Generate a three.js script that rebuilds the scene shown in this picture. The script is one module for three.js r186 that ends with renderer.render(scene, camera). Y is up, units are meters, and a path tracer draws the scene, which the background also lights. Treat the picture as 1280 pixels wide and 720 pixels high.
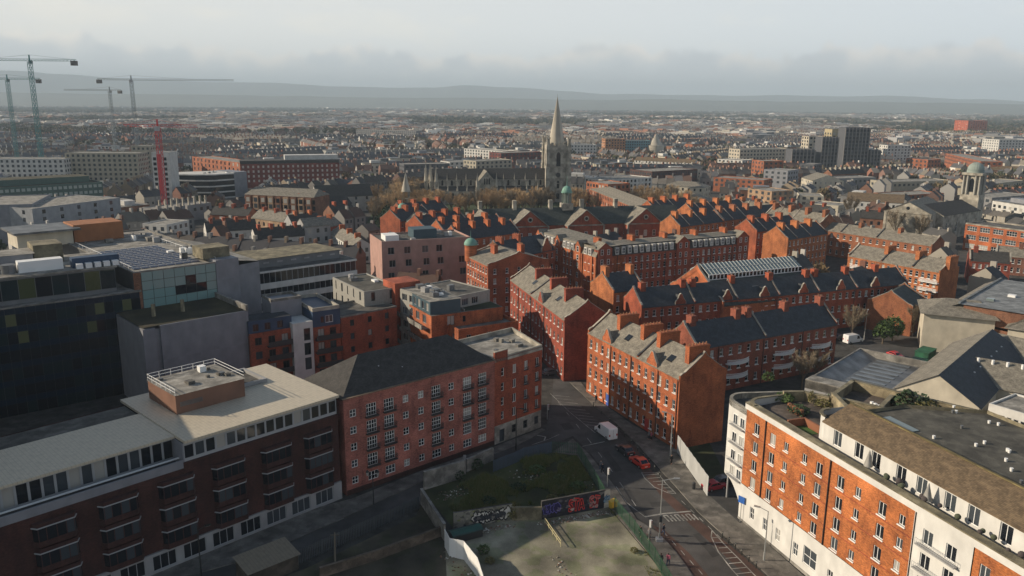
import * as THREE from 'three';
import { mergeGeometries } from 'three/addons/utils/BufferGeometryUtils.js';
import { MarchingCubes } from 'three/addons/objects/MarchingCubes.js';

// ---------- camera, sky, sun, exposure ----------
const renderer = new THREE.WebGLRenderer({ antialias: true });
renderer.toneMapping = THREE.LinearToneMapping;
renderer.toneMappingExposure = 1.18;
renderer.shadowMap.enabled = true;
const scene = new THREE.Scene();
const FPX = 1000, EYE = 62;                       // focal length in photo pixels, drone height in metres
const camera = new THREE.PerspectiveCamera(2 * Math.atan(360 / FPX) * 180 / Math.PI, 16 / 9, 0.5, 60000);
camera.position.set(0, EYE, 0);
camera.rotation.set(-Math.atan(231 / FPX), 0, 0.5 * Math.PI / 180, 'YXZ');
camera.updateMatrixWorld(true);
const SUN = new THREE.Vector3(-1, 0.44, -0.06).normalize();
const sun = new THREE.DirectionalLight(new THREE.Color(1, 0.85, 0.66), 5);
sun.position.copy(SUN).multiplyScalar(600).add(new THREE.Vector3(0, 0, -250));
sun.target.position.set(0, 0, -250); scene.add(sun, sun.target);
sun.castShadow = true; sun.shadow.mapSize.set(4096, 4096);
Object.assign(sun.shadow.camera, { left: -400, right: 400, top: 300, bottom: -300, near: 1, far: 1600 });

// seeded noise
let seed = 7;
function rnd() { seed = (seed * 1664525 + 1013904223) >>> 0; return seed / 4294967296; }
const rr = (a, b) => a + (b - a) * rnd();
const pick = (a) => a[Math.floor(rnd() * a.length)];
function hash(x, y, s = 0) { let h = Math.imul(x | 0, 374761393) + Math.imul(y | 0, 668265263) + Math.imul(s | 0, 2147483647 ^ 0x5bd1e995); h = Math.imul(h ^ (h >>> 13), 1274126177); return ((h ^ (h >>> 16)) >>> 0) / 4294967296; }
function vnoise(x, y, per = 0, s = 0) {
  const xi = Math.floor(x), yi = Math.floor(y), fx = x - xi, fy = y - yi, u = fx * fx * (3 - 2 * fx), v = fy * fy * (3 - 2 * fy);
  const m = (a) => per ? ((a % per) + per) % per : a;
  const a = hash(m(xi), m(yi), s), b = hash(m(xi + 1), m(yi), s), c = hash(m(xi), m(yi + 1), s), d = hash(m(xi + 1), m(yi + 1), s);
  return a + (b - a) * u + (c - a) * v + (a - b - c + d) * u * v;
}
function fbm(x, y, oct = 4, per = 0, s = 0) { let t = 0, a = 0.5, n = 0; for (let i = 0; i < oct; i++) { t += a * vnoise(x, y, per, s + i); n += a; x *= 2; y *= 2; per *= 2; a *= 0.5; } return t / n; }
const mix = (a, b, t) => a + (b - a) * t, clamp = (x, a = 0, b = 1) => Math.min(b, Math.max(a, x)), smooth = (a, b, x) => { const t = clamp((x - a) / (b - a)); return t * t * (3 - 2 * t); };

// sky: clear pale air above a low bank of cloud that lies along the hills all round
{
  const w = 2048, h = 1024, data = new Float32Array(w * h * 4);
  for (let j = 0; j < h; j++) {
    const el = ((j + 0.5) / h - 0.5) * 180;
    for (let i = 0; i < w; i++) {
      const az = (i + 0.5) / w * 360, e = Math.max(el, -2), k = (j * w + i) * 4;
      const t = clamp(e / 90), up = 1 - Math.exp(-Math.pow(Math.max(e, 0) / 21, 1.6));
      let c = [mix(0.83, 0.075, up), mix(0.85, 0.12, up), mix(0.87, 0.205, up)];
      // sunward side is warmer and a little brighter
      const toSun = Math.cos((az - 3) * Math.PI / 180) * 0.5 + 0.5;
      c = [c[0] * mix(0.86, 1.16, toSun), c[1] * mix(0.94, 1.09, toSun), c[2] * mix(1.0, 0.96, toSun)];
      const px = az / 360 * 64;
      if (e < 7) {
      const top = 3.5 + 2.0 * (fbm(px, 3.1, 4, 64, 3) - 0.5) + 1.3 * (fbm(px * 6, e * 0.8 + 9, 3, 384, 9) - 0.5);
      const bank = smooth(top + 0.12, top - 0.3, e) * smooth(-2, 0.2, e);
      const lump = fbm(px * 3, e * 0.75 + 5, 5, 192, 21);
      const rim = smooth(top - 1.6, top + 0.1, e) * smooth(0.3, 0.62, lump);
      const cc = [mix(0.62, 0.9, rim) * mix(0.92, 1.06, lump), mix(0.655, 0.84, rim) * mix(0.92, 1.06, lump), mix(0.69, 0.78, rim) * mix(0.93, 1.05, lump)];
      for (let q = 0; q < 3; q++) c[q] = mix(c[q], cc[q] * mix(0.9, 1.14, toSun * (q == 2 ? 0.8 : 1)), bank * 0.85);
      }
      // thin high streaks
      if (e > 2 && e < 60) { const st = smooth(0.52, 0.8, fbm(px, e * 0.55 + 40, 5, 64, 33)) * smooth(2, 5, e) * smooth(60, 10, e) * 0.45;
      c = [mix(c[0], c[0] * 1.12 + 0.03, st), mix(c[1], c[1] * 1.05 + 0.03, st), mix(c[2], c[2] * 0.96 + 0.02, st)]; }
      data[k] = c[0]; data[k + 1] = c[1]; data[k + 2] = c[2]; data[k + 3] = 1;
    }
  }
  const t = new THREE.DataTexture(data, w, h, THREE.RGBAFormat, THREE.FloatType);
  t.mapping = THREE.EquirectangularReflectionMapping; t.magFilter = t.minFilter = THREE.LinearFilter; t.wrapS = THREE.RepeatWrapping; t.needsUpdate = true;
  scene.background = t; scene.environment = t;
}
scene.fog = new THREE.FogExp2(new THREE.Color(0.7, 0.86, 1.0), 0.000125);

// ---------- helpers ----------
const V = (x, y, z) => new THREE.Vector3(x, y, z);
function ray(px, py) { return V((px - 640) / FPX, -(py - 360) / FPX, -1).applyQuaternion(camera.quaternion); }
function P(px, py, h = 0) { const d = ray(px, py), t = (h - EYE) / d.y; return [d.x * t, d.z * t]; }   // where a photo pixel's ray meets the level h
const add2 = (a, d, t) => [a[0] + d[0] * t, a[1] + d[1] * t];
const dirOf = (a, b) => { const l = Math.hypot(b[0] - a[0], b[1] - a[1]); return [(b[0] - a[0]) / l, (b[1] - a[1]) / l]; };
const dist = (a, b) => Math.hypot(b[0] - a[0], b[1] - a[1]);
const deg = (a) => [Math.cos(a * Math.PI / 180), Math.sin(a * Math.PI / 180)];
const GX = deg(-24), GZ = deg(66);               // the two axes of the brick quarter's street grid

class MB {                                        // collects triangles into one mesh
  constructor() { this.p = []; this.n = []; this.u = []; this.c = null; }
  tri(a, b, c) {
    const ux = b[0] - a[0], uy = b[1] - a[1], uz = b[2] - a[2], vx = c[0] - a[0], vy = c[1] - a[1], vz = c[2] - a[2];
    let nx = uy * vz - uz * vy, ny = uz * vx - ux * vz, nz = ux * vy - uy * vx; const l = Math.hypot(nx, ny, nz);
    if (l < 1e-9) return this; nx /= l; ny /= l; nz /= l;
    const hx = Math.hypot(nx, nz);
    for (const q of [a, b, c]) {
      this.p.push(q[0], q[1], q[2]); this.n.push(nx, ny, nz);
      if (hx < 0.15) this.u.push(q[0], -q[2]);
      else this.u.push((q[0] * nz - q[2] * nx) / hx, Math.abs(ny) > 0.15 ? q[1] / Math.max(hx, 0.3) : q[1]);
    }
    return this;
  }
  quad(a, b, c, d) { this.tri(a, b, c); return this.tri(a, c, d); }
  box(x0, x1, y0, y1, z0, z1) {
    this.quad([x0, y0, z1], [x1, y0, z1], [x1, y1, z1], [x0, y1, z1]); this.quad([x1, y0, z0], [x0, y0, z0], [x0, y1, z0], [x1, y1, z0]);
    this.quad([x1, y0, z1], [x1, y0, z0], [x1, y1, z0], [x1, y1, z1]); this.quad([x0, y0, z0], [x0, y0, z1], [x0, y1, z1], [x0, y1, z0]);
    this.quad([x0, y1, z1], [x1, y1, z1], [x1, y1, z0], [x0, y1, z0]); return this.quad([x0, y0, z0], [x1, y0, z0], [x1, y0, z1], [x0, y0, z1]);
  }
  add(g, m) {
    g = g.index ? g.toNonIndexed() : g.clone(); if (m) g.applyMatrix4(m);
    const P_ = g.attributes.position.array, N = g.attributes.normal.array, U = g.attributes.uv ? g.attributes.uv.array : null;
    for (let i = 0; i < P_.length; i++) { this.p.push(P_[i]); this.n.push(N[i]); }
    for (let i = 0; i < P_.length / 3; i++) this.u.push(U ? U[2 * i] : P_[3 * i], U ? U[2 * i + 1] : P_[3 * i + 1]);
    return this;
  }
  bar(a, b, w, h = w) {                          // square bar from a to b
    const A = V(...a), d = V(...b).sub(A), l = d.length(); d.normalize();
    const up = Math.abs(d.y) > 0.99 ? V(1, 0, 0) : V(0, 1, 0), s = V().crossVectors(d, up).normalize().multiplyScalar(w / 2), t = V().crossVectors(s, d).normalize().multiplyScalar(h / 2);
    const c = (e, i, j) => { const q = A.clone().addScaledVector(d, e * l).addScaledVector(s, i).addScaledVector(t, j); return [q.x, q.y, q.z]; };
    const r = [[-1, -1], [1, -1], [1, 1], [-1, 1]];
    for (let k = 0; k < 4; k++) { const m = r[k], n = r[(k + 1) % 4]; this.quad(c(0, ...m), c(0, ...n), c(1, ...n), c(1, ...m)); }
    this.quad(c(1, -1, -1), c(1, 1, -1), c(1, 1, 1), c(1, -1, 1)); return this.quad(c(0, -1, 1), c(0, 1, 1), c(0, 1, -1), c(0, -1, -1));
  }
  tube(a, b, r, r2 = r, seg = 8) {
    const A = V(...a), B = V(...b), d = B.clone().sub(A), g = new THREE.CylinderGeometry(r2, r, d.length(), seg);
    return this.add(g, new THREE.Matrix4().compose(A.add(B).multiplyScalar(0.5), new THREE.Quaternion().setFromUnitVectors(V(0, 1, 0), d.normalize()), V(1, 1, 1)));
  }
  flat(pts, y, holes = []) {                     // level polygon, pts [[x,z]...]
    const v = (a) => a.map((q) => new THREE.Vector2(q[0], q[1])), c = v(pts), hs = holes.map(v), all = [...pts, ...holes.flat()];
    for (const f of THREE.ShapeUtils.triangulateShape(c, hs)) {
      const [a, b, d] = f.map((i) => all[i]), s = (b[0] - a[0]) * (d[1] - a[1]) - (b[1] - a[1]) * (d[0] - a[0]);
      const q = (m) => [m[0], y, m[1]]; s > 0 ? this.tri(q(a), q(d), q(b)) : this.tri(q(a), q(b), q(d));
    }
    return this;
  }
  side(pts, y0, y1, closed = true) {
    for (let i = 0; i < pts.length - (closed ? 0 : 1); i++) { const a = pts[i], b = pts[(i + 1) % pts.length]; this.quad([a[0], y0, a[1]], [b[0], y0, b[1]], [b[0], y1, b[1]], [a[0], y1, a[1]]); }
    return this;
  }
  prism(pts, y0, y1) { this.side(pts, y0, y1); return this.flat(pts, y1); }
  geo() {
    const g = new THREE.BufferGeometry();
    g.setAttribute('position', new THREE.Float32BufferAttribute(this.p, 3)); g.setAttribute('normal', new THREE.Float32BufferAttribute(this.n, 3)); g.setAttribute('uv', new THREE.Float32BufferAttribute(this.u, 2));
    if (this.c) g.setAttribute('color', new THREE.Float32BufferAttribute(this.c, 3));
    return g;
  }
  build(name, m, parent) { return this.p.length ? mesh(name, this.geo(), m, parent) : null; }
}
const used = {};
function numbered(n) { if (used[n] === undefined) { used[n] = 0; return n; } used[n]++; return n + '_' + String(used[n]).padStart(3, '0'); }
function mesh(name, g, m, parent) {
  const o = new THREE.Mesh(g, m); o.castShadow = o.receiveShadow = true;
  if (parent) { o.name = name; parent.add(o); } else { o.name = numbered(name); scene.add(o); }
  return o;
}
function tag(o, label, category, group) { o.userData.label = label; o.userData.category = category; if (group) o.userData.group = group; return o; }
function struct(o) { o.userData.kind = 'structure'; return o; }
function thing(name, label, category, pos = [0, 0, 0], turn = 0, group) {
  const o = new THREE.Group(); o.name = numbered(name); o.position.set(...pos); o.rotation.y = turn; scene.add(o); return tag(o, label, category, group);
}
function copyOf(o, pos, turn, label) { const c = o.clone(); c.name = numbered(o.name.replace(/_\d{3}$/, '')); c.position.set(...pos); c.rotation.y = turn; c.userData = { ...o.userData }; if (label) c.userData.label = label; scene.add(c); return c; }

// ---------- textures and materials ----------
function tex(size, metres, f, srgb = true) {
  const d = new Uint8Array(size * size * 4);
  for (let y = 0; y < size; y++) for (let x = 0; x < size; x++) { const c = f(x / size, y / size), k = (y * size + x) * 4; for (let q = 0; q < 3; q++) d[k + q] = clamp((Array.isArray(c) ? c[q] : c)) * 255; d[k + 3] = 255; }
  const t = new THREE.DataTexture(d, size, size); t.wrapS = t.wrapT = THREE.RepeatWrapping; t.magFilter = THREE.LinearFilter; t.minFilter = THREE.LinearMipmapLinearFilter; t.generateMipmaps = true;
  if (srgb) t.colorSpace = THREE.SRGBColorSpace; t.repeat.set(1 / metres, 1 / metres); t.needsUpdate = true; return t;
}
const T = {
  brick: tex(1024, 14, (u, v) => { const r = Math.floor(v * 186), c = Math.floor(u * 62 + (r % 2) * 0.5) % 62, a = fbm(u * 4, v * 4, 6, 4, 4), s = smooth(0.52, 0.7, fbm(u * 14, v * 5, 5, 0, 14)), k = 0.75 + 0.22 * (hash(c, r, 1) - 0.3) + 0.42 * (a - 0.5) - 0.09 * s; return [k, k - 0.01 * s, k]; }),
  slate: tex(512, 5, (u, v) => { const r = Math.floor(v * 24), c = Math.floor(u * 18 + (r % 2) * 0.5) % 18, fy = v * 24 - r; return (0.66 + 0.17 * hash(c, r, 2) + 0.3 * (fbm(u * 5, v * 5, 4, 5, 6) - 0.4)) * (fy < 0.12 ? 0.72 : 1); }),
  mottle: tex(512, 9, (u, v) => 0.72 + 0.5 * (fbm(u * 5, v * 5, 6, 5, 8) - 0.5) + 0.12 * (fbm(u * 64, v * 64, 2, 64, 3) - 0.5)),
  stain: tex(512, 16, (u, v) => { const a = fbm(u * 9, v * 9, 6, 9, 18), b = smooth(0.52, 0.6, fbm(u * 17, v * 17, 5, 17, 28)); return clamp(0.66 + 0.5 * (a - 0.5) + 0.09 * b + 0.18 * (hash(u * 512, v * 512, 5) - 0.5)); }),
  render: tex(512, 11, (u, v) => 0.88 + 0.13 * (fbm(u * 9, v * 4, 6, 0, 8) - 0.5) + 0.14 * (fbm(u * 5, v * 5, 5, 5, 3) - 0.5)),
  seam: tex(256, 3, (u, v) => { const f = (u * 6) % 1; return f < 0.12 ? 0.78 : 0.86 + 0.16 * (fbm(u * 6, v * 6, 4, 6, 12) - 0.5); }),
  asphalt: tex(512, 14, (u, v) => 0.62 + 0.5 * (fbm(u * 4, v * 4, 6, 4, 11) - 0.5) + 0.2 * (hash(u * 512, v * 512, 7) - 0.5)),
  earth: tex(512, 20, (u, v) => { const a = fbm(u * 5, v * 5, 6, 5, 41), g = smooth(0.5, 0.62, fbm(u * 11, v * 11, 6, 11, 51)) * 0.7, q = 0.16 * (hash(u * 512, v * 512, 9) - 0.5); return [q + 0.66 + 0.6 * (a - 0.5) - 0.07 * g, q + 0.65 + 0.6 * (a - 0.5) - 0.03 * g, q + 0.6 + 0.55 * (a - 0.5) - 0.1 * g]; }),
};
const mats = {};
function M(key, rgb, map, rough = 0.9, extra = {}) {
  if (mats[key]) return mats[key];
  const m = new THREE.MeshStandardMaterial({ color: new THREE.Color().setRGB(...rgb), roughness: rough, side: THREE.DoubleSide, ...extra });
  if (map) { m.map = T[map]; if (!extra.bumpMap && ['slate', 'brick'].includes(map)) { m.bumpMap = T[map]; m.bumpScale = 0.012; } }
  m.name = key; return mats[key] = m;
}
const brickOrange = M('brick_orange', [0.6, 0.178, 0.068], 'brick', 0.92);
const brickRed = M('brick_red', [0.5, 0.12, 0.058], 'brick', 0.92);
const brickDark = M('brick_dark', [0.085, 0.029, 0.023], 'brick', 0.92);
const brickPlum = M('brick_plum', [0.56, 0.2, 0.15], 'brick', 0.92);
const brickBrown = M('brick_brown', [0.36, 0.17, 0.1], 'brick', 0.92);
const brickBuff = M('brick_buff', [0.6, 0.4, 0.25], 'brick', 0.92);
const pinkPanel = M('pink_render', [0.5, 0.3, 0.25], 'render', 0.85);
const slateBlue = M('slate_blue', [0.062, 0.072, 0.085], 'slate', 0.75);
const slateGreen = M('slate_green', [0.085, 0.1, 0.09], 'slate', 0.8);
const slateGrey = M('slate_grey', [0.34, 0.31, 0.25], 'slate', 0.85);
const slateDark = M('slate_dark', [0.07, 0.065, 0.06], 'slate', 0.85);
const tileBrown = M('tile_brown', [0.24, 0.17, 0.1], 'slate', 0.9);
const whiteWall = M('white_render', [0.78, 0.77, 0.73], 'render', 0.85);
const creamWall = M('cream_render', [0.66, 0.6, 0.48], 'render', 0.88);
const greyWall = M('grey_render', [0.4, 0.4, 0.4], 'render', 0.85);
const panelGrey = M('panel_grey', [0.27, 0.28, 0.31], 'render', 0.6);
const stoneGrey = M('stone_grey', [0.66, 0.61, 0.51], 'mottle', 0.95);
const stonePale = M('stone_pale', [0.72, 0.66, 0.54], 'mottle', 0.95);
const coping = M('coping_stone', [0.6, 0.55, 0.46], 'mottle', 0.9);
const concrete = M('concrete', [0.42, 0.4, 0.36], 'stain', 0.92);
const felt = M('roof_felt', [0.2, 0.19, 0.17], 'stain', 0.95);
const feltPale = M('roof_felt_pale', [0.52, 0.49, 0.43], 'stain', 0.9);
const olive = M('olive_render', [0.4, 0.35, 0.23], 'stain', 0.95);
const metalRoof = M('metal_roof', [0.74, 0.65, 0.5], 'seam', 0.55, { metalness: 0.1 });
const metalDark = M('metal_dark', [0.03, 0.032, 0.035], null, 0.5);
const metalGrey = M('metal_grey', [0.3, 0.31, 0.32], 'mottle', 0.45, { metalness: 0.4 });
const bluePanel = M('blue_panel', [0.03, 0.07, 0.14], 'render', 0.55);
const tealPanel = M('teal_panel', [0.05, 0.1, 0.13], 'render', 0.6);
const copper = M('copper_green', [0.25, 0.5, 0.4], 'mottle', 0.7);
const whitePaint = M('white_paint', [0.78, 0.78, 0.76], null, 0.5);
const greyPaint = M('grey_paint', [0.35, 0.36, 0.37], null, 0.5);
const pipeMat = M('pipe_dark', [0.03, 0.025, 0.025], null, 0.5);
const glassDark = M('glass_dark', [0.012, 0.015, 0.02], null, 0.06, { metalness: 0 });
const glassMid = M('glass_mid', [0.05, 0.06, 0.07], null, 0.08);
const glassBlind = M('glass_blind', [0.36, 0.35, 0.32], null, 0.25);
const glassRoof = M('glass_roof', [0.16, 0.2, 0.2], null, 0.12);
const glassCurtain = M('glass_curtain_wall', [0.016, 0.03, 0.035], null, 0.04);
const potMat = M('chimney_pot', [0.5, 0.24, 0.12], 'mottle', 0.9);
const asphaltM = M('asphalt', [0.165, 0.16, 0.155], 'asphalt', 0.9);
const paving = M('paving', [0.27, 0.25, 0.22], 'stain', 0.92);
const grassM = M('grass_sward', [0.07, 0.11, 0.03], 'stain', 1);

// a batch of bricks differs from the next: each base brick comes in four tints
const TINTS = [[1, 1, 1], [0.78, 0.98, 1.2], [1.05, 1.24, 1.2], [0.84, 0.78, 0.9]];
function batch(m, i = Math.floor(rnd() * 4)) { const k = m.name + '_batch' + i; if (mats[k]) return mats[k]; const c = m.clone(); c.color.setRGB(m.color.r * TINTS[i][0], m.color.g * TINTS[i][1], m.color.b * TINTS[i][2]); c.name = k; return mats[k] = c; }
// ---------- windows ----------
const winCache = {};
function winGeo(style, w, h) {
  const key = style + w.toFixed(2) + '_' + h.toFixed(2); if (winCache[key]) return winCache[key];
  const f = new MB(), t = Math.min(0.09, w * 0.12), z0 = -0.05, z1 = 0.04, hw = w / 2;
  f.box(-hw, -hw + t, 0, h, z0, z1); f.box(hw - t, hw, 0, h, z0, z1); f.box(-hw + t, hw - t, 0, t, z0, z1); f.box(-hw + t, hw - t, h - t, h, z0, z1);
  const vert = (x) => f.box(x - t * 0.4, x + t * 0.4, t, h - t, z0 + 0.01, z1 - 0.01), hor = (y) => f.box(-hw + t, hw - t, y - t * 0.4, y + t * 0.4, z0 + 0.02, z1 - 0.02);
  const m = style.match(/^(\d)x(\d)/); if (m) { for (let i = 1; i < +m[1]; i++) vert(-hw + w * i / +m[1]); for (let j = 1; j < +m[2]; j++) hor(h * j / +m[2]); }
  if (style.endsWith('s')) f.box(-hw - 0.1, hw + 0.1, -0.12, 0, -0.1, 0.3);       // projecting sill
  const p = new MB(); p.box(-hw + t * 0.5, hw - t * 0.5, t * 0.5, h - t * 0.5, -0.045, -0.02);
  return winCache[key] = [f.geo(), p.geo()];
}
const PANES = [glassDark, glassDark, glassDark, glassMid, glassMid, glassBlind];
function addWindow(parent, x, y, z, turn, w, h, style = '1x2', fm = whitePaint, panes = PANES) {
  const [f, p] = winGeo(style, w, h), o = mesh('window', f, fm, parent); o.position.set(x, y, z); o.rotation.y = turn;
  mesh('pane', p, pick(panes), o); return o;
}
const simpleCache = {}; function simpleWin(w, h) { const k = w.toFixed(2) + '_' + h.toFixed(2); return simpleCache[k] ??= new MB().box(-w / 2, w / 2, 0, h, -0.05, 0.04).geo(); }
// one wall of a building: origin o [x,z], direction d, contour [[u,y]...], openings [{u,v,w,h,s}]
function wallSeg(mb, parent, o, d, contour, wins = [], opt = {}) {
  if (opt.simple) { const n = [-d[1], d[0]]; for (const f of THREE.ShapeUtils.triangulateShape(contour.map((p) => new THREE.Vector2(...p)), [])) mb.tri(...f.map((i) => [o[0] + d[0] * contour[i][0], contour[i][1], o[1] + d[1] * contour[i][0]])); for (const w of wins) { const k = mesh('window', simpleWin(w.w, w.h), w.fm ?? opt.fm ?? pick(PANES), parent); k.position.set(o[0] + d[0] * w.u, w.v, o[1] + d[1] * w.u); k.rotation.y = Math.atan2(n[0], n[1]); } return; }
  const n = [-d[1], d[0]], dep = opt.depth ?? 0.16, q = (u, y, k = 0) => [o[0] + d[0] * u + n[0] * k, y, o[1] + d[1] * u + n[1] * k];
  const holes = wins.map((w) => [[w.u - w.w / 2, w.v], [w.u + w.w / 2, w.v], [w.u + w.w / 2, w.v + w.h], [w.u - w.w / 2, w.v + w.h]]);
  const vv = (a) => a.map((p) => new THREE.Vector2(p[0], p[1])), all = [...contour, ...holes.flat()];
  for (const f of THREE.ShapeUtils.triangulateShape(vv(contour), holes.map(vv))) mb.tri(...f.map((i) => q(...all[i])));
  const turn = Math.atan2(n[0], n[1]);
  wins.forEach((w, i) => {
    const h = holes[i]; for (let k = 0; k < 4; k++) { const a = h[k], b = h[(k + 1) % 4]; mb.quad(q(a[0], a[1]), q(b[0], b[1]), q(b[0], b[1], -dep - 0.06), q(a[0], a[1], -dep - 0.06)); }
    const c = q(w.u, w.v, -dep); w.made = addWindow(parent, c[0], c[1], c[2], turn, w.w, w.h, w.s ?? opt.style ?? '1x2', w.fm ?? opt.fm ?? whitePaint, w.panes ?? opt.panes ?? PANES);
  });
}
const rectC = (L, y0, y1) => [[0, y0], [L, y0], [L, y1], [0, y1]];
function grid(cols, rows, w, h, s, extra = {}) { const r = []; for (const v of rows) for (const u of cols) r.push({ u, v, w, h, s, ...extra }); return r; }
const spread = (n, a, b) => n == 1 ? [(a + b) / 2] : Array.from({ length: n }, (_, i) => mix(a, b, i / (n - 1)));

// a building in its own frame: x runs along the front from A to B, z is out of the front, the body lies at z 0..-D
function frame(name, label, category, A, B, group) {
  const d = dirOf(A, B), g = thing(name, label, category, [A[0], 0, A[1]], Math.atan2(-d[1], d[0]), group);
  g.L = dist(A, B); g.A = A; g.d = d; g.nrm = [-d[1], d[0]];
  g.onFront = (px, py, back = 0) => { const r = ray(px, py), a = add2(A, g.nrm, -back), t = (a[0] * g.nrm[0] + a[1] * g.nrm[1]) / (r.x * g.nrm[0] + r.z * g.nrm[1]); return [(r.x * t - A[0]) * d[0] + (r.z * t - A[1]) * d[1], EYE + r.y * t]; };
  g.local = (p) => [(p[0] - A[0]) * d[0] + (p[1] - A[1]) * d[1], (p[0] - A[0]) * g.nrm[0] + (p[1] - A[1]) * g.nrm[1]];   // world [x,z] to [x,z] in the frame
  g.at = (px, py, h) => g.local(P(px, py, h));
  return g;
}
function chimney(g, x, z, w, d, y0, y1, m, pots = 3) {
  const mb = new MB(); mb.box(x - w / 2, x + w / 2, y0, y1, z - d / 2, z + d / 2); mb.box(x - w / 2 - 0.08, x + w / 2 + 0.08, y1 - 0.35, y1 - 0.1, z - d / 2 - 0.08, z + d / 2 + 0.08);
  const c = mb.build('chimney', m, g);
  if (pots) for (let i = 0; i < pots; i++) { const p = new MB(), along = w > d; const t = (i + 0.5) / pots - 0.5; p.tube([x + (along ? t * w : 0), y1 - 0.05, z + (along ? 0 : t * d)], [x + (along ? t * w : 0), y1 + 0.45, z + (along ? 0 : t * d)], 0.14, 0.11, 7); p.build('chimney_pot', potMat, c); }
  return c;
}
function gableRoof(g, x0, x1, z0, z1, h, rise, m, over = 0.15, name = 'roof') {      // ridge along x
  const zm = (z0 + z1) / 2, k = rise / (Math.abs(z1 - z0) / 2), t = 0.18, r = new MB(), e0 = h - over * k, zf = z0 + over, zb = z1 - over;
  for (const [za, zc] of [[zf, zm], [zb, zm]]) { r.quad([x0, e0 + t, za], [x1, e0 + t, za], [x1, h + rise + t, zc], [x0, h + rise + t, zc]); r.quad([x0, e0, za], [x1, e0, za], [x1, e0 + t, za], [x0, e0 + t, za]); }
  for (const x of [x0, x1]) { r.quad([x, e0, zf], [x, e0 + t, zf], [x, h + rise + t, zm], [x, h + rise, zm]); r.quad([x, e0, zb], [x, e0 + t, zb], [x, h + rise + t, zm], [x, h + rise, zm]); }
  return r.build(name, m, g);
}
function hipRoof(g, x0, x1, z0, z1, h, rise, m, over = 0.2, hipL = 1, hipR = 1) {
  const D = Math.abs(z1 - z0) / 2, zm = (z0 + z1) / 2, r = new MB(), a = [x0 - over, h, z0 + over], b = [x1 + over, h, z0 + over], c = [x1 + over, h, z1 - over], d = [x0 - over, h, z1 - over], R1 = [x0 + (hipL ? D * hipL : -over), h + rise, zm], R2 = [x1 - (hipR ? D * hipR : -over), h + rise, zm];
  r.quad(a, b, R2, R1); r.quad(c, d, R1, R2); r.tri(d, a, R1); r.tri(b, c, R2); r.quad(a, d, c, b);
  return r.build('roof', m, g);
}
function flatRoof(g, pts, h, ph, wm, rm, t = 0.3) {    // deck + parapet (pts counter to outside, [x,z])
  new MB().flat(pts, h).build('roof', rm, g);
  if (ph > 0) parapet(g, pts, h - 0.02, h + ph, t, wm);
}
function inset(pts, t) {
  let area = 0; for (let i = 0; i < pts.length; i++) { const a = pts[i], b = pts[(i + 1) % pts.length]; area += a[0] * b[1] - a[1] * b[0]; }
  const s = area > 0 ? 1 : -1, N = pts.length;
  return pts.map((p, i) => { const a = pts[(i + N - 1) % N], b = pts[(i + 1) % N], d0 = dirOf(a, p), d1 = dirOf(p, b), n0 = [-d0[1] * s, d0[0] * s], n1 = [-d1[1] * s, d1[0] * s], k = 1 + n0[0] * n1[0] + n0[1] * n1[1]; return [p[0] + (n0[0] + n1[0]) * t / Math.max(k, 0.3), p[1] + (n0[1] + n1[1]) * t / Math.max(k, 0.3)]; });
}
function parapet(g, pts, y0, y1, t, m, name = 'parapet') { const i = inset(pts, t), mb = new MB(); mb.side(pts, y0, y1); mb.side(i, y0, y1); for (let k = 0; k < pts.length; k++) { const n = (k + 1) % pts.length; mb.quad([pts[k][0], y1, pts[k][1]], [pts[n][0], y1, pts[n][1]], [i[n][0], y1, i[n][1]], [i[k][0], y1, i[k][1]]); } return mb.build(name, m, g); }
// four walls of a rectangular body; spec {f,r,b,l: windows}; gable: roof rise, gable ends follow it
function body(g, L, D, h, m, spec = {}, opt = {}) {
  const mb = new MB(), ends = (rise) => rise ? [[0, opt.y0 ?? 0], [D, opt.y0 ?? 0], [D, h], [D / 2, h + rise], [0, h]] : rectC(D, opt.y0 ?? 0, h), x0 = opt.x0 ?? 0, z0 = opt.z0 ?? 0;
  wallSeg(mb, g, [x0, z0], [1, 0], rectC(L, opt.y0 ?? 0, h), spec.f, opt); wallSeg(mb, g, [x0 + L, z0], [0, -1], ends(opt.gable), spec.r, opt);
  wallSeg(mb, g, [x0 + L, z0 - D], [-1, 0], rectC(L, opt.y0 ?? 0, h), spec.b, opt); wallSeg(mb, g, [x0, z0 - D], [0, 1], ends(opt.gable), spec.l, opt);
  return mb.build(opt.wallName ?? 'wall', m, g);
}
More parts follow.
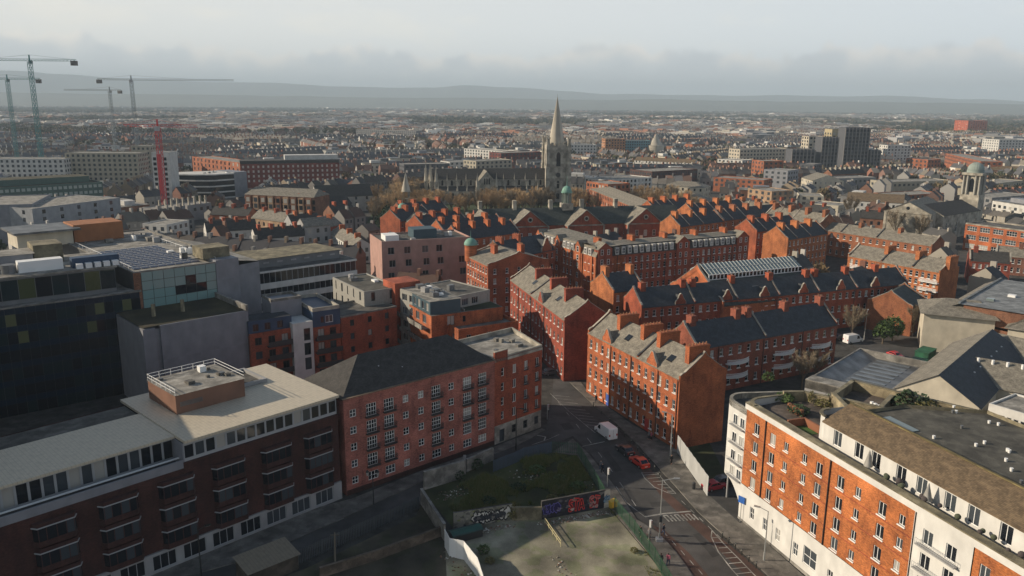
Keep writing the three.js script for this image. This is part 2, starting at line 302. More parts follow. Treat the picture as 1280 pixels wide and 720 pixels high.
// raised parapet of a gable end at x, with a stone coping that steps at the eaves
function gableParapet(g, x, z0, z1, h, rise, m, cm, t = 0.4, up = 0.45) {
  const zm = (z0 + z1) / 2, S = Math.sign(z1 - z0), D = Math.abs(z1 - z0), n = 10, prof = [];
  for (let i = 0; i <= n; i++) { const f = i / n, c = f < 0.12 ? 0 : f; prof.push([z0 + S * f * D / 2, h + rise * f + up * (f < 0.14 ? 1.5 : 1) + (f > 0.9 ? 0.35 : 0)]); }
  const full = [...prof, ...prof.slice(0, -1).reverse().map(([z, y]) => [z0 + z1 - z, y])], mb = new MB(), cb = new MB();
  for (let i = 0; i < full.length - 1; i++) {
    const [za, ya] = full[i], [zb, yb] = full[i + 1], base = (z) => h + rise * (1 - Math.abs(z - zm) / (D / 2)) - 0.5;
    for (const xx of [x - t / 2, x + t / 2]) mb.quad([xx, base(za), za], [xx, base(zb), zb], [xx, yb, zb], [xx, ya, za]);
    if (Math.abs(zb - za) > 0.01 || Math.abs(yb - ya) > 0.01) cb.bar([x, ya + 0.06, za], [x, yb + 0.06, zb], t + 0.12, 0.12);
  }
  mb.quad([x - t / 2, h - 0.5, z0], [x + t / 2, h - 0.5, z0], [x + t / 2, full[0][1], z0], [x - t / 2, full[0][1], z0]);
  const o = mb.build('gable_parapet', m, g); cb.build('coping', cm, o); return o;
}
// curved gablet standing on the front wall, with the little roof that runs back from it
function gablet(g, xc, w, h, rise, z, back, m, rm, cm) {
  const k = [[-0.5, 0], [-0.47, 0.3], [-0.36, 0.42], [-0.24, 0.62], [-0.12, 0.92], [0, 1]], full = [...k, ...k.slice(0, -1).reverse().map(([a, b]) => [-a, b])].map(([a, b]) => [xc + a * w, h + b * rise]);
  const mb = new MB(), t = 0.35; for (const zz of [z + 0.05, z - t]) for (let i = 0; i < full.length - 1; i++) mb.quad([full[i][0], h - 0.3, zz], [full[i + 1][0], h - 0.3, zz], [full[i + 1][0], full[i + 1][1], zz], [full[i][0], full[i][1], zz]);
  const o = mb.build('gablet', m, g), cb = new MB(); for (let i = 0; i < full.length - 1; i++) cb.bar([full[i][0], full[i][1] + 0.05, z - 0.15], [full[i + 1][0], full[i + 1][1] + 0.05, z - 0.15], 0.5, 0.12); cb.build('coping', cm, o);
  if (rm) { const r = new MB(), e = [xc - w * 0.46, h + 0.05, z - t], f = [xc + w * 0.46, h + 0.05, z - t], a = [xc, h + rise * 0.82, z - t], b = [xc, h + rise * 0.82, z - back]; r.tri(e, b, a); r.tri(f, a, b); r.build('gablet_roof', rm, o); }
}
function downpipe(g, x, z, y0, y1) { new MB().tube([x, y0, z + 0.12], [x, y1, z + 0.12], 0.09, 0.09, 6).build('downpipe', pipeMat, g); }
// ---------- ground, roads ----------
const px2 = (pts, h = 0) => pts.map((q) => P(q[0], q[1], h));
{
  const g = new MB(), R = 13500, n = 64, ring = []; for (let i = 0; i < n; i++) ring.push([Math.cos(i / n * 2 * Math.PI) * R, Math.sin(i / n * 2 * Math.PI) * R - 4500]);
  g.flat(ring, -0.03); struct(tag(g.build('ground', M('ground_far', [0.1, 0.095, 0.085], 'stain', 1)), 'dark city ground spreading out to the foot of the hills', 'ground'));
}
function sheet(name, pts, y, m, label, cat) { return struct(tag(new MB().flat(pts, y).build(name, m), label, cat)); }
function slab(name, pts, y, m, label, cat) { const k = struct(tag(new MB().prism(pts, -0.02, y).build(name, m), label, cat)); return k; }
// main street running down past the lit brick block, and the road that joins it from the left
const mainRoad = px2([[694, 440], [712, 440], [716, 470], [742, 500], [775, 540], [799, 575], [822, 612], [862, 652], [905, 690], [965, 745], [1010, 790], [930, 800], [893, 742], [872, 718], [846, 686], [822, 662], [797, 648], [770, 606], [735, 563], [716, 545], [640, 577], [535, 622], [430, 670], [330, 714], [230, 765], [90, 745], [200, 722], [320, 690], [430, 643], [535, 594], [640, 556], [682, 537], [690, 500]]);
sheet('road', mainRoad, 0.0, asphaltM, 'grey asphalt street running down past the white van', 'road');
const redLane = M('cycle_lane_red', [0.2, 0.11, 0.085], 'asphalt', 0.95);
sheet('cycle_lane', px2([[786, 553], [795, 560], [812, 585], [838, 618], [876, 652], [925, 692], [985, 745], [960, 745], [903, 692], [862, 655], [828, 622], [803, 590]]), 0.006, redLane, 'red surfaced cycle lane along the kerb by the white building', 'cycle lane');
sheet('cycle_lane', px2([[815, 656], [830, 662], [862, 692], [890, 725], [870, 725], [848, 694], [826, 672]]), 0.006, redLane, 'red surfaced cycle lane beside the traffic signal', 'cycle lane');
// pavements
slab('pavement', px2([[712, 478], [726, 478], [737, 493], [790, 531], [847, 563], [868, 600], [925, 650], [1015, 730], [1060, 775], [1010, 775], [962, 722], [905, 670], [872, 640], [846, 610], [818, 580], [798, 557], [770, 530], [740, 505]]), 0.13, paving, 'paved footpath along the lit brick block and the white building', 'pavement');
slab('pavement', px2([[440, 624], [535, 586], [618, 559], [677, 536], [682, 538], [640, 560], [535, 599], [430, 648], [320, 697], [200, 730], [60, 765], [40, 735], [200, 690], [320, 655]]), 0.13, paving, 'footpath in front of the plum brick flats', 'pavement');
slab('pavement', px2([[690, 566], [716, 549], [735, 567], [768, 608], [796, 650], [822, 666], [845, 690], [868, 722], [888, 750], [850, 745], [822, 706], [790, 668], [765, 638], [748, 610], [722, 570]]), 0.13, paving, 'footpath outside the green palisade fence', 'pavement');
slab('pavement', px2([[690, 466], [703, 461], [722, 470], [700, 474]]), 0.13, paving, 'short paved corner in the shade beyond the junction', 'pavement');
// painted markings
const linePaint = M('road_paint', [0.62, 0.61, 0.56], 'stain', 0.8);
function stripe(mb, a, b, w, y = 0.012) { const A = P(...a), B = P(...b), d = dirOf(A, B), n = [-d[1] * w / 2, d[0] * w / 2]; mb.quad([A[0] - n[0], y, A[1] - n[1]], [B[0] - n[0], y, B[1] - n[1]], [B[0] + n[0], y, B[1] + n[1]], [A[0] + n[0], y, A[1] + n[1]]); }
function marking(label, f) { const mb = new MB(); f(mb); return struct(tag(mb.build('road_marking', linePaint), label, 'road marking')); }
const poly = (mb, pts, w) => { for (let i = 0; i < pts.length - 1; i++) stripe(mb, pts[i], pts[i + 1], w); };
marking('white hatched taper between the red car and the cycle lane', (mb) => { poly(mb, [[802, 591], [806, 598], [818, 609], [835, 616], [845, 617]], 0.14); poly(mb, [[802, 591], [822, 591], [832, 604], [845, 617]], 0.14); for (let i = 0; i < 6; i++) stripe(mb, [804 + i * 6, 594 + i * 4], [824 + i * 3.5, 592.5 + i * 4.3], 0.16); });
marking('white hatched taper near the foot of the street', (mb) => { poly(mb, [[890, 663], [889, 671], [898, 690], [915, 712], [928, 726]], 0.16); poly(mb, [[890, 663], [905, 680], [925, 700], [950, 726]], 0.16); for (let i = 0; i < 8; i++) stripe(mb, [890 + i * 4.2, 672 + i * 6.5], [897 + i * 6, 672 + i * 6.2], 0.16); });
marking('white stop line across the street before the signal', (mb) => poly(mb, [[806, 646], [830, 642], [864, 639]], 0.35));
marking('white painted road lettering before the stop line', (mb) => { for (let i = 0; i < 9; i++) { const x = 829 + i * 4.6; stripe(mb, [x, 644.5 - i * 0.25], [x + 7.5, 652 - i * 0.25], 0.24); if (i % 3 == 0) stripe(mb, [x, 644.5 - i * 0.25], [x + 5, 644 - i * 0.25], 0.22); if (i % 3 == 1) stripe(mb, [x + 3, 648], [x + 8, 647.7], 0.22); } });
marking('white hatched parking strip beside the lit brick block', (mb) => { poly(mb, [[688, 492], [712, 515], [744, 541]], 0.14); for (let i = 0; i < 11; i++) stripe(mb, [690 + i * 4.8, 494 + i * 4.1], [712 + i * 5, 496 + i * 4.2], 0.12); });
marking('white dashed centre line of the street', (mb) => { const c = [[694, 498], [716, 525], [744, 560], [770, 596], [800, 640]]; for (let i = 0; i < 4; i++) for (const k of [0.15, 0.65]) { const l = (t) => [mix(c[i][0], c[i + 1][0], t), mix(c[i][1], c[i + 1][1], t)]; stripe(mb, l(k), l(k + 0.18), 0.13); } });
marking('white edge lines of the lower street lanes', (mb) => { poly(mb, [[770, 608], [783, 628], [806, 646]], 0.13); for (let i = 0; i < 5; i++) stripe(mb, [829 + i * 11, 664 + i * 12], [834 + i * 11, 670 + i * 12], 0.13); for (let i = 0; i < 5; i++) stripe(mb, [852 + i * 11, 626 + i * 10.5], [857 + i * 11, 631 + i * 10.5], 0.13); });
marking('white guide lines and arrow on the shaded junction', (mb) => { poly(mb, [[665, 556], [686, 549], [699, 543]], 0.13); stripe(mb, [728, 558], [756, 552], 0.2); poly(mb, [[671, 544], [682, 546], [680, 551]], 0.25); poly(mb, [[897, 643], [908, 637], [913, 639]], 0.15); });
marking('pale edge line of the shaded side road', (mb) => { poly(mb, [[320, 690], [430, 643], [535, 594], [640, 556]].map(([x, y]) => [x, y + 3]), 0.16); });
marking('white entrance markings under the arch of the white building', (mb) => { poly(mb, [[862, 620], [878, 634], [893, 648]], 0.15); poly(mb, [[893, 628], [904, 640], [918, 632]], 0.13); stripe(mb, [905, 622], [916, 632], 0.13); });
for (const [a, b, c, d, l] of [[[752, 566], [760, 564], [778, 588], [769, 590], 'dark tarmac repair strip on the upper street'], [[812, 628], [838, 626], [842, 632], [815, 634], 'dark tarmac repair across the street before the stop line'], [[866, 668], [874, 666], [900, 694], [891, 697], 'long tarmac repair strip in the lower street'], [[600, 582], [622, 573], [626, 577], [604, 586], 'tarmac repair patch on the side road'], [[700, 530], [712, 528], [718, 536], [706, 538], 'square tarmac repair at the junction']]) sheet('road_patch', px2([a, b, c, d]), 0.004, M('asphalt_new', [0.1, 0.098, 0.096], 'asphalt', 0.9), l, 'road patch');
// forecourt under the arch
sheet('forecourt', px2([[882, 616], [925, 608], [950, 640], [925, 655]]), 0.135, asphaltM, 'dark asphalt forecourt under the white arch', 'forecourt');

// ---------- vacant lot ----------
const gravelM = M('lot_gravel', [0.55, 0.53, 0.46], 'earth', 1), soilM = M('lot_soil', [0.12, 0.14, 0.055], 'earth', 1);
sheet('vacant_lot', px2([[556, 668], [640, 640], [758, 630], [765, 640], [790, 670], [822, 708], [850, 748], [640, 760], [560, 760]]), 0.05, gravelM, 'bare gravel floor of the empty fenced lot', 'lot');
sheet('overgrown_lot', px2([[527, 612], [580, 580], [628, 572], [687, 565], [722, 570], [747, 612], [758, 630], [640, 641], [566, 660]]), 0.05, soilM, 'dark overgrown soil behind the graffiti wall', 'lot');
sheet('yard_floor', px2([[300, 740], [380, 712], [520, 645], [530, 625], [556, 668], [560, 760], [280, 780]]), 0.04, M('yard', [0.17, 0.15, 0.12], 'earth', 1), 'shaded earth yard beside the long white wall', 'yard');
{ // weeds and grass: blades nobody could count
  const blade = new MB(); for (let i = 0; i < 7; i++) { const a = i * 0.9, s = 0.12 + 0.05 * (i % 3); blade.tri([Math.cos(a) * 0.04, 0, Math.sin(a) * 0.04], [Math.cos(a + 1.4) * 0.04, 0, Math.sin(a + 1.4) * 0.04], [Math.cos(a + 0.4) * s * 1.5, 0.2 + 0.12 * (i % 4), Math.sin(a + 0.4) * s * 1.5]); }
  const spots = [], inPoly = (p, q) => { let c = false; for (let i = 0, j = q.length - 1; i < q.length; j = i++) if ((q[i][1] > p[1]) != (q[j][1] > p[1]) && p[0] < (q[j][0] - q[i][0]) * (p[1] - q[i][1]) / (q[j][1] - q[i][1]) + q[i][0]) c = !c; return c; };
  const lot = px2([[545, 622], [600, 596], [640, 578], [687, 568], [720, 572], [745, 612], [750, 618], [640, 636], [580, 650]]), edge = px2([[758, 634], [764, 634], [792, 668], [824, 706], [845, 745], [825, 745], [795, 690]]);
  while (spots.length < 5200) { const x = rr(-20, 30), z = rr(-145, -90), n = fbm(x * 0.22, z * 0.22, 4, 0, 77); if (inPoly([x, z], lot) && n > 0.47) spots.push([x, z, 0.8 + n]); else if (inPoly([x, z], edge) && n > 0.42 && rnd() < 0.5) spots.push([x, z, 0.7]); }
  const gm = new THREE.MeshStandardMaterial({ color: 0xffffff, roughness: 1, side: THREE.DoubleSide }), im = new THREE.InstancedMesh(blade.geo(), gm, spots.length), m4 = new THREE.Matrix4(), col = new THREE.Color();
  spots.forEach(([x, z, s], i) => { m4.makeRotationY(rr(0, 6)).scale(V(s, s * rr(0.6, 1.5), s)).setPosition(x, 0.05, z); im.setMatrixAt(i, m4); const t = rnd(); im.setColorAt(i, col.setRGB(mix(0.08, 0.2, t), mix(0.13, 0.17, t), mix(0.025, 0.06, t))); });
  im.name = 'rough_grass'; tag(im, 'rough green grass and weeds over the empty lot', 'grass'); im.userData.kind = 'stuff'; im.castShadow = im.receiveShadow = true; scene.add(im);
}
{ // rubble, bricks and litter along the lot walls
  const geo = new THREE.IcosahedronGeometry(0.16, 0), list = [], along = (a, b, n, sp) => { const A = P(...a), B = P(...b); for (let i = 0; i < n; i++) { const t = rnd(); list.push([mix(A[0], B[0], t) + rr(-sp, sp), mix(A[1], B[1], t) + rr(-sp * 0.3, sp), rr(0.3, 1.1)]); } };
  along([677, 654], [758, 640], 260, 0.9); along([567, 668], [640, 656], 160, 0.9); along([560, 690], [600, 740], 60, 1.2); along([692, 695], [712, 716], 24, 1.0); along([545, 622], [620, 600], 120, 2); along([640, 590], [735, 600], 120, 3);
  const im = new THREE.InstancedMesh(geo, new THREE.MeshStandardMaterial({ color: 0xffffff, roughness: 1 }), list.length), m4 = new THREE.Matrix4(), q = new THREE.Quaternion(), col = new THREE.Color(); list.forEach(([x, z, s], i) => { im.setMatrixAt(i, m4.compose(V(x, 0.08, z), q.setFromEuler(new THREE.Euler(rr(0, 6), rr(0, 6), 0)), V(s * rr(0.6, 1.6), s * 0.7, s))); const t = rnd(); t < 0.25 ? col.setRGB(0.5, 0.48, 0.43) : t < 0.7 ? col.setRGB(0.2, 0.18, 0.14) : col.setRGB(0.2, 0.12, 0.085); im.setColorAt(i, col); }); im.name = 'rubble'; tag(im, 'loose rubble and litter along the lot walls', 'rubble'); im.userData.kind = 'stuff'; im.castShadow = im.receiveShadow = true; scene.add(im);
}
// walls of the lot
function wallRun(name, label, pts, h, t, m, cap, yb = 0) { const g = thing(name, label, 'wall', [pts[0][0], yb, pts[0][1]]), mb = new MB(), cb = new MB(), o = pts[0]; for (let i = 0; i < pts.length - 1; i++) { const a = pts[i], b = pts[i + 1], d = dirOf(a, b), n = [-d[1] * t / 2, d[0] * t / 2], q = (p, s) => [p[0] - o[0] + n[0] * s, p[1] - o[1] + n[1] * s]; mb.prism([q(a, -1), q(b, -1), q(b, 1), q(a, 1)], 0, h); if (cap) cb.bar([a[0] - o[0], h + 0.06, a[1] - o[1]], [b[0] - o[0], h + 0.06, b[1] - o[1]], t + 0.15, 0.12); } const w = mb.build('wall_face', m, g); if (cap) cb.build('coping', cap, g); g.o = o; return g; }
wallRun('boundary_wall', 'long grey rendered wall between the yard and overgrown lot', px2([[527, 630], [556, 676]]), 2.6, 0.3, M('old_render', [0.5, 0.47, 0.41], 'stain', 0.95), concrete);
wallRun('yard_wall', 'low old brick wall across the shaded yard', px2([[400, 722], [470, 700], [556, 668]]), 1.5, 0.4, M('old_brick', [0.26, 0.2, 0.15], 'stain', 0.95), null);
wallRun('rubble_wall', 'crumbling whitewashed stone wall beside the side road', px2([[530, 612], [580, 597], [581, 590]]), 3.2, 0.5, M('whitewash', [0.5, 0.48, 0.43], 'stain', 0.95), null);
wallRun('rubble_wall', 'lower stretch of whitewashed wall with a blocked window', px2([[583, 590], [616, 575]]), 2.4, 0.45, mats.whitewash, null);
// white sheet-metal hoarding: each sheet its own part
{
  const pts = px2([[556, 684], [562, 696], [580, 700], [597, 722], [604, 745]]), g = thing('white_hoarding', 'bright white hoarding of tall sheets at the yard corner', 'hoarding', [pts[0][0], 0, pts[0][1]]), o = pts[0];
  for (let i = 0; i < pts.length - 1; i++) { const a = pts[i], b = pts[i + 1], L = dist(a, b), n = Math.max(1, Math.round(L / 1.1)), d = dirOf(a, b); for (let k = 0; k < n; k++) { const s = add2(a, d, L * k / n + 0.02), e = add2(a, d, L * (k + 1) / n - 0.02), mb = new MB(); mb.bar([s[0] - o[0], 1.45, s[1] - o[1]], [e[0] - o[0], 1.45 , e[1] - o[1]], 0.06, 2.9 + 0.08 * (k % 2)); mb.build('sheet', whitePaint, g); } }
}
// graffiti wall
{
  const A = P(567, 662), B = P(640, 650), C = P(677, 650), D = P(762, 634);
  const art = (seedN, f) => { const c = document.createElement('canvas'); c.width = 1024; c.height = 160; const x = c.getContext('2d'); f(x); const t = new THREE.CanvasTexture(c); t.colorSpace = THREE.SRGBColorSpace; t.magFilter = THREE.LinearFilter; return new THREE.MeshStandardMaterial({ map: t, roughness: 0.95, side: THREE.DoubleSide }); };
  const blob = (x, cx, cy, rx, ry, col, line, lw = 6) => { x.beginPath(); x.ellipse(cx, cy, rx, ry, 0.2, 0, 7); if (col) { x.fillStyle = col; x.fill(); } if (line) { x.lineWidth = lw; x.strokeStyle = line; x.stroke(); } };
  const tagText = (x, t, cx, cy, sz, fill, line, lw) => { x.font = 'bold ' + sz + 'px sans-serif'; x.textAlign = 'center'; x.textBaseline = 'middle'; x.lineJoin = 'round'; [...t].forEach((ch, i) => { x.save(); x.translate(cx + i * sz * 0.66, cy + 9 * (hash(i, 3) - 0.5)); x.rotate(0.35 * (hash(i, 7) - 0.5)); x.scale(1.12, 1 + 0.25 * hash(i, 9)); x.lineWidth = lw; x.strokeStyle = line; x.strokeText(ch, 0, 0); x.fillStyle = fill; x.fillText(ch, 0, 0); x.restore(); }); };
  const loops = (x, x0, x1, cy, r, fill, line, lw, sd) => { const n = Math.max(3, Math.round((x1 - x0) / (r * 1.1))); for (let i = 0; i < n; i++) { const cx = x0 + (x1 - x0) * (i + 0.5) / n; x.beginPath(); for (let k = 0; k <= 14; k++) { const a = k / 14 * 6.283, q = r * (0.55 + 0.75 * hash(i * 15 + (k % 14), sd)), px = cx + Math.cos(a) * q * 0.95, py = cy + Math.sin(a) * q * 0.8; k ? x.quadraticCurveTo(cx + Math.cos(a - 0.22) * q * 1.15, cy + Math.sin(a - 0.22) * q * 0.95, px, py) : x.moveTo(px, py); } x.fillStyle = fill; x.fill(); x.lineWidth = lw; x.strokeStyle = line; x.stroke(); } };
  const grime = (x, cols, n, s0) => { for (let i = 0; i < n; i++) { x.globalAlpha = 0.25 + 0.5 * hash(i, s0); x.fillStyle = cols[i % cols.length]; x.beginPath(); const cx = hash(i, s0 + 1) * 1024, cy = hash(i, s0 + 2) * 160, r = 4 + 26 * hash(i, s0 + 3); for (let k = 0; k < 9; k++) { const a = k / 9 * 6.283, q = r * (0.5 + hash(i * 9 + k, s0 + 4)); x.lineTo(cx + Math.cos(a) * q * 1.6, cy + Math.sin(a) * q * 0.6); } x.fill(); } x.globalAlpha = 1; };
  const m1 = art(1, (x) => { x.fillStyle = '#24262e'; x.fillRect(0, 0, 1024, 160); grime(x, ['#35383c', '#17181d', '#3f3a45', '#2b2a44'], 120, 11); loops(x, 30, 250, 75, 46, '#241f4e', '#5a56a0', 7, 31); tagText(x, 'STA ST', 430, 84, 120, '#5c1014', '#d8403c', 13); x.fillStyle = '#b9b4a8'; x.fillRect(935, 0, 89, 160); loops(x, 945, 1015, 80, 34, '#7d93a6', '#3d5f7d', 6, 37); grime(x, ['#c9c6be', '#8d8a85', '#4a4742'], 34, 51); });
  const m2 = art(2, (x) => { x.fillStyle = '#85847a'; x.fillRect(0, 0, 1024, 160); grime(x, ['#a9a698', '#6c6a60', '#707a3c', '#595751', '#3a3a38'], 140, 71); loops(x, 330, 980, 86, 70, '#d0cec6', '#15171b', 13, 41); loops(x, 360, 900, 90, 34, '#3a3f47', '#15171b', 5, 47); grime(x, ['#2a2c30', '#8f8c84', '#6f6d66'], 40, 91); });
  for (const [a, b, h, m, lab] of [[C, D, 3.1, m1, 'dark lot wall sprayed with red and purple graffiti letters'], [A, B, 2.7, m2, 'grey lot wall with black and white graffiti loops']]) {
    const d = dirOf(a, b), g = thing('graffiti_wall', lab, 'wall', [a[0], 0, a[1]], Math.atan2(-d[1], d[0])), L = dist(a, b);
    new MB().box(0, L, 0, h, -0.35, 0).build('wall_face', M('lot_block', [0.16, 0.15, 0.14], 'stain', 0.95), g);
    const pl = new THREE.PlaneGeometry(L, h); pl.translate(L / 2, h / 2, 0.006); mesh('painted_face', pl, m, g);
  }
  wallRun('lot_wall', 'stub of mossy wall joining the two graffiti walls', [B, C], 2.2, 0.4, olive, null);
}
// palisade fence: pales and rails are parts
function palisade(label, pts, h = 2.3, m = M('fence_green', [0.03, 0.09, 0.05], null, 0.6), gap = 0.34, w = 0.09) {
  const o = pts[0], g = thing('palisade_fence', label, 'fence', [o[0], 0, o[1]]), pale = new MB().box(-w / 2, w / 2, 0.05, h, -0.02, 0.02).geo(), post = new MB().box(-0.05, 0.05, 0, h + 0.05, -0.05, 0.05).geo();
  for (let i = 0; i < pts.length - 1; i++) {
    const a = pts[i], b = pts[i + 1], L = dist(a, b), d = dirOf(a, b), t = Math.atan2(-d[1], d[0]), rails = new MB();
    for (const y of [0.35, h - 0.35]) rails.bar([a[0] - o[0], y, a[1] - o[1]], [b[0] - o[0], y, b[1] - o[1]], 0.05); rails.build('rail', m, g);
    for (let s = 0; s < L; s += gap) { const q = add2(a, d, s), k = mesh('pale', pale, m, g); k.position.set(q[0] - o[0], 0, q[1] - o[1]); k.rotation.y = t; }
    for (let s = 0; s <= L; s += 2.75) { const q = add2(a, d, s), k = mesh('post', post, m, g); k.position.set(q[0] - o[0], 0, q[1] - o[1]); k.rotation.y = t; }
  }
}
palisade('green palisade fence round the overgrown lot corner', px2([[690, 566], [722, 568], [748, 612], [760, 634]]));
palisade('green palisade fence beside the gravel lot and footpath', px2([[768, 638], [793, 668], [818, 703], [840, 740]]));
palisade('dark mesh fence along the near side of the side road', px2([[360, 712], [430, 680], [525, 636]]), 2.2, M('fence_grey', [0.07, 0.08, 0.085], null, 0.6), 0.28, 0.14);
palisade('blue grey fence panels on the side road beside the whitewashed wall', px2([[617, 590], [640, 581], [655, 574], [690, 566]]), 2.2, M('fence_blue', [0.06, 0.09, 0.13], null, 0.6), 0.3, 0.2);
{ // bent rail on the gravel
  const a = P(681, 655), b = P(701, 684), g = thing('tube_railing', 'yellowed tube railing lying across the gravel lot', 'railing', [a[0], 0, a[1]]), d = dirOf(a, b), L = dist(a, b), m = M('rail_yellow', [0.5, 0.44, 0.24], null, 0.7), e = [d[0] * L, d[1] * L];
  for (const y of [0.55, 1.0]) new MB().tube([0, y, 0], [e[0], y, e[1]], 0.05).build('rail', m, g); for (let k = 0; k <= 4; k++) new MB().tube([e[0] * k / 4, 0, e[1] * k / 4], [e[0] * k / 4, 1.0, e[1] * k / 4], 0.05).build('post', m, g);
  const t = P(582, 672), s = thing('green_tank', 'green tarpaulin covered skip beside the grey graffiti wall', 'skip', [t[0], 0, t[1]], 0.5), sk = new MB(); sk.box(-2.3, 2.3, 0.1, 1.3, -1, 1); sk.build('skip_body', metalDark, s); const c = new MB(); c.quad([-2.45, 1.2, 1.1], [2.45, 1.25, 1.1], [2.4, 1.65, 0], [-2.4, 1.55, 0]); c.quad([-2.4, 1.55, 0], [2.4, 1.65, 0], [2.45, 1.2, -1.1], [-2.45, 1.25, -1.1]); c.build('tarpaulin', M('tarp', [0.03, 0.17, 0.13], 'mottle', 0.6), s);
  const yb = P(766, 634), gb = thing('grit_bin', 'yellow grit bin at the end of the graffiti wall', 'bin', [yb[0], 0, yb[1]], 0.6); new MB().box(-0.6, 0.6, 0, 1, -0.45, 0.45).build('bin_body', M('yellow_plastic', [0.62, 0.4, 0.04], null, 0.5), gb); new MB().box(-0.66, 0.66, 1.0, 1.2, -0.5, 0.5).build('lid', mats.yellow_plastic, gb);
}
// ---------- plum brick flats with hipped roof (B) and the red corner house (C) ----------
{
  const A = P(434, 620), B = P(618, 556), g = frame('apartment_block', 'plum brick apartment block with dark hipped roof and black balconies', 'building', A, B), L = g.L, D = 13, h = 16.1;
  const rows = [13.0, 10.1, 7.25, 4.35, 1.5].map((y) => y - 0.1), col = (px, py) => g.onFront(px, py)[0], wins = [], balc = [];
  const small = [[441, 512], [507, 496], [526, 492], [564, 482]], big = [[464, 508], [486, 502], [545, 487], [584, 476], [603, 472]];
  for (const c of small) for (const v of rows) wins.push({ u: col(...c), v: v + 0.25, w: 1.15, h: 1.3, s: '2x2' });
  for (const c of big) rows.forEach((v, i) => { wins.push({ u: col(...c), v: v - (i < 4 ? 0.35 : 0), w: 1.9, h: i < 4 ? 2.15 : 1.5, s: i < 4 ? '4x3' : '3x2' }); if (i < 3 || (i == 3 && c[0] < 560)) balc.push([col(...c), v - 0.45]); });
  body(g, L, D, h, brickPlum, { f: wins, l: grid([3, 6.5, 10], rows, 1.1, 1.3, '2x2') }, { depth: 0.14 });
  for (const [x, y] of balc) { const b = new MB(); b.box(x - 1.15, x + 1.15, y, y + 0.12, 0, 0.6); const o = b.build('balcony', metalDark, g), r = new MB(); for (const yy of [y + 0.15, y + 0.65, y + 1.0]) { r.bar([x - 1.15, yy, 0.58], [x + 1.15, yy, 0.58], 0.05); for (const s of [-1.13, 1.13]) r.bar([x + s, yy, 0.0], [x + s, yy, 0.58], 0.05); } for (let k = 0; k <= 12; k++) r.bar([x - 1.13 + k * 0.188, y + 0.1, 0.58], [x - 1.13 + k * 0.188, y + 1.0, 0.58], 0.045); r.build('railing', metalDark, o); }
  new MB().box(-0.05, L + 0.0, h - 0.02, h + 0.3, -0.3, 0.06).build('parapet', brickPlum, g); new MB().box(-0.1, L, h + 0.3, h + 0.4, -0.36, 0.12).build('coping', M('coping_brown', [0.3, 0.2, 0.13], 'mottle'), g);
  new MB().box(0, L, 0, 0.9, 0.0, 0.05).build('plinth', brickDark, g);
  hipRoof(g, 0, L, -0.3, -D, h + 0.25, 4.6, slateDark, 0.15, 1.05, 0.9);
  for (const [x, z, y] of [[9, -4, 3], [13, -3, 2.2], [20, -4.4, 3.1], [25, -2.8, 1.9]]) new MB().tube([x, h + y - 1.2, z], [x, h + y + 0.1, z], 0.12, 0.12, 6).build('vent_pipe', greyPaint, g);
  // corner house
  const C = P(676, 534), c = frame('corner_house', 'red brick flat roofed corner house with white ground floor', 'building', B, C), W = c.L, hc = 16.6;
  const kx = (px, py) => c.onFront(px, py)[0], r4 = [13.0, 10.1, 7.25, 4.5], cw = [];
  for (const v of r4) { cw.push({ u: 2.0, v, w: 0.7, h: 1.6, s: '1x2' }); for (const u of [5.0, 8.0, 11.0]) cw.push({ u, v: v - 0.1, w: 0.95, h: 1.75, s: '2x1' }); }
  const d2 = 9.5, back = [[W, 0], [W - 1.0, -d2 - 4], [1, -d2 - 5], [0, -d2]];
  const wm = new MB(); wallSeg(wm, c, [0, 0], [1, 0], rectC(W, 3.6, hc), cw, {}); const wb = new MB();
  wallSeg(wb, c, [0, 0.03], [1, 0], rectC(W, 0, 3.6), [{ u: 1.9, v: 0.1, w: 1.3, h: 2.5, s: '1x1', fm: metalDark }, ...[5, 8, 11].map((u) => ({ u, v: 1.1, w: 1.1, h: 1.6, s: '2x2', fm: metalDark }))], {});
  const sd = dirOf([W, 0], [W + 4.4, -13]), SL = 13.7; wallSeg(wm, c, [W, 0], sd, rectC(SL, 3.6, hc), grid([2, 5, 8, 11], r4, 0.95, 1.7, '2x1'), {}); wallSeg(wb, c, [W + 0.03, 0], sd, rectC(SL, 0, 3.6), grid([2, 5, 8, 11], [1.1], 1.1, 1.6, '2x2'), {});
  const roofP = [[0, 0], [W, 0], [W + 4.4, -13], [-1, -13.5], [0, -5]]; wm.side(roofP.slice(2), 0, hc, false); wm.build('wall', brickRed, c); wb.build('ground_floor', M('white_stucco', [0.62, 0.58, 0.5], 'stain', 0.9), c);
  flatRoof(c, roofP, hc - 0.6, 0.9, coping, feltPale, 0.35);
  new MB().box(0, 3.2, hc, hc + 1.3, -0.4, 0.03).build('raised_parapet', brickRed, c); new MB().box(-0.05, 3.3, hc + 1.3, hc + 1.42, -0.45, 0.08).build('coping', coping, c);
  new MB().box(3.2, W, hc - 0.65, hc - 0.15, 0.0, 0.12).build('cornice', coping, c);
  for (const u of [8, 11]) for (const v of r4) { const r = new MB(); r.box(u - 0.6, u + 0.6, v - 0.15, v - 0.05, 0, 0.3); r.bar([u - 0.6, v + 0.5, 0.28], [u + 0.6, v + 0.5, 0.28], 0.05); for (let k = 0; k <= 6; k++) r.bar([u - 0.6 + k * 0.2, v - 0.1, 0.28], [u - 0.6 + k * 0.2, v + 0.5, 0.28], 0.04); r.build('balconet', metalDark, c); }
